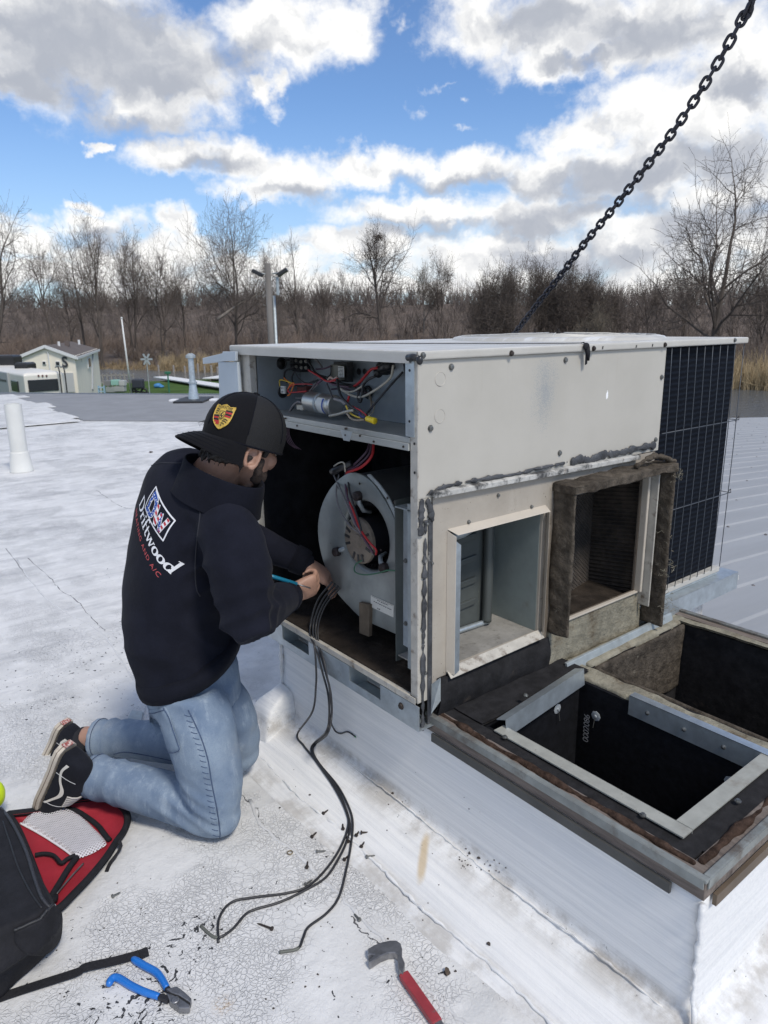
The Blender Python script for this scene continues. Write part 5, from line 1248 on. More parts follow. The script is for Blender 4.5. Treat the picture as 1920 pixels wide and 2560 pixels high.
# seams: outseam of the near leg, its stitched puckers, hems, pocket
on_cloth(jb, [(471, 1775), (488, 1810), (505, 1850), (520, 1900), (530, 1960), (540, 2010), (548, 2060), (550, 2090), (545, 2100)], .0016, 'outseam', M_DSEAM, jeans)
for s in range(22):
    t = s / 21; u, v = np.interp(t, [0, .3, .6, 1], [478, 512, 530, 549]), 1790 + 300 * t
    on_cloth(jb, [(u - 17, v - 3), (u - 9, v), (u - 1, v + 1)], .0011, 'seam_pucker', M_DSEAM, jeans, lift=.0004, k=4, n=5)
on_cloth(jb, [(218, 2000), (275, 2030), (350, 2058), (430, 2085), (500, 2104)], .0014, 'inseam', M_DSEAM, jeans)
on_cloth(jb, [(285, 1885), (310, 1880), (350, 1885), (400, 1895), (430, 1902)], .0014, 'inseam', M_DSEAM, jeans)
def hem(A_, dist):
    a_, k_ = Pk[A_], Pk['knee' + A_[-1]]; sd = nrm(a_ - k_); up = nrm(UPW - sd * (UPW @ sd)); sl = np.cross(sd, up); c = a_ - sd * dist; Q = []
    b = jb
    for t in np.linspace(0, 2 * math.pi, 40):
        d = up * math.cos(t) + sl * math.sin(t); h = b.ray_cast(Vector(c + d * .12), Vector(-d), .12)
        if h[0] is not None: Q.append(np.array(h[0]) + d * .0012)
    if len(Q) > 5: a = MB(); a.tube(Q, .0014, 5); a.build('hem_stitch', M_DSEAM, jeans, True)
for A_ in ('ankR', 'ankL'): hem(A_, .0); hem(A_, .022)
pk = [(338, 1757), (352, 1770), (378, 1774), (405, 1770), (413, 1766), (424, 1785), (434, 1820), (444, 1850), (452, 1874), (443, 1880), (424, 1881), (415, 1872), (400, 1850), (380, 1815), (358, 1780)]
def patch(b, poly, thick, name, mat, parent, dens=9, lift=.0008):
    """cloth patch laid on the surface: the outline seen from the roof edge, cast on to the cloth"""
    P = np.array(poly, float); c = P.mean(0); rings = []; n = 0
    O = smooth_path([(x, y, 0) for x, y in np.vstack([P, P[:1]])], 4)[:-1, :2]
    V = []; F_ = []; m = len(O)
    for i, s in enumerate(np.linspace(1, .06, dens)):
        for q in O:
            w = cast(b, *(c + (q - c) * s), lift=lift + thick * (0 if i == 0 else 1)); V.append(w)
    if any(v is None for v in V):
        good = [v for v in V if v is not None]
        if not good: return None
        for i, v in enumerate(V):
            if v is None: V[i] = V[i - 1] if V[i - 1] is not None else good[0]
    for i in range(dens - 1):
        for k in range(m): F_.append((i * m + k, i * m + (k + 1) % m, (i + 1) * m + (k + 1) % m, (i + 1) * m + k))
    F_.append(tuple((dens - 1) * m + k for k in range(m)))
    a = MB(); a.add(V, F_); return a.build(name, mat, parent, True, fix=False)
pkt = patch(jb, pk, .003, 'back_pocket', M_DENIM, jeans)
on_cloth(jb, [(341, 1760), (356, 1776), (385, 1781), (412, 1774)], .0014, 'pocket_stitch', M_DSEAM, jeans, lift=.005); on_cloth(jb, [(411, 1768), (424, 1792), (438, 1830), (448, 1860), (451, 1872), (440, 1879), (424, 1880)], .0014, 'pocket_stitch', M_DSEAM, jeans, lift=.005)

# ---------------- sweatshirt
LAT1, UP1 = cam(.47, -.65, -.60), cam(.41, .77, -.42); UP1 = nrm(UP1 - LAT1 * (UP1 @ LAT1)); FW1 = np.cross(UP1, LAT1)   # chest axes: his right, up, front
LAT0 = -kl; LAT0 = nrm(LAT0 * .75 + LAT1 * .35); UP0 = nrm(UPW - LAT0 * (UPW @ LAT0)); FW0 = np.cross(UP0, LAT0)
def axes(t):
    l = nrm(LAT0 * (1 - t) + LAT1 * t); u = nrm(UP0 * (1 - t) + UP1 * t); u = nrm(u - l * (l @ u)); return l, u, np.cross(u, l)
h = MB(); rings = []
spec = [(0.00, pix(474, 1650, 2.13), .188, .152), (.03, pix(474, 1630, 2.13), .190, .156), (.15, pix(456, 1585, 2.12), .194, .162), (.32, pix(446, 1540, 2.10), .192, .160), (.5, pix(440, 1475, 2.085), .192, .150),
        (.66, pix(446, 1400, 2.06), .190, .138), (.8, pix(456, 1322, 2.035), .190, .124), (.9, pix(472, 1252, 2.005), .180, .108), (1.0, pix(496, 1206, 1.985), .150, .090), (1.0, pix(520, 1180, 1.975), .105, .075)]
for t, c, a_, b_ in spec:
    l, u, f = axes(t); f = nrm(f + u * max(0, .30 - t * 1.2)); rings.append(ring(c, l * a_, f * b_, 32, 2.25))
h.loft(rings)
shR = pix(570, 1335, 1.88); shL = pix(446, 1222, 2.13)
elR = pix(618, 1542, 1.84); wrR = pix(716, 1490, 2.10); elL = pix(590, 1330, 2.36); wrL = pix(756, 1404, 2.36)
limb(h, [shR + (shL - shR) * .12, shR, (shR * .55 + elR * .45) + cam(.3, -.1, -.2) * .008, elR], [.070, .080, .088, .072])
limb(h, [elR, (elR + wrR) / 2 + cam(0, -.6, -.2) * .004, wrR], [.068, .062, .050])
limb(h, [shL + (shR - shL) * .12, shL, (shL + elL) / 2, elL], [.056, .062, .068, .062]); limb(h, [elL, (elL + wrL) / 2, wrL], [.064, .058, .046])
h.ell(pix(515, 1232, 1.97), LAT1 * .17, UP1 * .05, FW1 * .10, 20, 10)
def hood_folds(c, n):
    f = fnoise(c, 9, 81) * .008 + fnoise(c * np.array([1, 1, .55]), 24, 82) * .0062 + fnoise(c, 55, 83) * .0010
    # gathered folds at the elbow, underarm and above the hem
    for p, ax, w, amp, fr in ((elR, nrm(elR - shR), .10, .0065, 150), (elR, nrm(wrR - elR), .09, .005, 150), (pix(560, 1440, 1.9), cam(.45, -.85, .2), .10, .007, 120), (pix(420, 1660, 2.0), cam(.15, .95, .1), .13, .0045, 95), (pix(540, 1640, 2.0), cam(.5, .8, .1), .12, .0055, 100), (pix(600, 1250, 1.9), cam(.6, -.6, 0), .08, .003, 120)):
        d = np.linalg.norm(c - p, axis=1); f += np.exp(-(d / w) ** 2) * (.5 - np.abs(np.sin(((c - p) @ ax) * fr * .36 + fnoise(c, 13, 85) * 2.4))) * amp * 3.0
    return f
hood = fuse(h, 'sweatshirt', M_HOOD, person, .0085, 18, hood_folds)
hb = bvh_of(hood)
# ribbed hem and cuffs
def band(c, l, f, u, a_, b_, hgt, th, name):
    a = MB(); a.loft([ring(c, l * (a_ - th), f * (b_ - th), 36, 2.25), ring(c, l * a_, f * b_, 36, 2.25), ring(c + u * hgt * .5, l * (a_ + .004), f * (b_ + .004), 36, 2.25), ring(c + u * hgt, l * (a_ + .001), f * (b_ + .001), 36, 2.25), ring(c + u * hgt, l * (a_ - th), f * (b_ - th), 36, 2.25)])
    return a.build(name, M_RIB, hood, True)
l, u, f = axes(.0); f = nrm(f + u * .30); band(pix(479, 1656, 2.13), l, f, u, .189, .153, .05, .02, 'hem_band')
def cuff(w, e, r):
    d = nrm(w - e); p = nrm(np.cross(d, UPW)); q = np.cross(d, p)
    a = MB(); a.loft([ring(w - d * .03, p * (r + .003), q * (r + .003), 20, 2), ring(w + d * .004, p * (r + .001), q * (r + .001), 20, 2), ring(w + d * .018, p * r * .92, q * r * .92, 20, 2), ring(w + d * .016, p * r * .75, q * r * .75, 20, 2)]); return a.build('cuff', M_RIB, hood, True)
cuff(wrR, elR, .049); cuff(wrL, elL, .045)
# standing collar, open ring leaning with the neck
cc = pix(553, 1216, 1.935)
CA, CB = nrm(pix(662, 1240, 1.955) - pix(448, 1140, 2.0)), None
cu = nrm(cam(.28, .9, -.25)); cu = nrm(cu - CA * (cu @ CA)); CB = np.cross(cu, CA)
a = MB(); rr = []
for dz, ra, rb in ((-.046, .128, .112), (-.030, .124, .106), (-.008, .120, .098), (.020, .118, .092), (.042, .116, .088), (.048, .113, .085), (.044, .108, .081), (.0, .104, .080)):
    rr.append(ring(cc + cu * dz - CA * .004 * (dz > .03), CA * ra, CB * rb, 40, 2.1))
a.loft(rr, caps=False)
col_ = fuse(a, 'collar', M_RIB, hood, .006, 4, lambda c, n: fnoise(c, 30, 91) * .0025) if False else a.build('collar', M_RIB, hood, True)
m_ = col_.modifiers.new('t', 'SUBSURF'); m_.levels = 1; m_.render_levels = 1
cb = None
# raglan seams and collar seam
M_HSEAM = M('dark_flat_seam', (.022, .023, .031), .9)
on_cloth(hb, [(502, 1245), (500, 1290), (494, 1340), (489, 1390), (488, 1440), (492, 1475), (500, 1490)], .0018, 'sleeve_seam', M_HSEAM, hood, lift=.0004)
on_cloth(hb, [(455, 1158), (430, 1158), (400, 1158), (375, 1166), (360, 1175)], .0018, 'shoulder_seam', M_HSEAM, hood, lift=.0004)

# ---------------- prints on the back
def on_back(org, ax, ay):
    """frame on the back: origin and two in-surface directions, cast on to the cloth along the chest's front direction"""
    o = cast(hb, *org, lift=0)
    def f(P, lift=.0012):
        Q = []
        for x, y in P:
            s = o + ax * x + ay * y - FW1 * .25
            h_ = hb.ray_cast(Vector(s), Vector(FW1), .5)
            Q.append((np.array(h_[0]) - FW1 * lift) if h_[0] is not None else (o + ax * x + ay * y - FW1 * lift))
        return np.array(Q)
    return f
def stroke_poly(pts, w):
    """polyline (x, y[, width factor]) as a ribbon outline"""
    P = np.array([p[:2] for p in pts], float); W = np.array([(p[2] if len(p) > 2 else 1) for p in pts]) * w / 2
    T = np.gradient(P, axis=0); N_ = np.c_[-T[:, 1], T[:, 0]]; N_ /= np.linalg.norm(N_, axis=1)[:, None] + 1e-9
    return P + N_ * W[:, None], P - N_ * W[:, None]
def ribbon2(mb, fr, pts, w, lift=.0012, sub=2):
    P = np.array([tuple(p) + ((1,) if len(p) == 2 else ()) for p in pts], float)
    if len(P) == 2: P = np.array([P[0] + (P[1] - P[0]) * t for t in np.linspace(0, 1, 5)])
    A, B = stroke_poly(P, w); V = np.vstack([fr(A, lift), fr(B, lift)]); n = len(A)
    mb.add(V, [(i, i + 1, n + i + 1, n + i) for i in range(n - 1)])
def arc(cx, cy, rx, ry, a0, a1, n=14, wf=None):
    t = np.radians(np.linspace(a0, a1, n)); return [(cx + rx * math.cos(q), cy + ry * math.sin(q), (wf(q) if wf else 1)) for q in t]
def serif(mb, fr, x, y, w, st, lift): ribbon2(mb, fr, [(x - w, y), (x + w, y)], st, lift)
thick_side = lambda q: .45 + .75 * abs(math.cos(q))
def letters(mb, fr, word, x, base, S, lift=.0012):
    """bookish serif letters of x-height .5 S; returns the pen position"""
    w = .125 * S; hr = .055 * S
    for ch in word:
        if ch == 'D':
            ribbon2(mb, fr, [(x + .10 * S, base), (x + .10 * S, base + .95 * S)], w, lift); ribbon2(mb, fr, [(x, base + .025 * S), (x + .12 * S, base + .025 * S), (x + .25 * S, base + .025 * S)], hr, lift); ribbon2(mb, fr, [(x, base + .925 * S), (x + .12 * S, base + .925 * S), (x + .25 * S, base + .925 * S)], hr, lift)
            ribbon2(mb, fr, arc(x + .24 * S, base + .475 * S, .40 * S, .45 * S, -90, 90, 16, thick_side), w, lift); x += .80 * S
        elif ch == 'r':
            ribbon2(mb, fr, [(x + .10 * S, base), (x + .10 * S, base + .5 * S)], w, lift); serif(mb, fr, x + .11 * S, base + .02 * S, .13 * S, hr, lift); serif(mb, fr, x + .05 * S, base + .485 * S, .07 * S, hr, lift)
            ribbon2(mb, fr, arc(x + .27 * S, base + .33 * S, .15 * S, .15 * S, 165, 55, 9, lambda q: .7), w, lift); x += .42 * S
        elif ch == 'i':
            ribbon2(mb, fr, [(x + .10 * S, base), (x + .10 * S, base + .5 * S)], w, lift); serif(mb, fr, x + .10 * S, base + .02 * S, .12 * S, hr, lift); serif(mb, fr, x + .05 * S, base + .485 * S, .06 * S, hr, lift); ribbon2(mb, fr, [(x + .03 * S, base + .70 * S), (x + .17 * S, base + .70 * S)], .13 * S, lift); x += .27 * S
        elif ch == 'f':
            ribbon2(mb, fr, [(x + .12 * S, base), (x + .12 * S, base + .72 * S)], w, lift); ribbon2(mb, fr, arc(x + .27 * S, base + .74 * S, .15 * S, .19 * S, 180, 40, 10, lambda q: .8), w, lift); serif(mb, fr, x + .13 * S, base + .02 * S, .13 * S, hr, lift); ribbon2(mb, fr, [(x, base + .48 * S), (x + .32 * S, base + .48 * S)], hr * 1.2, lift); x += .36 * S
        elif ch == 't':
            ribbon2(mb, fr, [(x + .12 * S, base + .72 * S, .6), (x + .12 * S, base + .40 * S, 1), (x + .12 * S, base + .14 * S, 1)], w, lift); ribbon2(mb, fr, arc(x + .24 * S, base + .14 * S, .12 * S, .11 * S, 180, 310, 9, lambda q: .8), w, lift); ribbon2(mb, fr, [(x, base + .48 * S), (x + .31 * S, base + .48 * S)], hr * 1.2, lift); x += .37 * S
        elif ch == 'w':
            for (x0, x1, ww) in ((.04, .22, 1), (.22, .38, .5), (.38, .55, 1), (.55, .72, .5)):
                up_ = ww < 1; ribbon2(mb, fr, [(x + x0 * S, base + (0 if up_ else .5 * S)), (x + x1 * S, base + (.5 * S if up_ else 0))], w * ww, lift)
            for q in (.04, .38, .72): serif(mb, fr, x + q * S, base + .485 * S, .10 * S, hr, lift)
            x += .80 * S
        elif ch == 'o':
            ribbon2(mb, fr, arc(x + .25 * S, base + .25 * S, .19 * S, .225 * S, 0, 360, 22, thick_side), w, lift); x += .52 * S
        elif ch == 'd':
            ribbon2(mb, fr, arc(x + .23 * S, base + .25 * S, .17 * S, .225 * S, 20, 340, 20, thick_side), w, lift); ribbon2(mb, fr, [(x + .42 * S, base), (x + .42 * S, base + .95 * S)], w, lift); serif(mb, fr, x + .46 * S, base + .02 * S, .06 * S, hr, lift); serif(mb, fr, x + .37 * S, base + .93 * S, .07 * S, hr, lift); x += .56 * S
    return x
# directions of the print, measured along the cloth
tx = nrm(cast(hb, 430, 1437, 0) - cast(hb, 362, 1335, 0)); ty0 = nrm(cast(hb, 382, 1222, 0) - cast(hb, 360, 1268, 0)); ty = nrm(ty0 - tx * (tx @ ty0))
fr_ = on_back((430, 1437), tx, ty); fr = lambda P, l=.0012: fr_(np.asarray(P, float) * (1.22, 1), l)
S_ = .043
mbp = MB(); W_ = 0
tot = letters(MB(), lambda P, l: np.zeros((len(P), 3)), 'Driftwood', 0, 0, S_)
x0_ = -tot
letters(mbp, fr, 'Driftwood', x0_, 0.0, S_); mbp.build('back_lettering', M_WHITE, hood, fix=False)
# second line in thin red capitals
me_, co_ = flat_text('HEATING AND A/C', 't', M_REDP, 'raw', None, None, None, 1, spacing=1.18)
wid = co_[:, 0].max(); sc2_ = (tot * .96) / wid
bm = bmesh.new(); bm.from_mesh(me_); bmesh.ops.triangulate(bm, faces=bm.faces); bm.to_mesh(me_); bm.free()
co_ = np.array([v.co for v in me_.vertices])
Q = fr(np.c_[x0_ - tot * .02 + co_[:, 0] * sc2_, -.031 + co_[:, 1] * sc2_], .0012)
for v_, q in zip(me_.vertices, Q): v_.co = Vector(q - root_off(hood))
me_.materials.clear(); me_.materials.append(M_REDP); o_ = bpy.data.objects.new('back_lettering', me_); COL.objects.link(o_); o_.parent = hood
# emblem: framed D W filled with stars and stripes
def flag(name, star):
    m, g, b = matnodes(name); v = g.new('ShaderNodeTexCoord').outputs['Object']
    s = g.vmath('DOT_PRODUCT', v, tuple(ty), out=1)
    t = g.vmath('DOT_PRODUCT', v, tuple(tx), out=1)
    stripes = g.ss(g.math('SINE', g.math('MULTIPLY', g.math('ADD', s, g.math('MULTIPLY', t, .15)), 2 * math.pi / .0135)), -.15, .15)
    red = g.mix(stripes, (.45, .03, .04, 1), (.72, .72, .74, 1))
    p = g.comb(g.math('MULTIPLY', t, 118.), g.math('MULTIPLY', s, 118.), 0.0)
    st = g.ss(g.vor(p, 1.0, rnd=.25), .30, .22); blue = g.mix(st, (.02, .07, .30, 1), (.72, .72, .74, 1))
    g.l.new(blue if star else red, b.inputs['Base Color']); b.inputs['Roughness'].default_value = .75; return m
M_STARS, M_STRIPES = flag('print_blue_stars', True), flag('print_red_white_stripes', False)
bl, br_, tl_, tr_ = (cast(hb, *q, lift=0) for q in ((358, 1268), (412, 1352), (382, 1217), (444, 1302)))
fb_ = on_back((385, 1285), tx, ty); o_c = cast(hb, 385, 1285, 0)
to2 = lambda p: ((p - o_c) @ tx, (p - o_c) @ ty)
C2 = [to2(p) for p in (bl, br_, tr_, tl_)]
a = MB()
for i in range(4):
    A_, B_ = np.array(C2[i]), np.array(C2[(i + 1) % 4]); ribbon2(a, fb_, [tuple(A_ + (B_ - A_) * t) for t in np.linspace(-.01, 1.01, 8)], .0042)
a.build('emblem_frame', M_WHITE, hood, fix=False)
cen = np.mean(C2, 0); ex = (np.array(C2[1]) - C2[0]); ey = (np.array(C2[3]) - C2[0])
def L2(u, v): q = np.array(C2[0]) + ex * u + ey * v; return (q[0], q[1])
def emb(pts, w, lift, mat, name):
    a = MB(); ribbon2(a, fb_, [L2(p[0], p[1]) + ((p[2],) if len(p) > 2 else (1,)) for p in pts], w, lift); return a.build(name, mat, hood, fix=False)
eh = np.linalg.norm(ey)
Dp = [[(.14, .14), (.14, .5), (.14, .86)], [(.08, .14)] + [(.30 + .13 * math.cos(q), .5 + .36 * math.sin(q)) for q in np.linspace(-1.57, 1.57, 12)] + [(.08, .86)]]
Wp = [[(.48, .88), (.54, .5), (.60, .12)], [(.60, .12), (.66, .45), (.71, .80)], [(.70, .82), (.75, .5), (.80, .12)], [(.80, .12), (.88, .5), (.95, .92)]]
for pts in Dp: emb(pts, eh * .25, .0013, M_WHITE, 'emblem_outline'); emb(pts, eh * .18, .0019, M_STARS, 'emblem_letter')
for i, pts in enumerate(Wp): emb(pts, eh * .22, .0013, M_WHITE, 'emblem_outline'); emb(pts, eh * .16, .0019, M_STRIPES if i != 2 else M_STARS, 'emblem_letter')

# ---------------- body: head, neck, hands and ankles as one skin
hcn = pix(612, 1098, 1.955)                       # skull centre
HF = cam(.64, -.24, .73); HR_ = cam(.68, -.25, -.68); HU = np.cross(HR_, HF); HU = nrm(HU); HR_ = nrm(np.cross(HF, HU))   # face direction, his right, up
b_ = MB()
b_.ell(hcn + HU * .012 - HF * .008, HF * .100, HR_ * .079, HU * .098, 24, 16)
b_.ell(hcn - HU * .040 + HF * .030, HF * .066, HR_ * .064, HU * .078, 20, 14)       # face
b_.ell(hcn - HU * .088 + HF * .046, HF * .042, HR_ * .048, HU * .034, 18, 12)       # jaw and chin
b_.ell(hcn - HU * .060 + HF * .020, HF * .060, HR_ * .062, HU * .040, 18, 12)
b_.tube([hcn - HU * .015 + HF * .092, hcn - HU * .042 + HF * .112, hcn - HU * .050 + HF * .104], [.011, .014, .012], 10)  # nose
b_.ell(hcn + HU * .008 + HF * .078, HF * .022, HR_ * .058, HU * .016, 14, 8)        # brow
for s in (-1, 1): b_.ell(hcn - HU * .030 + HF * .068 + HR_ * s * .040, HF * .026, HR_ * .022, HU * .024, 12, 8)          # cheekbones
b_.ell(hcn - HU * .076 + HF * .083, HF * .014, HR_ * .026, HU * .011, 12, 8)        # lips
nb_ = pix(528, 1200, 1.99)
b_.tube(smooth_path([hcn - HU * .045 - HF * .020, (hcn - HU * .06 + nb_) / 2 - HF * .012, nb_, nb_ - UP1 * .06]), np.linspace(.060, .068, 25), 16)
for s in (-1, 1):                                 # ears: rim, lobe, tragus
    e = hcn - HU * .040 + HR_ * s * .074 - HF * .010; ef = nrm(HF * .965 + HR_ * s * .26); eo = nrm(np.cross(HU, ef)); eo = eo * (1 if eo @ (HR_ * s) > 0 else -1)
    rim = [e + eo * .010 + HU * (.033 * math.sin(t)) + ef * (.021 * math.cos(t)) * (1 if math.cos(t) < 0 else .75) for t in np.linspace(-1.2, 4.3, 20)]
    b_.tube(rim, [.0056] * 16 + [.006, .0066, .0066, .005], 8); b_.ell(e - eo * .003, ef * .016, HU * .027, eo * .006, 14, 8); b_.ell(e - HU * .026 + eo * .009 + ef * .003, ef * .008, HU * .009, eo * .005, 10, 6); b_.ell(e + ef * .012 + eo * .006, ef * .005, HU * .008, eo * .006, 8, 6)
# forearms inside the cuffs and the hands
def finger(mb, pts, r):
    P = smooth_path(pts, 4); mb.tube(P, np.interp(np.linspace(0, 1, len(P)), [0, .35, .7, 1], [r, r * 1.02, r * .92, r * .72]), 10)
    mb.ell(P[-1], (r * .72, 0, 0), (0, r * .72, 0), (0, 0, r * .72), 10, 6)
def hand(mb, w, fdir, pdir, curl, s, spread=.0, bends=(.5, .9, .6)):
    """palm from wrist w along fdir; pdir is the way the palm faces; s=+1 when the thumb lies towards cross(fdir, pdir)"""
    fd = nrm(fdir); pd = nrm(pdir - fd * (fd @ pdir)); tn = np.cross(fd, pd) * s
    rs = []
    for t, a_, b2 in ((-.035, .027, .021), (.0, .028, .020), (.025, .036, .019), (.055, .042, .018), (.080, .043, .016), (.092, .040, .013)):
        rs.append(ring(w + fd * t, tn * a_, pd * b2, 18, 2.4))
    mb.loft(rs)
    for k, (off, L_, r) in enumerate(((.030, .072, .0088), (.010, .080, .0092), (-.010, .074, .0088), (-.029, .058, .0078))):
        p = w + fd * .086 + tn * off; d = nrm(fd + tn * spread * (1 - k)); P = [p - fd * .02, p]; ang = 0
        for i, (seg, bend) in enumerate(zip((.44, .31, .25), bends)):
            ang += bend * curl * (1 + .06 * k); dd = d * math.cos(ang) + pd * math.sin(ang); P.append(P[-1] + dd * L_ * seg)
        finger(mb, P, r)
    p = w + fd * .022 + tn * .030 + pd * .006
    finger(mb, [p, p + fd * .026 + tn * .022 + pd * .012, p + fd * .052 + tn * .026 + pd * .026, p + fd * .072 + tn * .016 + pd * .036], .0105)
fdR = cam(.80, .30, .42)
wR2 = wrR + nrm(wrR - elR) * .012
hand(b_, wR2, fdR, cam(-.35, .62, .75), 1.05, -1, .05, (.7, 1.15, .7))
b_.tube([elR * .4 + wrR * .6, wR2], [.032, .027], 12)
wL2 = wrL + nrm(wrL - elL) * .012
hand(b_, wL2, cam(.62, -.45, .10), cam(-.35, -.75, .35), .55, 1, .05)
b_.tube([elL * .4 + wrL * .6, wL2], [.032, .027], 12)
# bare ankles between sock and cuff, shins inside the jeans; torso core ties the skin together
for s_, A_ in (('R', 'ankR'), ('L', 'ankL')):
    k_, a_ = Pk['knee' + s_], Pk[A_]; d = nrm(a_ - k_); P = [k_, (k_ + a_) / 2, a_, a_ + d * .045]; b_.tube(P, [.045, .050, .036, .034], 14)
    b_.tube([Pk['hip' + s_], k_], [.05, .045], 12); b_.tube([hc, Pk['hip' + s_]], .05, 12)
b_.tube(smooth_path([hc, pix(455, 1500, 2.09), pix(500, 1260, 2.01), nb_]), np.linspace(.05, .07, 25), 14)
b_.tube([pix(500, 1240, 2.0), shR, elR * .98 + shR * .02, elR * .4 + wrR * .6], [.06, .05, .040, .032], 12); b_.tube([pix(500, 1240, 2.0), shL, elL, elL * .4 + wrL * .6], [.06, .05, .040, .032], 12)
body = fuse(b_, 'body', M_SKIN, person, .0042, 3)
# eyes (turned away from the roof edge, still there)
for s in (-1, 1):
    a = MB(); a.ell(hcn - HU * .012 + HF * .080 + HR_ * s * .032, HF * .011, HR_ * .013, HU * .009, 12, 8); a.build('eye', M('eye_white', (.65, .62, .58), .3), body, True)
    a = MB(); a.ell(hcn - HU * .012 + HF * .088 + HR_ * s * .032, HF * .0035, HR_ * .006, HU * .006, 12, 8); a.build('iris', M('brown_iris', (.04, .02, .01), .3), body, True)
# hair: short shag under the cap at the nape and temple; beard along the jaw
a = MB()
a.ell(hcn - HU * .020 - HF * .050, HF * .058, HR_ * .076, HU * .052, 22, 14); a.ell(hcn - HU * .052 - HF * .058, HF * .036, HR_ * .060, HU * .034, 18, 12)
for k in range(90):
    t = RNG.uniform(-1.45, 1.0); s = RNG.choice([-1, 1, 1]); st = hcn - HU * RNG.uniform(.015, .060) - HF * .055 * math.cos(t) * 1.6 + HR_ * s * .074 * abs(math.sin(t)) * 1.02
    a.tube([st, st - HU * .016 - HF * .010 + RNG.normal(0, .003, 3), st - HU * RNG.uniform(.026, .044) - HF * .014 + RNG.normal(0, .006, 3)], [.0065, .005, .0015], 6)
for s in (-1, 1): a.tube([hcn + HU * .020 + HR_ * s * .077 + HF * .022, hcn - HU * .010 + HR_ * s * .076 + HF * .026, hcn - HU * .030 + HR_ * s * .073 + HF * .026], [.012, .010, .006], 8)
hair = fuse(a, 'hair', M_HAIR, person, .0042, 1, lambda c, n: fnoise(c, 150, 95) * .0022)
a = MB()
for s in (-1, 1):
    a.tube(smooth_path([hcn - HU * .034 + HR_ * s * .063 + HF * .030, hcn - HU * .062 + HR_ * s * .054 + HF * .034, hcn - HU * .086 + HR_ * s * .044 + HF * .048, hcn - HU * .098 + HR_ * s * .026 + HF * .068, hcn - HU * .102 + HF * .078]), np.interp(np.linspace(0, 1, 33), [0, .3, 1], [.010, .0165, .017]), 12)
    a.ell(hcn - HU * .080 + HF * .052 + HR_ * s * .042, HF * .030, HR_ * .013, HU * .026, 12, 8)
a.ell(hcn - HU * .064 + HF * .088, HF * .012, HR_ * .030, HU * .006, 12, 6)
beard = fuse(a, 'beard', M_BEARD, person, .0042, 2, lambda c, n: fnoise(c, 200, 97) * .0018)
# ---------------- cap worn backwards: crown, mesh panels, visor, button, crest
capc = hcn + HU * .016 - HF * .004
TL = nrm(HU - HF * .10)                             # cap axis tips back a little
CFw = nrm(HF - TL * (HF @ TL)); CRt = np.cross(CFw, TL)
def crown(th0, th1, m1=12, k=1.0, base=-.30):
    V = []; n = 24; rings = []
    for i in range(m1 + 1):
        ph = base + (math.pi / 2 - base) * i / m1
        rings.append([capc + (CFw * math.cos(t) * .118 + CRt * math.sin(t) * .096) * k * math.cos(max(ph, -.12)) ** .82 * (1 if ph > 0 else 1) + TL * (.108 * k * math.sin(ph) if ph > 0 else .108 * math.sin(ph)) for t in np.linspace(th0, th1, n)])
    a = MB(); V = np.array(rings).reshape(-1, 3); F_ = [(i * n + j_, i * n + j_ + 1, (i + 1) * n + j_ + 1, (i + 1) * n + j_) for i in range(m1) for j_ in range(n - 1)]
    a.add(V, F_); return a
cap = crown(math.pi - 1.12, math.pi + 1.12).build('cap', M_CAP, person, True, fix=False)      # solid front panels, now at the back of the head
s2 = crown(math.pi + 1.12 - .01, 3 * math.pi - 1.12 + .01, k=.994).build('mesh_panel', M_MESHCAP, cap, True, fix=False)
a = MB(); a.ell(capc + TL * .108, CFw * .010, CRt * .010, TL * .006, 12, 8); a.build('cap_button', M_CAP, cap, True)
for t in (math.pi - 1.12, math.pi, math.pi + 1.12, math.pi + 2.1, math.pi - 2.1):
    P = [capc + (CFw * math.cos(t) * .1185 + CRt * math.sin(t) * .0965) * math.cos(ph) ** .82 + TL * .1085 * math.sin(ph) for ph in np.linspace(.0, 1.5, 12)]
    a = MB(); a.tube(P, .0011, 5); a.build('cap_seam', M_RIB, cap, True)
P = [capc + (CFw * math.cos(t) * .1185 + CRt * math.sin(t) * .0965) * math.cos(.12) ** .82 + TL * .108 * math.sin(-.26) for t in np.linspace(0, 2 * math.pi, 50)]
a = MB(); a.tube(P, .0016, 5); a.build('cap_band_edge', M_RIB, cap, True)
# visor: curved peak pointing back
V = []; F_ = []; nu, nv = 20, 9
for i in range(nu + 1):
    t = math.pi + (i / nu - .5) * 2.35
    root_ = capc + (CFw * math.cos(t) * .118 + CRt * math.sin(t) * .096) * math.cos(.12) ** .82 + TL * (.108 * math.sin(-.24))
    s = (i / nu - .5) * 2
    for k in range(nv + 1):
        q = k / nv; out = .074 * (1 - abs(s) ** 3.2) * q
        V.append(root_ - CFw * out + TL * (-.016 * q * q - .030 * s * s * q - .010 * q))
V = np.array(V); n1 = nv + 1
for i in range(nu):
    for k in range(nv): F_.append((i * n1 + k, (i + 1) * n1 + k, (i + 1) * n1 + k + 1, i * n1 + k + 1))
a = MB(); a.add(V, F_); a.add(V - TL * .0035, [f[::-1] for f in F_])
a.add(np.vstack([V[[i * n1 + nv for i in range(nu + 1)]], V[[i * n1 + nv for i in range(nu + 1)]] - TL * .0035]), [(i, i + 1, nu + 2 + i, nu + 1 + i) for i in range(nu)])
visor = a.build('visor', M_CAP, cap, True, fix=False)
for q in (.35, .55, .75, .92):
    k = q * nv; P = [V[i * n1 + int(k)] * (1 - (k % 1)) + V[i * n1 + min(nv, int(k) + 1)] * (k % 1) + TL * .0006 for i in range(2, nu - 1)]
    a = MB(); a.tube(P, .0007, 4); a.build('visor_stitch', M_RIB, visor, True)
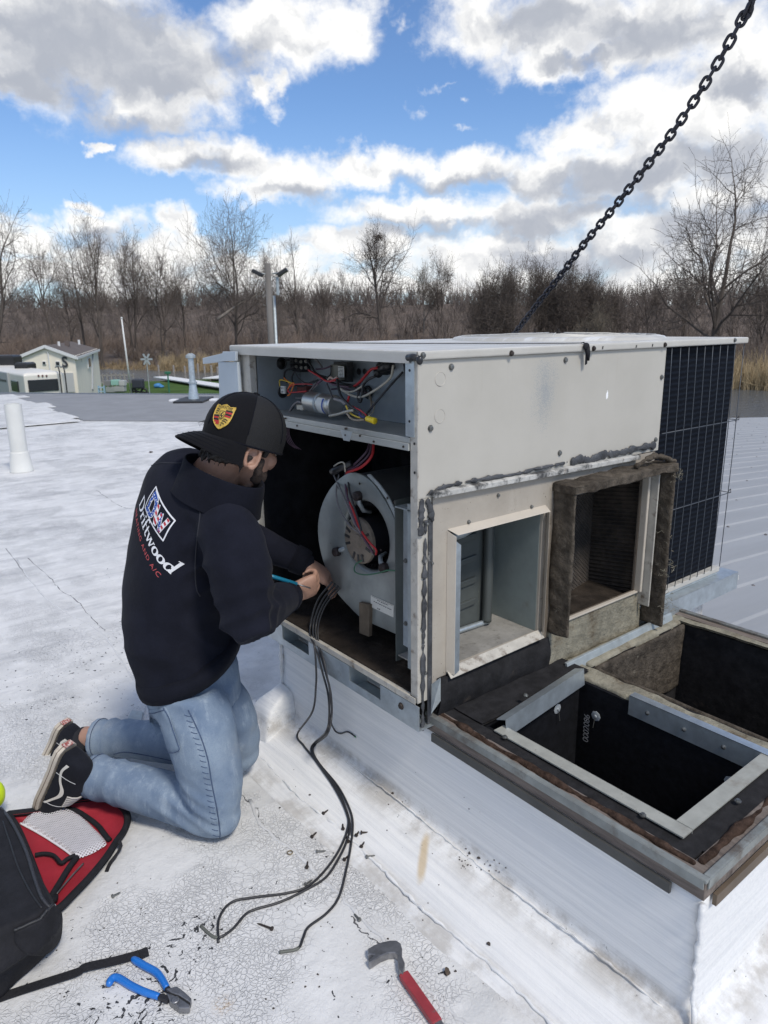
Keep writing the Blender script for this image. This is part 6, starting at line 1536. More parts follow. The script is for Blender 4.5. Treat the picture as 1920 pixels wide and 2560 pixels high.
# crest patch on the front panel
cpb = bvh_of(cap)
def crest_frame():
    o = cast(cpb, 556, 1036, 0); r = nrm(cast(cpb, 575, 1024, 0) - cast(cpb, 538, 1030, 0)) if False else None
    return o
oC = cast(cpb, 556, 1040, 0)
cT, cB = cast(cpb, 562, 1012, 0), cast(cpb, 543, 1062, 0)
cy_ = nrm(cT - cB); cxr = nrm(cast(cpb, 582, 1033, 0) - cast(cpb, 540, 1015, 0)); cx_ = nrm(cxr - cy_ * (cxr @ cy_)); cn_ = np.cross(cx_, cy_)
cH = np.linalg.norm(cT - cB) * 1.16; cW = cH * .80
def crest(P, lift):
    out = []
    for x, y in P:
        s = oC + cx_ * x * cW + cy_ * y * cH + cn_ * .05; h_ = cpb.ray_cast(Vector(s), Vector(-cn_), .12)
        out.append((np.array(h_[0]) + cn_ * lift) if h_[0] is not None else oC + cx_ * x * cW + cy_ * y * cH + cn_ * lift)
    return np.array(out)
M_GOLD = M('gold_embroidery', (.56, .38, .075), .55, .2, var=(160, .25), bump=(300, .5, .001)); M_CRED = M('red_embroidery', (.40, .02, .025), .7, var=(200, .2)); M_CBLK = M('black_embroidery', (.012, .012, .014), .8)
shield = [(-.5, .30), (-.49, .46), (-.25, .40), (0, .50), (.25, .40), (.49, .46), (.5, .30), (.49, .0), (.40, -.25), (.20, -.42), (0, -.52), (-.20, -.42), (-.40, -.25), (-.49, .0)]
def crest_fill(poly, lift, name, mat, parent):
    P = np.array(poly, float); c = P.mean(0); n = len(P); V = []; F_ = []
    for s in (1, .66, .33): V += [c + (p - c) * s for p in P]
    V += [c]; W = crest(V, lift)
    for i in range(2):
        for k in range(n): F_.append((i * n + k, i * n + (k + 1) % n, (i + 1) * n + (k + 1) % n, (i + 1) * n + k))
    for k in range(n): F_.append((2 * n + k, 2 * n + (k + 1) % n, 3 * n))
    a = MB(); a.add(W, F_); return a.build(name, mat, parent, True, fix=False)
dense = lambda poly: [tuple(p[:2]) for p in smooth_path([(x, y, 0) for x, y in poly + poly[:1]], 2)[:-1]]
sh = crest_fill(dense(shield), .0022, 'crest_patch', M_GOLD, cap)
a = MB(); W = crest(dense(shield), .0026); a.tube(np.vstack([W, W[:1]]), .0013, 6); a.build('crest_border', M_GOLD, cap, True)
def bar(x0, x1, y0, y1, mat, sk=0): crest_fill([(x0, y0), ((x0 + x1) / 2, (y0 + y1) / 2 - (y1 - y0) / 2), (x1, y0 + sk), (x1, y1 + sk), ((x0 + x1) / 2, y1), (x0, y1)], .0030, 'crest_bar', mat, cap)
bar(.12, .46, .20, .27, M_CBLK); bar(.12, .46, .125, .195, M_CRED); bar(.16, .46, .05, .12, M_CBLK); bar(.16, .45, -.025, .045, M_CRED)
bar(-.46, -.16, -.06, .01, M_CBLK); bar(-.44, -.14, -.13, -.065, M_CRED); bar(-.41, -.10, -.205, -.135, M_CBLK); bar(-.34, -.06, -.28, -.21, M_CRED); bar(-.24, -.04, -.36, -.285, M_CRED)
crest_fill(dense([(-.15, .17), (.15, .17), (.15, .0), (.08, -.10), (0, -.15), (-.08, -.10), (-.15, .0)]), .0034, 'crest_inner', M_GOLD, cap)
def cstroke(pts, w, lift, mat, name='crest_mark'):
    P = np.array(pts, float); 
    if len(P) == 2: P = np.array([P[0] + (P[1] - P[0]) * t for t in np.linspace(0, 1, 4)])
    A, B = stroke_poly([tuple(p) for p in P], w); V = np.vstack([crest(A, lift), crest(B, lift)]); n = len(A); a = MB(); a.add(V, [(i, i + 1, n + i + 1, n + i) for i in range(n - 1)]); return a
a = MB()
for pts, w in (([(-.15, .17), (.0, .19), (.15, .17)], .025), ([(.15, .17), (.15, .02), (.08, -.10), (0, -.15)], .025), ([(-.15, .17), (-.15, .02), (-.08, -.10), (0, -.15)], .025),
               ([(-.02, .10), (-.04, .03), (.02, -.04), (.0, -.10)], .06), ([(-.02, .10), (.05, .13)], .045), ([(-.04, .03), (-.09, .06)], .03), ([(-.03, .0), (-.09, -.02)], .028), ([(.02, -.03), (.08, .02), (.09, .07)], .03),
               ([(-.42, .24), (-.30, .26), (-.22, .22)], .03), ([(-.40, .16), (-.28, .17), (-.20, .14)], .03), ([(-.38, .08), (-.26, .08)], .03), ([(.14, -.12), (.26, -.11), (.36, -.15)], .035), ([(.10, -.20), (.22, -.19), (.32, -.23)], .035), ([(.06, -.28), (.16, -.28), (.24, -.31)], .03), ([(.04, -.36), (.12, -.38)], .03)):
    P = np.array(pts, float)
    if len(P) == 2: P = np.array([P[0] + (P[1] - P[0]) * t for t in np.linspace(0, 1, 4)])
    A, B = stroke_poly([tuple(p) for p in P], w); V_ = np.vstack([crest(A, .004), crest(B, .004)]); n = len(A); a.add(V_, [(i, i + 1, n + i + 1, n + i) for i in range(n - 1)])
a.build('crest_marks', M_CBLK, cap, fix=False)
me_, co_ = flat_text('PORSCHE', 't', M_CBLK, 'raw', None, None, None, 1, spacing=1.05)
w_ = co_[:, 0].max(); Q = crest(np.c_[-.40 + co_[:, 0] / w_ * .80, .295 + co_[:, 1] * .80 / w_ * .95 + .035 * np.cos(co_[:, 0] / w_ * 6.28 - 3.14) * .6], .0036)
for v_, q in zip(me_.vertices, Q): v_.co = Vector(q - root_off(cap))
me_.materials.clear(); me_.materials.append(M_CBLK); o_ = bpy.data.objects.new('crest_lettering', me_); COL.objects.link(o_); o_.parent = cap
# a few stray hairs escaping under the cap
a = MB()
for k in range(7):
    s = pix(500 + k * 3, 1066 - k, 1.90); a.tube([s, s + cam(-.3, .6, 0) * .012, s + cam(.6, .5, 0) * .022 + RNG.normal(0, .003, 3), s + cam(1, .2, 0) * .034], .0006, 4)
a.build('stray_hairs', M_HAIR, hair)

# ---------------- shoes: black suede sides, white stripe, pale foxed sole
def shoe(A_, toe, heel, out, name, sdir=cam(-.93, -.05, .36)):
    """standing on its toe: heel above, sole facing back; out = outward side"""
    fx = nrm(toe - heel); sn = sdir; sn = nrm(sn - fx * (fx @ sn)); wd = np.cross(fx, sn)
    L = np.linalg.norm(toe - heel)
    def prof(t): return np.interp(t, [0, .04, .15, .35, .55, .75, .90, .97, 1.0], [.020, .034, .038, .037, .042, .049, .045, .033, .016])
    a = MB(); N2 = 26; ts = np.linspace(0, 1, 22); rs_lo = [ring(heel + fx * L * t + sn * .0, wd * prof(t), fx * .001, 4) for t in ts]
    # sole slab
    top = []; bot = []
    def outline(k, lift): 
        return np.array([heel + fx * L * t + wd * prof(t) * k + sn * lift for t in ts] + [heel + fx * L * t - wd * prof(t) * k + sn * lift for t in ts[::-1]])
    a.loft([outline(.98, .002), outline(1.05, .0), outline(1.06, -.022), outline(1.0, -.026)]); sole = a.build('sole', M_SOLE, None, True)
    OFF.pop(sole.name, None)
    bpy.data.objects.remove(sole)
    root = thing_part = None
    u = MB(); rings = []
    for t in np.linspace(0.0, 1.0, 18):
        p = prof(t); hgt = np.interp(t, [0, .05, .2, .35, .5, .65, .8, .93, 1], [.062, .086, .096, .100, .090, .070, .052, .040, .018]); c = heel + fx * L * t - sn * .024
        th = np.linspace(0, math.pi, 13); e = np.interp(t, [0, .3, .6, 1], [.62, .62, .8, .9])
        rings.append(np.array([c + wd * p * math.cos(q) * 1.0 - sn * hgt * math.sin(q) ** e for q in th] + [c + wd * p * math.cos(q) for q in th[-2:0:-4]]))
    u.loft(rings)
    up = fuse(u, name, M_SHOE, person, .0045, 3, lambda c, n: fnoise(c, 60, 101) * .0012)
    a = MB(); a.loft([outline(.98, .004), outline(1.05, .002), outline(1.05, -.006), outline(1.04, -.015), outline(.97, -.018)]); sole = a.build('sole', M_SOLE, up, True); auto_smooth(sole.data)
    a = MB(); P = outline(1.055, -.008); a.tube(np.vstack([P, P[:1]]), .0012, 5); a.build('sole_groove', M('brown_groove', (.16, .12, .10), .8), up, True)
    a = MB(); c = heel - fx * .004 - sn * .010; a.obox(c, fx * .002, wd * .017, sn * .009); a.build('heel_label', M('faded_red_label', (.30, .07, .06), .7, dirt=(160, .48, .55, (.6, .5, .45))), up)
    ub = bvh_of(up)
    # side stripe, collar padding and laces on the outer side
    def side(t, q, lift=.0015):
        c = heel + fx * L * t - sn * .024; d = wd * out * math.cos(q) - sn * math.sin(q); s = c + d * .2; h_ = ub.ray_cast(Vector(s), Vector(-d), .25); return (np.array(h_[0]) + d * lift) if h_[0] is not None else c + d * .04
    P = smooth_path([(.10, .75, 0), (.22, .52, 0), (.34, .62, 0), (.44, .86, 0), (.54, .84, 0), (.64, .50, 0), (.72, .16, 0)], 5); A2 = [side(t, q + .085) for t, q, _ in P]; B2 = [side(t, q - .085) for t, q, _ in P]; n = len(P)
    a = MB(); a.add(np.vstack([A2, B2]), [(i, i + 1, n + i + 1, n + i) for i in range(n - 1)]); a.build('side_stripe', M('off_white_leather', (.62, .59, .53), .6), up, True, fix=False)
    a = MB(); a.tube([side(.28, q) for q in np.linspace(.15, 1.2, 8)], .0009, 5); a.tube([side(.70, q) for q in np.linspace(.15, 1.3, 8)], .0009, 5); a.build('shoe_stitch', M_STITCH, up)
    for k in range(6):
        t = .50 + k * .035; a = MB(); P = [side(t, q, .004) for q in np.linspace(1.10, 2.05, 7)]; a.tube(P, .0026, 6); a.build('lace', M('dusty_white_lace', (.50, .47, .44), .8), up, True)
    a = MB(); a.tube([Pk[A_] + nrm(Pk[A_] - Pk['knee' + A_[-1]]) * .035, heel * .62 + toe * .38 - sn * .07], [.037, .036], 14); a.build('sock', M('black_sock', (.014, .014, .018), .95), up, True)
    return up
shoe('ankR', pix(106, 2014, 2.235), pix(163, 1858, 2.165), -1, 'shoe'); 
shoe('ankL', pix(118, 1905, 2.60), pix(158, 1802, 2.53), -1, 'shoe')
# ================================================================== LOOSE THINGS ON AND ABOVE THE ROOF
def Z3(u, v): return u / 2.592, 1900 + v / 2.592
def ZB(u, v): return 640 + u / 2.592, 1800 + v / 2.592
mbv = bvh_of(memb)
def land(u, v, lift=.0035):
    """where a sight line meets the curb's skirt or the roof"""
    d = Vector(nrm(unray(u, v))); h_ = mbv.ray_cast(Vector(CAM), d); p = onz(ZR, u, v)
    if h_[0] is not None and (h_[0] - Vector(CAM)).length < np.linalg.norm(p - CAM):
        n = h_[1] if h_[1].dot(d) < 0 else -h_[1]; return np.array(h_[0] + n * lift)
    return p + np.array([0, 0, lift])
# ---- black cables out of the unit
def cable(hang, ground, label, end=None, r=.0034):
    P = [onx(x, u, v) for x, u, v in hang] + [land(u, v, r + .0005) for u, v in ground]
    t = thing('power_cable', label, 'cable', tuple(P[len(hang)]), 'black cables pulled out of the unit')
    a = MB(); S = smooth_path(P, 8); S[:, 2] = np.maximum(S[:, 2], ZR + r)
    for i in range(len(hang) * 8 - 20, len(S)):
        d = Vector(nrm(S[i] - CAM)); h_ = mbv.ray_cast(Vector(CAM), d)
        if h_[0] is not None and (h_[0] - Vector(CAM)).length < np.linalg.norm(S[i] - CAM) + r: S[i] = np.array(h_[0] - d * r * 1.3)
    a.tube(S, r, 8); a.build('sheath', M_WIREBLK, t, True)
    if end:
        a = MB(); a.tube(S[-10:] , r * 1.12, 8) if end != 'green' else a.tube([S[-1], S[-1] + (S[-1] - S[-3]) * .4], r * .6, 6)
        if end == 'green':
            for k in range(4): a.tube([S[-1], S[-1] + RNG.normal(0, .006, 3) + (0, 0, -.004)], .0009, 5)
        a.build('cable_end', M('grey_olive_tape', (.11, .115, .10), .6) if end == 'tape' else M('bright_green_wire', (.02, .22, .05), .5), t, True)
    return t
start = [(.06, 830, 1455), (.04, 795, 1500), (.02, 778, 1555)]
cable(start + [(-.005, 776, 1590), (-.020, 786, 1616), (-.03, 790, 1667), (-.035, 790, 1712), (-.05, 781, 1779)], [(744, 1838), (760, 1866), (787, 1900), (835, 1968), (866, 2030), (871, 2070), (848, 2128), (810, 2182), (767, 2220), (717, 2236), (640, 2246), (579, 2259), (548, 2300), (546, 2359)],
      'black cable hanging separately, its loop ending straight down beside a grey-tipped one')
cable([(.065, 838, 1460), (.045, 805, 1502), (.02, 785, 1555), (-.005, 786, 1600), (-.022, 806, 1680), (-.03, 820, 1735), (-.035, 823, 1790), (-.06, 815, 1830)], [(788, 1858), (779, 1875), (792, 1905), (840, 1968), (868, 2030), (876, 2070), (868, 2105), (848, 2147), (814, 2197), (756, 2232), (698, 2259), (640, 2276), (613, 2290), (579, 2328), (540, 2347), (502, 2318)],
      'black cable curling furthest left on the roof, with a grey-olive tip', 'tape')
cable([(.07, 845, 1465), (.05, 812, 1505), (.02, 792, 1555), (-.005, 792, 1600), (-.022, 814, 1680), (-.03, 827, 1735), (-.035, 829, 1790), (-.06, 818, 1835)], [(790, 1862), (783, 1880), (800, 1912), (846, 1968), (874, 2022), (883, 2060), (879, 2109), (868, 2167), (848, 2244), (817, 2286), (771, 2321), (758, 2348), (744, 2375), (698, 2384)],
      'black cable whose end snakes down towards the pry bar', 'tape')
cable([(.06, 850, 1470), (.04, 815, 1512), (.015, 797, 1560), (-.005, 797, 1605), (-.022, 812, 1660), (-.032, 824, 1730), (-.036, 825, 1790)], [(837, 1823), (852, 1833), (871, 1829), (889, 1840)],
      'short black cable with a bright green bare tip against the white curb', 'green', r=.0024)
# ---- screws dropped on the roof
def loose_screw(u, v, ang, L=.024, mat=None, cup=False):
    c = land(u, v, .0045); d = np.array([math.cos(ang), math.sin(ang), -.08]); d /= np.linalg.norm(d)
    a = MB(); a.lathe(c, d, [(-.004, .0025), (-.004, .0052), (0, .0055), (.0005, .0028), (L * .8, .0025), (L, .0004)], 8)
    o = a.build('screw', mat or M_RUSTSCREW, None, True); auto_smooth(o.data); rebase(o, c)
    return tag(o, 'small dark screw lying loose on the white roof by the cables', 'screw', 'loose screws on the roof', 'thing')
SCREWS = ((440, 610, .2, 'dark screw lying highest of the loose ones, left of the cables'), (565, 710, 1.0, 'dark screw standing against the left side of the cable bend'), (365, 762, .4, 'dark screw alone on bare roof above the brass ring'),
          (655, 750, .5, 'larger dark screw touching the right side of the cable bend'), (690, 735, -.6, 'slim screw beside the larger one right of the cable bend'), (685, 825, .5, 'dark screw just below the pair right of the cable bend'),
          (400, 860, -.5, 'grey screw right of the small brass ring'), (330, 960, .9, 'grey screw lying below the brass ring'), (725, 892, -.4, 'grey screw on the roof seam, furthest right of the loose ones'), (575, 910, .3, 'dark screw between the two diverging cables'),
          (325, 1072, .2, 'grey screw touching the upper cable where it heads left'), (668, 1300, 1.5, 'grey screw lying alone above the pry bar hook'), (600, 790, 1.2, 'dark screw half hidden under the cables'))
for (u, v, an, lab_) in SCREWS:
    loose_screw(*ZB(u, v), an, mat=M_RUSTSCREW if u not in (400, 725, 325, 668) else M_SCREW)['label'] = lab_
o = loose_screw(*ZB(100, 1360), 2.0, .045); o['label'] = 'longest loose screw, lying alone below the cable loop'; del o['group']
o = loose_screw(*Z3(735, 890), .1, .02, M_SCREW); o['label'] = 'single short screw on bare roof right of the open bag'; del o['group']
c = land(*ZB(220, 865), .003); a = MB(); a.torus(c, (0, 0, 1), .0075, .0016, 20, 6); o = a.build('wire_ring', M('dull_brass', (.22, .17, .10), .5, .6), None, True); rebase(o, c); tag(o, 'small open brass ring lying on the roof near the screws', 'ring', None, 'thing')
# flakes and grit
a = MB()
for (u, v, r) in ((885, 475, .006), (860, 548, .003), (1240, 1640, .009), (1508, 1452, .006), (1293, 1630, .004), (320, 1730, .003), (400, 1650, .003), (115, 1870, .003), (65, 1810, .003), (350, 485, .004), (1360, 835, .003), (1448, 895, .006), (1385, 865, .004), (1520, 940, .003), (495, 1345, .003), (855, 1420, .003), (930, 1660, .003), (410, 1730, .003), (155, 570, .004)):
    c = land(*ZB(u, v), .001); n = 7; t = np.arange(n) * 2 * math.pi / n; rr = r * RNG.uniform(.6, 1.2, n); a.loft([c + np.c_[rr * np.cos(t), rr * np.sin(t), np.zeros(n)], c + np.c_[rr * .7 * np.cos(t), rr * .7 * np.sin(t), np.full(n, r * .35)]])
for k in range(90):
    c = land(RNG.uniform(60, 1250), RNG.uniform(1800, 2550), .0008); r = RNG.uniform(.0008, .0024); n = 5; t = np.arange(n) * 2 * math.pi / n + RNG.uniform(0, 1); rr = r * RNG.uniform(.6, 1.3, n)
    a.loft([c + np.c_[rr * np.cos(t), rr * np.sin(t), np.zeros(n)], c + np.c_[rr * .6 * np.cos(t), rr * .6 * np.sin(t), np.full(n, r * .5)]])
for k in range(26):
    c = land(*ZB(1420 + RNG.normal(0, 90), 940 + RNG.normal(0, 30)), .0006); r = RNG.uniform(.001, .0028); t = np.arange(6) * math.pi / 3; a.loft([c + np.c_[r * np.cos(t), r * np.sin(t), np.zeros(6)], c + np.c_[r * .6 * np.cos(t), r * .6 * np.sin(t), np.full(6, r * .5)]])
o = a.build('roof_grit', M('grit_brown_black', (.055, .045, .04), .9, var=(300, .6))); tag(o, kind='stuff')
def leaf(u, v, r, ang, label):
    c = land(u, v, .004); n = 10; V = []; 
    for i in range(n + 1):
        t = i / n; w = r * .42 * math.sin(math.pi * t ** .8); p = np.array([math.cos(ang), math.sin(ang), 0]) * (t - .5) * 2 * r; q = np.array([-math.sin(ang), math.cos(ang), 0]) * w
        zc = np.array([0, 0, .006 * math.sin(t * 3.1)]); V += [c + p - q + zc, c + p + q + zc * 1.6]
    a = MB(); a.add(V, [(2 * i, 2 * i + 1, 2 * i + 3, 2 * i + 2) for i in range(n)]); a.add(np.array(V) - (0, 0, .0012), [(2 * i, 2 * i + 2, 2 * i + 3, 2 * i + 1) for i in range(n)])
    o = a.build('dead_leaf', M('dead_leaf_brown', (.07, .05, .035), .85, var=(60, .4)), None, True, fix=False); rebase(o, c); tag(o, label, 'leaf', None, 'thing')
leaf(378, 1131, .05, 1.0, 'dark curled leaf on the white roof just behind the man\'s shoulder'); leaf(644, 1760, .010, .3, 'tiny dark leaf on the roof between his thigh and the curb'); leaf(*ZB(1238, 1640), .012, .8, 'brown leaf scrap on the roof right of the pry bar hook')
P = [onz(ZR + .002, *q) for q in ((330, 1778), (358, 1782), (352, 1812), (312, 1815))]; a = MB(); a.prism(P, (0, 0, .006)); o = a.build('metal_plate', M_GALVD, None, bevel=.001); rebase(o, P[0]); tag(o, 'small grey metal plate on the roof behind the far leg', 'plate', None, 'thing')
# ---- pliers
M_GRIP = M('blue_dipped_grip', (.012, .15, .52), .38, coat=.2)
def up(P, z): P = np.array(P); P[:, 2] = ZR + z; return P
pl = thing('cutting_pliers', 'steel-jawed cutting pliers with blue dipped handles lying open on the roof', 'pliers', tuple(onz(ZR, *Z3(1100, 1530))))
def grip(pts, zz):
    P = np.array([onz(ZR + .010, *Z3(*q)) for q in pts]); P[:, 2] = ZR + np.array(zz); S = smooth_path(P, 8); t = np.linspace(0, 1, len(S)); a = MB(); a.tube(S, np.interp(t, [0, .04, .1, .5, .9, 1], [.004, .0075, .0085, .0085, .0078, .0070]), 12); a.build('handle', M_GRIP, pl, True)
grip([(855, 1285), (930, 1332), (1010, 1378), (1050, 1425), (1082, 1480)], (.010, .011, .012, .012, .011)); grip([(700, 1462), (725, 1418), (765, 1412), (850, 1465), (940, 1508), (1030, 1535)], (.009, .010, .010, .011, .012, .011))
for A, B in (((1080, 1478), (1125, 1530)), ((1028, 1535), (1095, 1560))):
    a = MB(); a.beam(onz(ZR + .010, *Z3(*A)), onz(ZR + .010, *Z3(*B)), .011, .010); a.build('shank', M('blackened_steel', (.05, .05, .055), .45, .7), pl, bevel=.002)
for poly, zt in (([(1080, 1520), (1150, 1503), (1200, 1540), (1245, 1582), (1238, 1612), (1165, 1565), (1110, 1545)], .017), ([(1082, 1545), (1120, 1555), (1170, 1578), (1236, 1622), (1228, 1645), (1165, 1645), (1105, 1600)], .016)):
    P = [onz(ZR + .003, *Z3(*q)) for q in poly]; a = MB(); a.prism(P, (0, 0, zt)); a.build('jaw', M_STEEL, pl, bevel=.0025)
a = MB(); a.lathe(onz(ZR + .019, *Z3(1135, 1560)), (0, 0, 1), [(0, .009), (.003, .009), (.004, .006)], 16); a.build('pivot', M_STEEL, pl, True)
# ---- pry bar
M_REDPAINT = M('worn_red_paint', (.30, .035, .045), .5, var=(18, .2), dirt=(60, .62, .72, (.16, .10, .10)), bump=(120, .2, .001))
pb = thing('pry_bar', 'steel pry bar with clawed hook and worn red shaft, lying on the white roof', 'pry bar', tuple(onz(ZR, *ZB(950, 1600))))
poly = [(727, 1525), (765, 1503), (815, 1483), (870, 1471), (910, 1471), (938, 1490), (948, 1525), (947, 1575), (965, 1618), (952, 1695), (928, 1660), (921, 1600), (918, 1565), (902, 1550), (860, 1552), (810, 1572), (770, 1598), (737, 1620), (728, 1600), (768, 1565), (728, 1562)]
P = [onz(ZR + .002, *ZB(*q)) for q in poly]; a = MB(); a.prism(P, (0, 0, .020)); a.build('claw_hook', M_STEEL, pb, bevel=.002)
A, B = onz(ZR + .012, *ZB(955, 1650)), onz(ZR + .012, *ZB(1330, 2190))
a = MB(); a.beam(A, A + (B - A) * .62, .0235, .016); a.build('shaft', M_REDPAINT, pb, bevel=.003); a = MB(); a.beam(A + (B - A) * .605, B, .019, .012); a.build('tip', M_STEEL, pb, bevel=.002)
# ---- tool bag
M_NYL = M('black_nylon', (.014, .014, .017), .8, var=(30, .3), bump=(220, .6, .002), spec=.25); M_REDN = M('red_nylon_lining', (.34, .022, .035), .65, var=(8, .15), bump=(60, .35, .004), spec=.3)
bag = thing('tool_bag', 'black tool bag lying open with red lining and a white mesh pocket', 'bag', tuple(onz(ZR, 60, 2300)))
base = [(152, 2340), (114, 2392), (50, 2452), (-40, 2520), (-240, 2480), (-330, 2280), (-200, 2120), (40, 2140), (120, 2250)]
mid = [(150, 2300), (118, 2345), (50, 2400), (-60, 2450), (-260, 2400), (-350, 2180), (-190, 2040), (20, 2060), (110, 2210)]
top = [(128, 2262), (92, 2290), (30, 2310), (-70, 2330), (-240, 2260), (-310, 2090), (-170, 1985), (2, 2015), (72, 2130)]
a = MB(); a.loft([smooth_path([onz(z, *q) for q in P + P[:1]], 4)[:-1] for P, z in ((base, ZR + .004), (mid, ZR + .08), (mid, ZR + .14), (top, ZR + .215))])
bb_ = fuse(a, 'bag_body', M_NYL, bag, .008, 6, lambda c, n: fnoise(c, 14, 111) * .006 + fnoise(c, 34, 112) * .003)
bbv = bvh_of(bb_)
patch(bbv, [Z3(*q) for q in ((90, 1095), (180, 1050), (260, 1010), (320, 945), (384, 990), (384, 1150), (300, 1255), (180, 1260), (100, 1190))], .010, 'side_pocket', M_NYL, bag, 8, .002)
on_cloth(bbv, [Z3(*q) for q in ((92, 1095), (180, 1048), (260, 1008), (320, 943))], .003, 'pocket_binding', M_BLACK, bag, .010); on_cloth(bbv, [Z3(*q) for q in ((20, 400), (60, 520), (120, 700), (200, 860), (270, 960))], .002, 'bag_seam', M_BLACK, bag, .001)
out = [(60, 352), (180, 338), (300, 322), (400, 288), (520, 258), (640, 250), (750, 282), (806, 330), (824, 388), (800, 460), (750, 530), (690, 622), (600, 735), (480, 862), (362, 968), (300, 900), (200, 640), (120, 450)]
def tray(z, k=1.0):
    P = np.array(out, float); c = P.mean(0); return smooth_path([onz(z, *Z3(*(c + (q - c) * k))) for q in np.vstack([P, P[:1]])], 4)[:-1]
a = MB(); a.loft([tray(ZR + .003, .97), tray(ZR + .020, 1.0), tray(ZR + .034, 1.0), tray(ZR + .036, .97), tray(ZR + .020, .93), tray(ZR + .016, .5), tray(ZR + .017, .05)])
lid_ = a.build('open_flap', M_REDN, bag, True)
a = MB(); P = tray(ZR + .033, 1.0); a.tube(np.vstack([P, P[:2]]), .0085, 8); a.build('flap_binding', M_NYL, bag, True)
a = MB(); P = tray(ZR + .014, 1.015); a.tube(np.vstack([P, P[:2]]), .010, 8); a.build('flap_side', M_NYL, bag, True)
lv = bvh_of(lid_)
def mesh_mat():
    m, g, b = matnodes('white_mesh_net'); m.use_nodes = True; v = g.new('ShaderNodeTexCoord').outputs['Object']
    x, y, z = g.sep(g.map(v, rot=(0, 0, rad(52)), scale=(1, 1, 1)))
    f = lambda q: g.ss(g.math('ABSOLUTE', g.math('SUBTRACT', g.math('FRACT', g.math('MULTIPLY', q, 150.)), .5)), .27, .33)
    n = g.math('MAXIMUM', f(x), f(y))
    tr = g.new('ShaderNodeBsdfTransparent'); mx = g.new('ShaderNodeMixShader'); b.inputs['Base Color'].default_value = (.72, .70, .72, 1); b.inputs['Roughness'].default_value = .6
    o = [k for k in g.n if k.type == 'OUTPUT_MATERIAL'][0]; g.l.new(n, mx.inputs[0]); g.l.new(tr.outputs[0], mx.inputs[1]); g.l.new(b.outputs[0], mx.inputs[2]); g.l.new(mx.outputs[0], o.inputs[0]); return m
M_NET = mesh_mat()
mpoly = [(132, 418), (190, 360), (260, 328), (345, 318), (430, 328), (490, 348), (560, 395), (620, 455), (692, 545), (650, 590), (570, 628), (502, 650), (420, 588), (330, 528), (230, 468)]
pm = patch(lv, [Z3(*q) for q in mpoly], .012, 'mesh_pocket', M_NET, bag, 9, .004)
co = np.array([v.co for v in pm.data.vertices]); co[:, 2] += fnoise(co, 34, 121) * .007 + fnoise(co, 80, 122) * .003
for v_, q in zip(pm.data.vertices, co): v_.co = q
pw = patch(lv, [Z3(*(np.array(q) * .94 + np.array((405, 470)) * .06)) for q in mpoly], .004, 'crumpled_plastic', M('pinkish_clear_plastic', (.50, .44, .46), .3, var=(40, .35), bump=(35, 1.0, .02)), bag, 9, .003)
on_cloth(lv, [Z3(*q) for q in ((430, 328), (500, 342), (570, 385), (640, 440), (690, 505), (712, 530))], .008, 'zip_tape', M_NYL, bag, .006); on_cloth(lv, [Z3(*q) for q in ((132, 418), (230, 470), (330, 530), (420, 590), (500, 652))], .003, 'mesh_binding', M_WHITE, bag, .004)
on_cloth(lv, [Z3(*q) for q in ((228, 640), (290, 632), (350, 645), (400, 690), (440, 665), (490, 640))], .006, 'inner_strap', M_NYL, bag, .012); on_cloth(lv, [Z3(*q) for q in ((500, 655), (440, 740), (390, 820), (340, 900), (325, 935))], .009, 'zip_tape', M_NYL, bag, .012); on_cloth(lv, [Z3(*q) for q in ((545, 690), (480, 760), (420, 830), (370, 890))], .0025, 'zip_teeth', M_SCREW, bag, .010)
a = MB(); c = onz(ZR + .05, *Z3(330, 935)); a.obox(c, (.006, 0, 0), (0, .004, 0), (0, 0, .008)); a.torus(c + (.004, -.002, -.008), (0, 1, 0), .006, .0014, 14, 5); a.build('zip_pull', M_GALV, bag, bevel=.001)
P = [onz(z, *Z3(*q)) for q, z in (((765, 515), ZR + .035), ((782, 560), ZR + .03), ((750, 620), ZR + .012), ((712, 672), ZR + .006), ((690, 722), ZR + .004))]; ribbon(smooth_path(P, 5), .010, (1, .3, 0), .002, 'flap_tie', M_STRAP, bag)
P = [onz(ZR + .22, *q) for q in ((2, 2012), (25, 2040), (50, 2075), (75, 2125), (95, 2180), (115, 2235), (130, 2262))]; a = MB(); a.tube(smooth_path([cast(bbv, *q, lift=.003) if cast(bbv, *q, lift=.003) is not None else onz(ZR + .2, *q) for q in ((2, 2020), (22, 2046), (44, 2085), (66, 2135), (84, 2190), (104, 2245), (122, 2270))], 6), .004, 6); a.build('bag_zip', M('black_zip_teeth', (.05, .05, .055), .5, .4, var=(400, .6)), bag, True)
P = np.array([onz(ZR + .004, *q) for q in ((-60, 2520), (0, 2495), (95, 2465), (190, 2437), (215, 2425), (280, 2408), (345, 2388), (368, 2378))]); P[:, 2] += np.array([0, .001, .003, .006, .008, .005, .002, .001])
ribbon(smooth_path(P, 6), .024, (.55, .8, 0), .0022, 'shoulder_strap', M_STRAP, bag); P2 = np.array([onz(ZR + .0075, *q) for q in ((350, 2387), (360, 2382), (371, 2378))]); ribbon(P2, .0255, (.55, .8, 0), .003, 'strap_fold', M_STRAP, bag)
a = MB(); c = onz(ZR + .10, -14, 1985); a.ell(c, (.030, 0, 0), (0, .030, 0), (0, 0, .045), 14, 10); a.tube([c + (0, 0, .03), c + (0, 0, .055)], [.02, .016], 12); o = a.build('spray_bottle', M('neon_yellow_plastic', (.62, .80, .02), .4), None, True); rebase(o, c - np.array([0, 0, .05])); tag(o, 'neon yellow bottle showing at the picture edge above the black bag', 'bottle', None, 'thing')
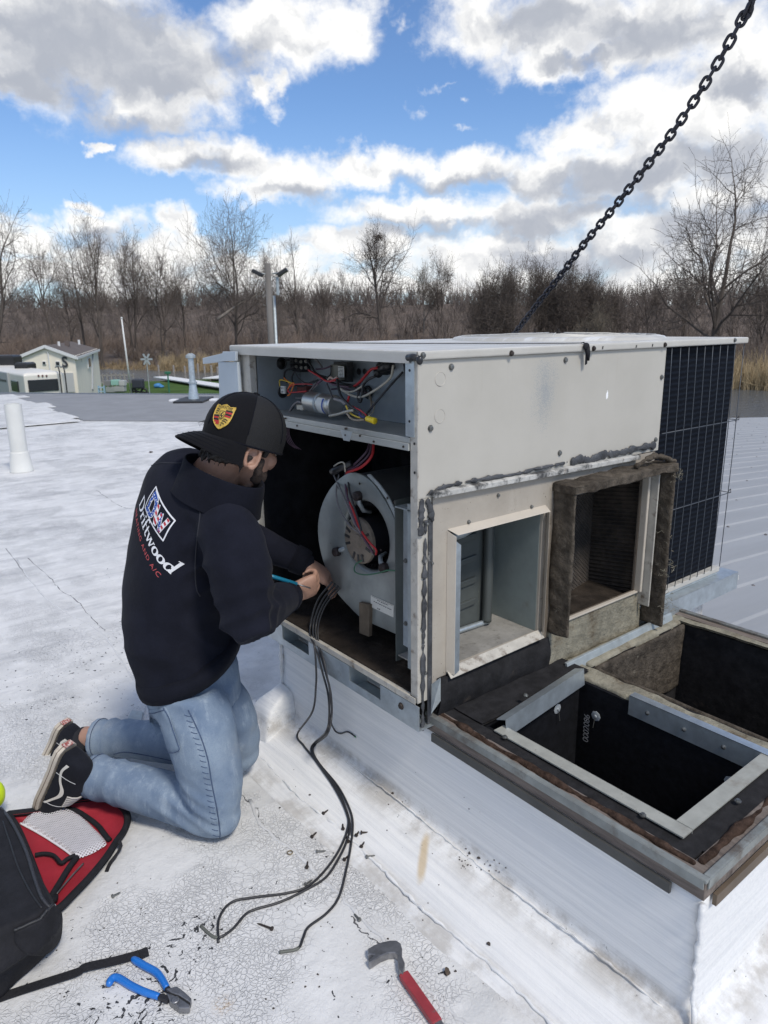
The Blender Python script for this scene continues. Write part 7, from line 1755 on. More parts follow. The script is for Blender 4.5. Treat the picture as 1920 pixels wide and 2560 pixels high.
# ---- small blue tool in his right hand
tA, tB = pix(676, 1440, 2.04), pix(742, 1460, 2.08); d = nrm(tB - tA)
tool = thing('screwdriver', 'slim blue-handled tool held in the man\'s right hand', 'hand tool', tuple(tA))
a = MB(); a.lathe(tA, d, [(0, .004), (.002, .006), (.012, .0062), (np.linalg.norm(tB - tA), .0058)], 12); a.build('handle', M('teal_blue_plastic', (.01, .16, .26), .35), tool, True); a = MB(); a.cyl(tB, tB + d * .045, .0022, n=8); a.build('blade', M_STEEL, tool, True)
# ---- white pipe on the left, galvanised vent on the grey roof
pb_ = onz(ZR, 55, 1178); pt = np.array([pb_[0], pb_[1], onz(0, 40, 1005)[2]])
hgt = (np.array(pix(40, 1005, (pb_ - CAM) @ CF))[2]) - ZR
pipe = thing('vent_pipe', 'plain white plastic pipe standing on the white roof at left', 'pipe', tuple(pb_)); M_PVC = M('off_white_pvc', (.66, .655, .62), .45, var=(5, .05))
a = MB(); a.lathe(pb_, (0, 0, 1), [(-.02, .085), (hgt * .30, .083), (hgt, .083), (hgt, .074), (hgt - .08, .072)], 28); a.build('pipe_body', M_PVC, pipe, 'auto'); a = MB(); a.lathe(pb_, (0, 0, 1), [(0, .12), (.01, .115), (hgt * .28, .092), (hgt * .30, .090), (hgt * .30, .08)], 28); a.build('pipe_collar', M_PVC, pipe, True)
vb = onz(ZR + .016, 485, 1002); vd = (vb - CAM) @ CF; k = vd / FPX
vent = thing('flue_vent', 'grey galvanized flue vent with a capped top and black flashing on the grey roof', 'vent', tuple(vb))
a = MB(); a.lathe(vb, (0, 0, 1), [(0, 14 * k), (10 * k, 13 * k), (36 * k, 9 * k), (42 * k, 8.5 * k), (43 * k, 11 * k), (47 * k, 11 * k), (48 * k, 7.5 * k), (100 * k, 7 * k), (104 * k, 7 * k)], 20); a.build('flue', M_GALV, vent, 'auto'); a = MB(); a.lathe(vb + (0, 0, 104 * k), (0, 0, 1), [(0, 8 * k), (1 * k, 12 * k), (7 * k, 12 * k), (12 * k, 5 * k)], 20); a.build('vent_cap', M_GALVD, vent, 'auto')
a = MB()
a.obox(vb + (0, 0, .02), RH * 36 * k, FH * 60 * k, (0, 0, .02)); a.build('flashing', M_BLACK, vent, bevel=.01); 
for s in (-1, 1): a = MB(); a.obox(vb + RH * 50 * k * s + (0, 0, .015), RH * 9 * k, FH * 14 * k, (0, 0, .02)); a.build('patch', M_WHITE, vent, bevel=.01)
# ---- sling chain: every link
path = [(1900, -46, 1.90), (1880, 0, 1.95), (1790, 165, 2.08), (1703, 300, 2.22), (1617, 415, 2.38), (1530, 525, 2.56), (1460, 610, 2.72), (1400, 690, 2.88), (1340, 765, 3.06), (1283, 838, 3.26), (1230, 900, 3.44), (1165, 970, 3.7)]
CP = [pix(*q) for q in path]; up3 = nrm(CP[0] - CP[1]); CP = [CP[0] + nrm(up3 + (0, 0, .25)) * 3.2, CP[0] + nrm(up3 + (0, 0, .08)) * 1.2] + CP
S = smooth_path(CP, 20); sl = np.r_[0, np.cumsum(np.linalg.norm(np.diff(S, axis=0), axis=1))]
PIT, LR = .0285, .0047
me_l = MB(); t = np.linspace(0, 2 * math.pi, 24, endpoint=False); hl = PIT / 2 + LR - .0012
lp = np.array([[math.copysign(max(0, hl - .0112), math.cos(q)) * (1 if abs(math.cos(q)) > .02 else 0) + .0112 * math.cos(q), .0112 * math.sin(q), 0] for q in t])
lp = np.vstack([lp, lp[:2]]); me_l.tube(lp[:-1], LR, 8, caps=False)
chain = thing('lifting_chain', 'dark steel lifting chain slanting down behind the cream unit', 'chain', tuple(S[-1]))
src = me_l.build('chain_link', M_CHAIN, None, True); OFF.pop(src.name, None); src.parent = chain
n = int(sl[-1] / PIT); i_top = int(sl[40] / PIT)
for i in range(n):
    c = np.array([np.interp(i * PIT, sl, S[:, q]) for q in range(3)]); c2 = np.array([np.interp(min(sl[-1], i * PIT + .004), sl, S[:, q]) for q in range(3)]); d = nrm(c2 - c + 1e-9)
    side = nrm(np.cross(d, CF)); fr3 = np.cross(d, side); tw = rad(12 + 6 * math.sin(i * 1.7)) + max(0, i - i_top - 34) * .028 + (math.pi / 2 if i % 2 else 0); y_ = side * math.cos(tw) + fr3 * math.sin(tw); z_ = np.cross(d, y_)
    Mx = Matrix(((d[0], y_[0], z_[0], c[0] - S[-1][0]), (d[1], y_[1], z_[1], c[1] - S[-1][1]), (d[2], y_[2], z_[2], c[2] - S[-1][2]), (0, 0, 0, 1)))
    if i == 0: src.matrix_local = Mx
    else: inst(src, 'chain_link', chain, Mx)
# ================================================================== GROUND, RIVER, FAR BANK AND WHAT STANDS THERE
O2 = np.array([CAM[0], CAM[1], 0.])
def st(s, t, z): return O2 + s * RH + t * FH + np.array([0, 0, z])
def far(u, v, t):
    """point at level distance t along the view's heading"""
    r = unray(u, v); return CAM + r * (t / (r @ FH))
def fars(u, t): p = far(u, 800, t) - O2; return p @ RH
GZ, WZ = -4.0, -4.7
def tb(s): return np.clip(103 - (s + 38) * .60, 56, 128)
def sm(x): x = np.clip(x, 0, 1); return x * x * (3 - 2 * x)
def hbank(s, t):
    d = t - tb(s); n = fnoise(np.c_[s, t, s * 0], .05, 201) * .8 + fnoise(np.c_[s, t, s * 0], .2, 202) * .25
    return WZ - .5 + .9 * sm((d + 2) / 6) + 1.0 * sm((d - 4) / 30) + (8.5 + 2.5 * sm((-s) / 80)) * sm((d - 25) / 110) + n * sm(d / 20) + fnoise(np.c_[s, t, s * 0], .035, 203) * 2.2 * sm((d - 50) / 60)
def sheet(name, s0, s1, t0, t1, ns, nt, hf, mat, kind='structure'):
    S, T = np.meshgrid(np.linspace(s0, s1, ns), np.linspace(t0, t1, nt), indexing='ij'); s, t = S.ravel(), T.ravel(); z = hf(s, t)
    V = O2 + s[:, None] * RH + t[:, None] * FH; V[:, 2] = z
    F_ = [(i * nt + j, (i + 1) * nt + j, (i + 1) * nt + j + 1, i * nt + j + 1) for i in range(ns - 1) for j in range(nt - 1)]
    a = MB(); a.add(V, F_); o = a.build(name, mat, None, True, fix=False); tag(o, kind=kind); return o
M_BANK = M('leaf_litter_hillside', (.135, .108, .090), .95, var=(.12, .3), dirt=(.5, .5, .75, (.085, .07, .062)), bump=(1.5, .8, .3), spec=.1)
M_LAWN = M('short_green_lawn', (.060, .105, .028), .95, var=(.5, .25), dirt=(.22, .58, .75, (.13, .125, .06)), bump=(6, .8, .05), spec=.1)
M_GROUND = M('brown_ground', (.11, .095, .075), .95, var=(.05, .25), spec=.1)
sheet('ground', -1500, 1500, -1500, 1600, 2, 2, lambda s, t: s * 0 - 6.2, M_GROUND)
sheet('far_bank', -190, 150, 50, 330, 120, 100, hbank, M_BANK)
sheet('lawn', -60, 6, 16, 74, 40, 40, lambda s, t: GZ + fnoise(np.c_[s, t, s * 0], .15, 205) * .12 - 1.2 * sm((t - 70 - .35 * (s + 22)) / 3), M_LAWN)
def water_mat():
    m, g, b = matnodes('rippled_grey_river'); v = g.new('ShaderNodeTexCoord').outputs['Object']
    b.inputs['Base Color'].default_value = (.10, .105, .105, 1); b.inputs['Roughness'].default_value = .13; b.inputs['IOR'].default_value = 1.33
    w = g.noise(g.map(v, rot=(0, 0, rad(-52)), scale=(.35, 1.5, 1)), 2.2, 5, .62)
    setbump(g, b, w, .85, .22); return m
a = MB(); a.add([st(-260, 12, WZ), st(260, 12, WZ), st(260, 150, WZ), st(-260, 150, WZ)], [(0, 1, 2, 3)]); o = a.build('river', water_mat(), None, fix=False); tag(o, kind='structure')
# distant hills beyond the bank
sheet('hills', -700, 700, 300, 700, 60, 8, lambda s, t: -5 + sm((t - 300) / 300) * (17 + fnoise(np.c_[s, t * 0, s * 0], .012, 207) * 5), M('far_wooded_hills', (.085, .075, .075), .95, var=(.03, .25), spec=.1))

# ---- twigs and stems as thin ribbons / three-sided stems, collected fast
class Stems:
    def __init__(s): s.V = []; s.F = []; s.n = 0
    def stem(s, P, R_, k=3):
        P = np.asarray(P); m = len(P); T = np.gradient(P, axis=0); a = np.cross(T, (.31, .77, .55)); a /= np.linalg.norm(a, axis=1)[:, None] + 1e-9; T = T / (np.linalg.norm(T, axis=1)[:, None] + 1e-9); b = np.cross(T, a)
        R_ = np.asarray(R_)[:, None]
        for i in range(k):
            q = 2 * math.pi * i / k; s.V.append(P + R_ * (math.cos(q) * a + math.sin(q) * b))
        n = s.n
        for i in range(k):
            j = (i + 1) % k
            for r in range(m - 1): s.F.append((n + i * m + r, n + j * m + r, n + j * m + r + 1, n + i * m + r + 1))
        s.n += k * m
    def build(s, name, mat, parent):
        me = bpy.data.meshes.new(name); V = np.concatenate(s.V) - root_off(parent); me.from_pydata(V.tolist(), [], s.F); me.materials.append(mat)
        o = bpy.data.objects.new(name, me); COL.objects.link(o)
        if parent: o.parent = parent
        return o
M_BARK = M('grey_brown_bark', (.105, .088, .076), .95, var=(1.5, .3), bump=(6, .7, .03), stretch=(1, 1, .3), spec=.1)
M_BARKP = M('pale_bark', (.21, .185, .16), .95, var=(1.5, .25), spec=.1)
M_TWIG = M('dark_twigs', (.125, .104, .090), .95, var=(.6, .25), spec=.1); M_TWIGP = M('tan_twigs', (.17, .145, .115), .95, spec=.1)
TR = np.random.default_rng(31)
def bare_tree(u, vtop, t, spread, label, stems=1, trunk_r=None, lean=0., fork=.35, dense=1.0, mats=(M_BARK, M_TWIG), seed=0, snag=False, zbase=None, tries=1):
    R = np.random.default_rng(seed + 500)
    s = fars(u, t); zb = float(hbank(np.array([s]), np.array([t]))[0]) - .3 if zbase is None else zbase
    top = far(u, vtop, t)[2]; H = top - zb; W = spread / 1743 * t * 1.1573; base = st(s, t, zb)
    tr = trunk_r or H * .016 + .06
    th = thing('bare_tree', label, 'tree', tuple(base), 'leafless trees on the far bank')
    A, B = Stems(), Stems()
    def grow(p, d, L, r, lev):
        n = 5 if lev < 2 else 3; P = [p]; q = d.copy(); up_ = .06 if lev < 2 else .03
        for i in range(n):
            q = nrm(q + R.normal(0, .10 if lev == 0 else .17, 3) + np.array([0, 0, up_])); P.append(P[-1] + q * L / n)
        P = np.array(P); rr = np.linspace(r, max(.018, r * (.45 if lev < 3 else .4)), n + 1)
        (A if lev < 2 else B).stem(P, rr, 6 if lev == 0 else (5 if lev == 1 else 3))
        if lev >= 4 or snag and lev >= 2: return
        k = {0: 8, 1: 7, 2: 6, 3: 4}[lev]; k = max(2, int(round(k * dense + R.uniform(-.8, .8)))) if lev < 3 else k
        for i in range(k):
            f = R.uniform({0: fork, 1: .22, 2: .15, 3: .2}[lev], 1.0) if i else 1.0
            i0 = min(n - 1, int(f * n)); pp = P[i0] + (P[i0 + 1] - P[i0]) * (f * n - i0); dd = P[min(n, i0 + 1)] - P[i0]; dd = nrm(dd)
            az = R.uniform(0, 6.283); e1 = nrm(np.cross(dd, (.2, .9, .4))); e2 = np.cross(dd, e1); sp = (R.uniform(.55, 1.05) if i else R.uniform(.05, .25)) * (1 + .25 * (lev > 1))
            nd = nrm(dd * math.cos(sp) + (e1 * math.cos(az) + e2 * math.sin(az)) * math.sin(sp))
            nl = L * R.uniform(.45, .72) * (1.0 if lev else min(1.25, .75 + W / H)) * (1.15 - .45 * f if lev == 0 else 1)
            grow(pp, nd, nl, rr[i0] * (R.uniform(.42, .62) if i else .8), lev + 1)
    best = None
    for q_ in range(tries):
      A, B = Stems(), Stems()
      for k in range(stems):
        az = R.uniform(0, 6.28); off = RH * ((k - (stems - 1) / 2) * .28) if stems > 1 else 0
        d = nrm(np.array([0, 0, 1.]) + RH * (lean + off) + FH * R.normal(0, .05)); grow(base + RH * (k - (stems - 1) / 2) * tr * 1.2, d, H * (.62 if not snag else .8) * R.uniform(.92, 1.05), tr * (1 if stems == 1 else .75), 0)
      if tries > 1:
        x_ = (np.concatenate(B.V) - base) @ RH; sc_ = abs(np.percentile(x_, 3) + np.percentile(x_, 97)) / np.ptp(x_) + abs(np.median(x_)) / np.ptp(x_)
        if best is None or sc_ < best[0]: best = (sc_, A, B)
    if best: A, B = best[1:]
    # scale each tree to the height and width it has
    V = np.concatenate(A.V + B.V) - base; zt = np.percentile(V[:, 2], 99.7); xs = np.percentile(np.abs(V @ RH - lean * V[:, 2] * .6), 98)
    kz, kx = H / zt, min(2.0, max(.55, W / max(xs, .3)))
    for S_ in (A, B): S_.V = [base + np.c_[(v - base)[:, 0] * kx, (v - base)[:, 1] * kx, (v - base)[:, 2] * kz] for v in S_.V]
    A.build('trunk', mats[0], th)
    if B.V: B.build('crown', mats[1], th)
    return th
U = 1.1573
trees = [  # u, vtop, t, spread (1659-wide picture units), label, options
    (-28, 440, 96, 95, 'spreading bare tree cut off by the left picture edge', dict(lean=.30, fork=.25)),
    (112, 510, 118, 42, 'slim bare tree second from the left edge, leaning left above the house', dict(lean=-.15)),
    (150, 560, 124, 32, 'short thin bare tree between the leaning one and the broken snag', {}),
    (176, 512, 108, 14, 'broken bare snag with a stub top over the house roof', dict(snag=True, lean=-.08, dense=.5)),
    (212, 440, 104, 58, 'tall forked bare tree just right of the snag', dict(stems=2, fork=.3)),
    (285, 495, 112, 46, 'dark twin-stemmed bare tree behind the white mast', dict(stems=2, lean=-.08)),
    (346, 508, 109, 58, 'wide V-shaped bare tree right of the white mast', dict(stems=2, fork=.3)),
    (398, 548, 118, 34, 'thin bare tree left of the tallest tree near the lamp pole', {}),
    (505, 425, 99, 105, 'tallest broad bare tree left of the wooden lamp pole', dict(fork=.28, stems=2, dense=1.1)),
    (598, 525, 117, 38, 'bare tree standing behind the lamp pole', {}), (642, 500, 121, 46, 'bare tree just right of the lamp pole', {}),
    (692, 585, 140, 30, 'low thin bare tree left of the tree with a nest', {}), (822, 472, 128, 88, 'round-crowned bare tree carrying a dark nest', dict(fork=.36, dense=1.2, trunk_r=.5, tries=4)),
    (745, 580, 142, 30, 'low thin bare tree overlapping the nest tree\'s left side', {}), (915, 560, 134, 26, 'narrow bare tree right of the nest tree', dict(mats=(M_BARKP, M_TWIGP))), (956, 538, 128, 38, 'upright feathery bare tree between the nest tree and the chain', dict(dense=1.2)),
    (1062, 582, 92, 48, 'bushy bare tree at the left end of the clump behind the unit', dict(stems=3, fork=.15, dense=1.2)), (1112, 556, 90, 56, 'bushy bare tree left of where the chain meets the unit', dict(stems=3, fork=.15, dense=1.2)),
    (1164, 550, 93, 56, 'highest bushy bare tree in the clump behind the chain', dict(stems=3, fork=.15, dense=1.2)), (1214, 562, 90, 52, 'bushy bare tree just right of the chain', dict(stems=3, fork=.15, dense=1.2)),
    (1272, 588, 91, 46, 'bushy bare tree at the right end of the clump', dict(stems=3, fork=.15, dense=1.2)), (1335, 612, 94, 42, 'low bare tree in the dip between the clump and the big right tree', dict(stems=2)),
    (1290, 655, 76, 36, 'small pale bare sapling in front of the dark brush', dict(mats=(M_BARKP, M_TWIGP), stems=2)), (1402, 590, 92, 38, 'thin bare tree left of the big right tree', {}), (1478, 560, 90, 46, 'smaller bare tree under the big right tree\'s left branches', dict(dense=1.1)),
    (1546, 285, 71, 150, 'big wide bare tree at the right with arching branches', dict(fork=.26, dense=1.1, trunk_r=.45, tries=7)), (1648, 500, 78, 60, 'bare tree at the right picture edge behind the big one', dict(stems=2)),
]
for i, (u, v, t, sp, lab, kw) in enumerate(trees): bare_tree(u * U, v * U, t, sp, lab, seed=i * 7 + 3, **kw)
nest_root = [o for o in bpy.data.objects if o.get('label') == 'round-crowned bare tree carrying a dark nest'][0]
a = Stems()
cn = far(818 * U, 512 * U, 128)
for k in range(70):
    d = nrm(TR.normal(0, 1, 3)); p = cn + TR.normal(0, .22, 3) * (1, 1, .7); a.stem([p, p + d * .5, p + d * .9 + (0, 0, -.1)], [.05, .04, .02])
a.build('nest', M_TWIG, nest_root)
# ---- thicket, reeds: uncountable
def shrub_field(name, n, smin, smax, dmin, dmax, hmin, hmax, twigs, mat, seed, rad_=.02, fan=.5, power=1.):
    R = np.random.default_rng(seed); S_ = Stems()
    for k in range(n):
        s = R.uniform(smin, smax); d = dmin + (dmax - dmin) * R.uniform(0, 1) ** power; t = float(tb(np.array([s]))[0]) + d; z = float(hbank(np.array([s]), np.array([t]))[0]); H = R.uniform(hmin, hmax); c = st(s, t, z - .1)
        for q in range(twigs):
            d_ = nrm(np.array([R.normal(0, fan), R.normal(0, fan), 1.])); L = H * R.uniform(.55, 1.0); m = c + d_ * L * .5 + R.normal(0, .12, 3) * H * .3; e = c + d_ * L + R.normal(0, .1, 3) * H + (0, 0, .1 * H)
            S_.stem([c + R.normal(0, .25, 3) * (1, 1, 0), m, e], [rad_ * 1.6, rad_ * 1.2, rad_ * .5], 3)
            if q % 2 == 0: b = m + R.normal(0, .28, 3) * H + (0, 0, .3 * H); S_.stem([m, (m + b) / 2, b], [rad_, rad_ * .8, rad_ * .4], 3)
    o = S_.build(name, mat, None); OFF[o.name] = np.zeros(3); tag(o, kind='stuff'); return o
M_THICK = M('brown_thicket', (.20, .155, .125), .95, var=(.10, .3), spec=.05); M_THICK2 = M('grey_thicket', (.165, .138, .122), .95, var=(.10, .3), spec=.05)
shrub_field('brown_undergrowth', 950, -120, 75, 2, 40, 1.6, 4.2, 16, M_THICK, 41, .022)
shrub_field('grey_thicket', 900, -150, 110, 30, 120, 3.0, 7.0, 15, M_THICK2, 43, .035, .42)
shrub_field('ridge_thicket', 520, -190, 140, 105, 190, 3.5, 8.5, 12, M_THICK2, 44, .05, .40)
shrub_field('near_right_brush', 200, 14, 60, 2, 14, 2.0, 4.5, 20, M_THICK2, 45, .016)
shrub_field('bank_grass', 900, -90, 22, -1.2, 3, .5, 1.2, 7, M('dry_tan_grass', (.30, .225, .135), .95, var=(.3, .25), spec=.05), 46, .02, .35)
M_REED = M('dry_reeds', (.40, .31, .19), .95, var=(.4, .25), spec=.05)
shrub_field('reeds', 900, 17, 62, -1.5, 2.5, 2.0, 3.0, 12, M_REED, 47, .018, .10)
shrub_field('reeds', 420, -30, 17, .5, 4.0, 1.4, 2.3, 9, M_REED, 48, .02, .14)
P = [far(470 * U, 690 * U, 97), far(520 * U, 655 * U, 98), far(568 * U, 632 * U, 99)]; a = MB(); a.tube(smooth_path(P, 4), np.linspace(.22, .10, 9), 7)
for k in range(5): p = P[1] + (P[2] - P[1]) * (k / 5); a.tube([p, p + RH * .8 + (0, 0, .7 + .3 * k)], [.06, .02], 5)
o = a.build('fallen_tree', M_BARKP, None, True); rebase(o, P[0]); tag(o, 'pale fallen tree leaning in the brush on the far bank', 'log', None, 'thing')

# ---- yard on the left: house, camper, poles, dock and clutter
M_SIDING = M('cream_siding', (.86, .79, .66), .7, var=(.8, .06)); M_SHINGLE = M('grey_brown_shingles', (.115, .095, .085), .9, var=(1.5, .2), bump=(5, .6, .03)); M_WTRIM = M('white_house_trim', (.70, .70, .69), .6); M_DGLASS = M('dark_window_glass', (.03, .035, .04), .12)
def flat(p, z): q = np.array(p, float); q[2] = z; return q
zE, zR_ = -.50, .06
Cc, Aa, Bb = flat(far(186, 887, 40), zE), flat(far(44, 885, 40.5), zE), flat(far(243, 867, 54), zE)
bk = Bb - Cc; Dd = Aa + bk
house = thing('house', 'small cream house with a grey-brown hip roof and a dark letter S on its gable', 'house', tuple(flat((Aa + Bb) / 2, GZ)))
a = MB(); a.loft([[flat(p, GZ) for p in (Aa, Cc, Bb, Dd)], [Aa, Cc, Bb, Dd]]); a.build('wall', M_SIDING, house)
mid_ = (Aa + Cc) / 2 + (0, 0, zR_ - zE); mb_ = mid_ + bk; wn = nrm(Cc - Aa); bn = nrm(bk)
a = MB(); a.prism([Aa, Cc, mid_], bn * .12); a.build('gable', M_SIDING, house)
inn = mb_ - bn * 2.2
ov = .12
for E0, E1, sg in ((Cc, Bb, 1), (Aa, Dd, -1)):
    e0, e1 = E0 + wn * sg * ov - bn * ov - (0, 0, .06), E1 + wn * sg * ov + bn * ov - (0, 0, .06); m0, m1 = mid_ - bn * ov, inn
    a = MB(); a.add([e0, e1, m1, m0, e0 - (0, 0, .12), e1 - (0, 0, .12), m1 - (0, 0, .12), m0 - (0, 0, .12)], [(0, 1, 2, 3), (7, 6, 5, 4), (0, 4, 5, 1), (1, 5, 6, 2), (2, 6, 7, 3), (3, 7, 4, 0)]); a.build('roof', M_SHINGLE, house)
e0, e1 = Bb + wn * ov + bn * ov - (0, 0, .06), Dd - wn * ov + bn * ov - (0, 0, .06); a = MB(); a.add([e0, e1, inn], [(0, 1, 2)]); a.build('roof', M_SHINGLE, house)
for E0, sg in ((Cc, 1), (Aa, -1)): a = MB(); a.beam(E0 + wn * sg * ov - bn * (ov + .03) - (0, 0, .10), mid_ - bn * (ov + .03) - (0, 0, .04), .05, .16); a.build('barge_board', M_WTRIM, house)
a = MB(); a.beam(Cc + wn * (ov + .03) - bn * ov - (0, 0, .12), Bb + wn * (ov + .03) + bn * ov - (0, 0, .12), .05, .14); a.build('gutter', M_WTRIM, house)
def on_front(u, v): # point on the gable wall
    n = nrm(np.cross(wn, (0, 0, 1))); r = unray(u, v); return CAM + r * (((Aa - CAM) @ n) / (r @ n)) - n * np.sign(r @ n) * .02, n
def front_box(u0, u1, v0, v1, name, mat, d=.03, parent=None):
    p0, n = on_front((u0 + u1) / 2, (v0 + v1) / 2); pa, pb2 = on_front(u0, (v0 + v1) / 2)[0], on_front(u1, (v0 + v1) / 2)[0]; h_ = abs(on_front((u0 + u1) / 2, v0)[0][2] - on_front((u0 + u1) / 2, v1)[0][2])
    a = MB(); a.obox(p0, (pb2 - pa) / 2, n * d, (0, 0, h_ / 2)); return a.build(name, mat, parent or house)
for q in ((107, 116, 903, 912), (140, 151, 903, 914)): w = front_box(*q, 'window', M_WTRIM); front_box(q[0] + 1.4, q[1] - 1.4, q[2] + 1.4, q[3] - 1.4, 'pane', M_DGLASS, .045, w)
front_box(126, 128, 880, 978, 'corner_board', M_WTRIM, .05); front_box(156, 186, 932, 980, 'garage_door', M('grey_white_door', (.50, .50, .49), .6), .04)
sd_n = nrm(np.cross(bn, (0, 0, 1))); 
def on_side(u, v): r = unray(u, v); return CAM + r * (((Cc - CAM) @ sd_n) / (r @ sd_n)) - sd_n * np.sign(r @ sd_n) * .03
for q in ((218, 224, 894, 919),):
    p0 = on_side((q[0] + q[1]) / 2, (q[2] + q[3]) / 2); hw = np.linalg.norm(on_side(q[0], 900) - on_side(q[1], 900)) / 2; a = MB(); a.obox(p0, bn * hw, sd_n * .04, (0, 0, .33)); w = a.build('window', M_WTRIM, house); a = MB(); a.obox(p0, bn * hw * .75, sd_n * .055, (0, 0, .27)); a.build('pane', M_DGLASS, w)
a = MB(); a.beam(on_side(230, 882), on_side(230, 975), .12, .12); a.build('downpipe', M('grey_pipe', (.30, .32, .33), .6), house)
M_SIGN = M('dark_metal_letter', (.05, .05, .055), .5)
p0, n_ = on_front(157, 917); side_ = wn
me_o = flat_text('S', 'letter', M_SIGN, house, p0 - n_ * np.sign(n_ @ (p0 - CAM)) * .03, wn, (0, 0, 1), .78, bold=.03)
p0 = on_side(202, 905); flat_text('Y', 'letter', M_SIGN, house, p0, bn, (0, 0, 1), .70, bold=.03)
a = MB(); a.obox(mid_ + bk * .42 + wn * .5 + (0, 0, -.02), wn * .16, bn * .16, (0, 0, .16)); a.build('chimney', M('brown_vent', (.14, .11, .10), .8), house)
for k, f in ((.62, .95), (.25, .3)): a = MB(); a.lathe(mid_ + bk * k + wn * f + (0, 0, -.15), (0, 0, 1), [(0, .07), (.30, .07)], 8); a.build('roof_vent', M_WTRIM, house)
# camper
Kk, Rr, Ll = flat(far(56, 922, 30), -.80), flat(far(157, 917, 31), -.80), flat(far(-60, 905, 36.5), -.80)
camper = thing('camper_trailer', 'pale camper trailer with dark rear window and black roof units, beyond the roof edge', 'camper', tuple(flat(Kk, GZ)))
M_CAMP = M('cream_gelcoat', (.70, .67, .60), .4, var=(.7, .06)); lk = Ll - Kk; kr = Rr - Kk
a = MB(); a.loft([[flat(p, GZ + .7) for p in (Kk, Rr, Rr + lk, Ll)], [flat(p, -.88) for p in (Kk, Rr, Rr + lk, Ll)], [flat(p, -.80) for p in (Kk + lk * .01 + kr * .06, Rr + lk * .01 - kr * .06, Rr + lk - kr * .06, Ll + kr * .06)], [flat(p, -.74) for p in (Kk + lk * .1 + kr * .3, Rr + lk * .1 - kr * .3, Rr + lk - kr * .3, Ll + kr * .3)]]); a.build('body', M_CAMP, camper, bevel=.12, seg=3)
nE = nrm(np.cross(kr, (0, 0, 1))); nE = nE if nE @ (CAM - Kk) > 0 else -nE; nL = nrm(np.cross(lk, (0, 0, 1))); nL = nL if nL @ (CAM - Kk) > 0 else -nL
def camp(u0, u1, v0, v1, n, name, mat, th_=.03, parent=None):
    f = lambda u, v: (lambda r: CAM + r * (((Kk - CAM) @ n) / (r @ n)))(unray(u, v)); c = (f(u0, v0) + f(u1, v1)) / 2 + n * .02; ax = (f(u1, (v0 + v1) / 2) - f(u0, (v0 + v1) / 2)) / 2; ax[2] = 0
    a = MB(); a.obox(c, ax, n * th_, (0, 0, abs(f(u0, v0)[2] - f(u0, v1)[2]) / 2)); return a.build(name, mat, parent or camper, bevel=.02)
camp(70, 146, 948, 978, nE, 'rear_window', M_DGLASS); 
for u in (94, 104, 114): camp(u, u + 4, 937, 942, nE, 'clearance_light', M('dark_red_lens', (.10, .02, .02), .3))
camp(31, 47, 952, 978, nL, 'side_window', M_DGLASS); camp(-30, 24, 930, 978, nL, 'slide_out', M('grey_camper_panel', (.36, .37, .37), .45), .06); camp(-30, 20, 944, 950, nL, 'dark_stripe', M_BLACKP, .07)
for u in (144, 157):
    p = far(u, 915, 30.7); a = MB(); a.tube([flat(p, -.62) - nE * .35, flat(p, -.58) + nE * .05, flat(p, -.75) + nE * .16, flat(p, -2.9) + nE * .16], .028, 6); a.build('ladder_rail', M_BLACKP, camper)
for (u0, u1, v0, v1, t) in ((-6, 43, 886, 906, 36), (47, 77, 904, 914, 33)):
    c = far((u0 + u1) / 2, v1, t); w = (u1 - u0) / 1743 * t / 2; h_ = (v1 - v0) / 1743 * t; c = flat(c, -.80); a = MB(); a.loft([[c + RH * w * x + FH * y + (0, 0, z) for x, y in ((-1, -.4), (1, -.4), (1, .5), (-1, .5))] for z in (0, h_ + .05)] + [[c + RH * w * .85 * x + FH * y * .8 + (0, 0, h_ + .12) for x, y in ((-1, -.4), (1, -.4), (1, .5), (-1, .5))]]); a.build('roof_unit', M_BLACKP, camper, bevel=.03)
# wooden lamp pole with two floodlights
pole = thing('lamp_pole', 'grey wooden pole with a floodlight on each side, rising behind the unit', 'lamp pole', tuple(flat(far(681, 800, 22), GZ)))
pc = flat(far(680, 800, 22), 0); M_POLE = M('weathered_grey_pole', (.15, .14, .13), .9, var=(4, .25), stretch=(1, 1, .1), bump=(20, .5, .01))
zt_ = far(676, 658, 22)[2]
a = MB(); a.tube([flat(pc, GZ) - RH * .04, flat(pc, zt_) - RH * .055], [.105, .085], 12); a.build('post', M_POLE, pole, True); a = MB(); a.tube([flat(pc, GZ) + RH * .10, flat(pc, zt_ - .9) + RH * .09], [.045, .045], 8); a.build('conduit', M_GALVD, pole, True)
for s, u, v in ((-1, 644, 683), (1, 706, 681)):
    c = far(u, v, 21.8); a = MB(); dn = nrm(RH * s * .9 + np.array([0, 0, -.45 * s if s < 0 else .55])); a.obox(c, dn * .165, nrm(np.cross(dn, FH)) * .055, FH * .12); a.build('floodlight', M_BLACKP, pole, bevel=.02); a = MB(); a.tube([flat(pc, c[2] - .02) + RH * s * .08, c], .022, 6); a.build('bracket', M_GALVD, pole)
a = MB(); c = far(694, 715, 21.8); a.tube([c + (0, 0, .25), c - (0, 0, .25)], .045, 8); a.build('junction_box', M_GALVD, pole)
mast = thing('flag_mast', 'bare white leaning mast by the riverbank', 'mast', tuple(flat(far(325, 952, 55), GZ)))
a = MB(); a.tube([flat(far(325, 952, 55), GZ), far(304, 797, 54)], [.075, .05], 8); a.ell(far(304, 795, 54), (.08, 0, 0), (0, .08, 0), (0, 0, .08), 8, 6); a.build('pole', M_WTRIM, mast, True)
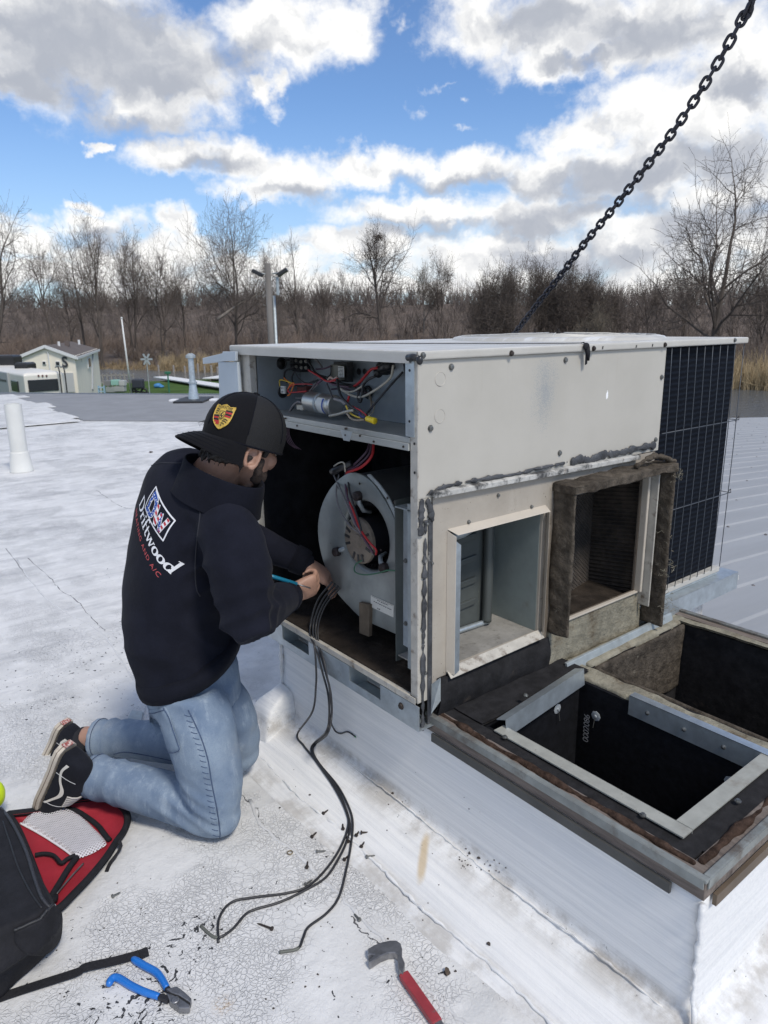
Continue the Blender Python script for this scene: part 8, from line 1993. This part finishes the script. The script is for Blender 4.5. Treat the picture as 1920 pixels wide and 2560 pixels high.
# dock, pilings
dock = thing('dock', 'white boardwalk dock along the river beyond the lawn', 'dock', tuple(st(-16, 70, WZ)))
dz = -3.75
def on_z(u, v, z): return onz(z, u, v)
D0, D1 = on_z(402, 942, dz), on_z(575, 968, dz); D2, D3 = on_z(525, 946, dz), on_z(575, 938, dz)
for A_, B_ in ((D0, D1), (D2, D3)):
    n = int(np.linalg.norm(B_ - A_) / .55); d = (B_ - A_) / n; w = nrm(np.cross(d, (0, 0, 1))) * .75; a = MB()
    for k in range(n): a.obox(A_ + d * (k + .5), d * .47, w, (0, 0, .04))
    a.build('deck_boards', M_WTRIM, dock)['kind'] = 'stuff'; a = MB(); a.beam(A_ - (0, 0, .15), B_ - (0, 0, .15), .1, .2); a.build('stringer', M_WOOD, dock)
M_PILE = M('grey_timber_piling', (.26, .24, .22), .9, var=(3, .2))
for i, (u, v0, v1) in enumerate(((398, 913, 935), (436, 914, 938), (464, 916, 940), (476, 912, 940), (497, 910, 944), (513, 915, 941), (531, 914, 953), (545, 918, 940), (558, 912, 946))):
    p = onz(WZ, u, v1 + 6); t = (p - CAM) @ FH; tp = far(u, v0, t); a = MB(); a.tube([p - (0, 0, .4), flat(p, tp[2])], [.12, .11], 8); a.lathe(flat(p, tp[2]), (0, 0, 1), [(0, .12), (.06, .03)], 8); o = a.build('piling', M_PILE, None, 'auto'); rebase(o, p); tag(o, '%s grey timber piling from the left standing by the white dock' % ('first', 'second', 'third', 'fourth', 'fifth', 'sixth', 'seventh', 'eighth', 'ninth')[i], 'piling', 'pilings along the dock', 'thing')
for (u, v, w_, lab) in ((1866, 1080, .13, 'short capped timber post beyond the eave of the right metal roof'), (1922, 1088, .15, 'timber post cut by the right picture edge beyond the metal roof')):
    p = far(u, v, 24); a = MB(); a.tube([flat(p, -5), p], [w_, w_], 10); o_ = a.build('post_body', M_PILE, None, 'auto'); OFF.pop(o_.name, None); r_ = thing('dock_post', lab, 'post', tuple(flat(p, -5))); o_.data.transform(Matrix.Translation(Vector(-flat(p, -5)))); o_.parent = r_
    a = MB(); a.lathe(p - (0, 0, .32), (0, 0, 1), [(0, w_ * 1.03), (.07, w_ * 1.03)], 10); a.build('band', M_WTRIM, r_)
P = [far(1780, 1118, 24), far(1830, 1108, 24), far(1863, 1112, 24), far(1890, 1106, 24), far(1925, 1094, 24)]; sl_ = thing('string_lights', 'thin sagging cable with one dark bulb between the dock posts', 'string lights', tuple(P[2]))
a = MB(); a.tube(smooth_path(P, 6), .014, 5); a.build('cable', M_BLACKP, sl_); a = MB(); c = far(1899, 1106, 24); a.lathe(c, (0, 0, -1), [(0, .02), (.10, .03), (.14, .06), (.22, .05), (.25, .01)], 8); a.build('bulb', M_BLACKP, sl_, True)
# yard clutter
def yard(name, label, cat, u, v, t): return thing(name, label, cat, tuple(flat(far(u, v, t), GZ)), None)
y = yard('step_rack', 'pale blue slatted rack standing beside the house steps', 'rack', 253, 980, 45); c = flat(far(253, 965, 45), GZ); M_PB = M('pale_blue_paint', (.30, .45, .55), .5)
for s in (-1, 1): a = MB(); a.obox(c + RH * s * .17 + (0, 0, .75), RH * .02, FH * .10, (0, 0, .75)); a.build('rail', M_PB, y)
for k in range(6): a = MB(); a.obox(c + (0, 0, .2 + k * .24), RH * .15, FH * .10, (0, 0, .025)); a.build('slat', M_PB, y)
y = yard('plastic_table', 'small white plastic table on the ground beside the blue rack', 'table', 281, 980, 44); c = flat(far(281, 980, 44), GZ); a = MB(); a.obox(c + (0, 0, .62), RH * .36, FH * .3, (0, 0, .03)); a.build('table_top', M_WHITEP, y, bevel=.02)
for sx in (-1, 1):
    for sy in (-1, 1): a = MB(); a.tube([c + RH * sx * .3 + FH * sy * .25 + (0, 0, .6), c + RH * sx * .34 + FH * sy * .28], .035, 6); a.build('leg', M_WHITEP, y)
y = yard('wooden_steps', 'dark wooden steps against the cream house\'s side', 'steps', 222, 978, 46); c = flat(far(222, 978, 46), GZ)
for k in range(4): a = MB(); a.obox(c + (0, 0, .2 + k * .22) + FH * k * .25, RH * .38, FH * .15, (0, 0, .03)); a.build('tread', M('dark_wood', (.05, .045, .045), .9), y)
y = yard('boat_trailer', 'dark covered boat parts and trailer heaped at the foot of the mast', 'trailer', 345, 960, 55); c = flat(far(345, 955, 55), GZ)
a = MB(); a.obox(c + (0, 0, .85), RH * .42, FH * .3, (0, 0, .35)); a.build('engine_cover', M('navy_cover', (.03, .035, .05), .5), y, bevel=.12); a = MB(); a.beam(c - RH * .7 + (0, 0, .35), c + RH * .9 + (0, 0, .12), .12, .12); a.beam(c - RH * .5 + (0, 0, .2), c + RH * .3 + (0, 0, .6), .06, .06); a.build('frame', M_BLACKP, y)
for s in (-.4, .4): a = MB(); a.torus(c + RH * s + (0, 0, .28), FH, .2, .08, 16, 6); a.build('wheel', M_BLACK, y, True)
y = yard('windmill_ornament', 'thin grey garden windmill on a post near the dark trailer', 'windmill', 372, 960, 52); c = flat(far(372, 960, 52), GZ); zz = far(372, 898, 52)[2]; a = MB(); a.tube([c, flat(c, zz)], .03, 6); a.build('post', M_GALVD, y)
for k in range(6): q = k * math.pi / 3; a = MB(); d = RH * math.cos(q) + np.array([0, 0, math.sin(q)]); a.beam(flat(c, zz) + d * .06, flat(c, zz) + d * .42, .13, .015, tuple(FH)); a.build('vane', M_GALVD, y)
y = yard('green_hydrant_post', 'slim green post standing on the lawn near the dock', 'post', 423, 978, 57); c = flat(far(423, 978, 57), GZ); M_GRN = M('green_paint', (.03, .15, .09), .5); a = MB(); a.tube([c, flat(c, far(423, 930, 57)[2])], [.07, .06], 8); a.build('post', M_GRN, y); a = MB(); a.obox(flat(c, far(423, 932, 57)[2]), RH * .22, FH * .10, (0, 0, .10)); a.build('head', M_GRN, y, bevel=.03)
y = yard('tarp_bundle', 'low bright blue tarp bundle lying on the lawn edge', 'tarp', 394, 957, 62); c = flat(far(394, 957, 62), GZ); a = MB(); a.ell(c + (0, 0, .12), RH * .36, FH * .4, (0, 0, .24), 14, 8); a.ell(c + RH * .25 + (0, 0, .05), RH * .3, FH * .3, (0, 0, .14), 12, 6); fuse(a, 'tarp', M('blue_tarp', (.05, .20, .42), .5), y, .05, 1, lambda c, n: fnoise(c, 8, 301) * .06)
y = yard('crate_stack', 'jumble of pale green and grey crates by the fence', 'crates', 292, 935, 58); c = flat(far(292, 950, 58), GZ)
for k, (dx, z, w, col) in enumerate(((-.5, .2, .35, (.30, .32, .31)), (.2, .25, .4, (.35, .36, .35)), (-.1, .75, .3, (.28, .50, .42)), (.45, .7, .22, (.45, .46, .45)), (-.7, .7, .25, (.20, .20, .20)))): a = MB(); a.obox(c + RH * dx + (0, 0, z), RH * w, FH * .3, (0, 0, .2)); a.build('crate', M('crate_%s' % 'abcde'[k], col, .7), y, bevel=.03)
fn = thing('picket_rail', 'grey timber rail fence by the river behind the mast', 'fence', tuple(flat(far(290, 930, 64), GZ)))
for k in range(9): p = flat(far(246 + k * 11, 945, 62), GZ); a = MB(); a.obox(p + (0, 0, .6), RH * .05, FH * .05, (0, 0, .6)); a.build('fence_post', M_PILE, fn)
for z in (.45, 1.05): a = MB(); a.beam(flat(far(244, 945, 62), GZ + z), flat(far(336, 945, 62), GZ + z), .04, .12); a.build('fence_rail', M_PILE, fn)
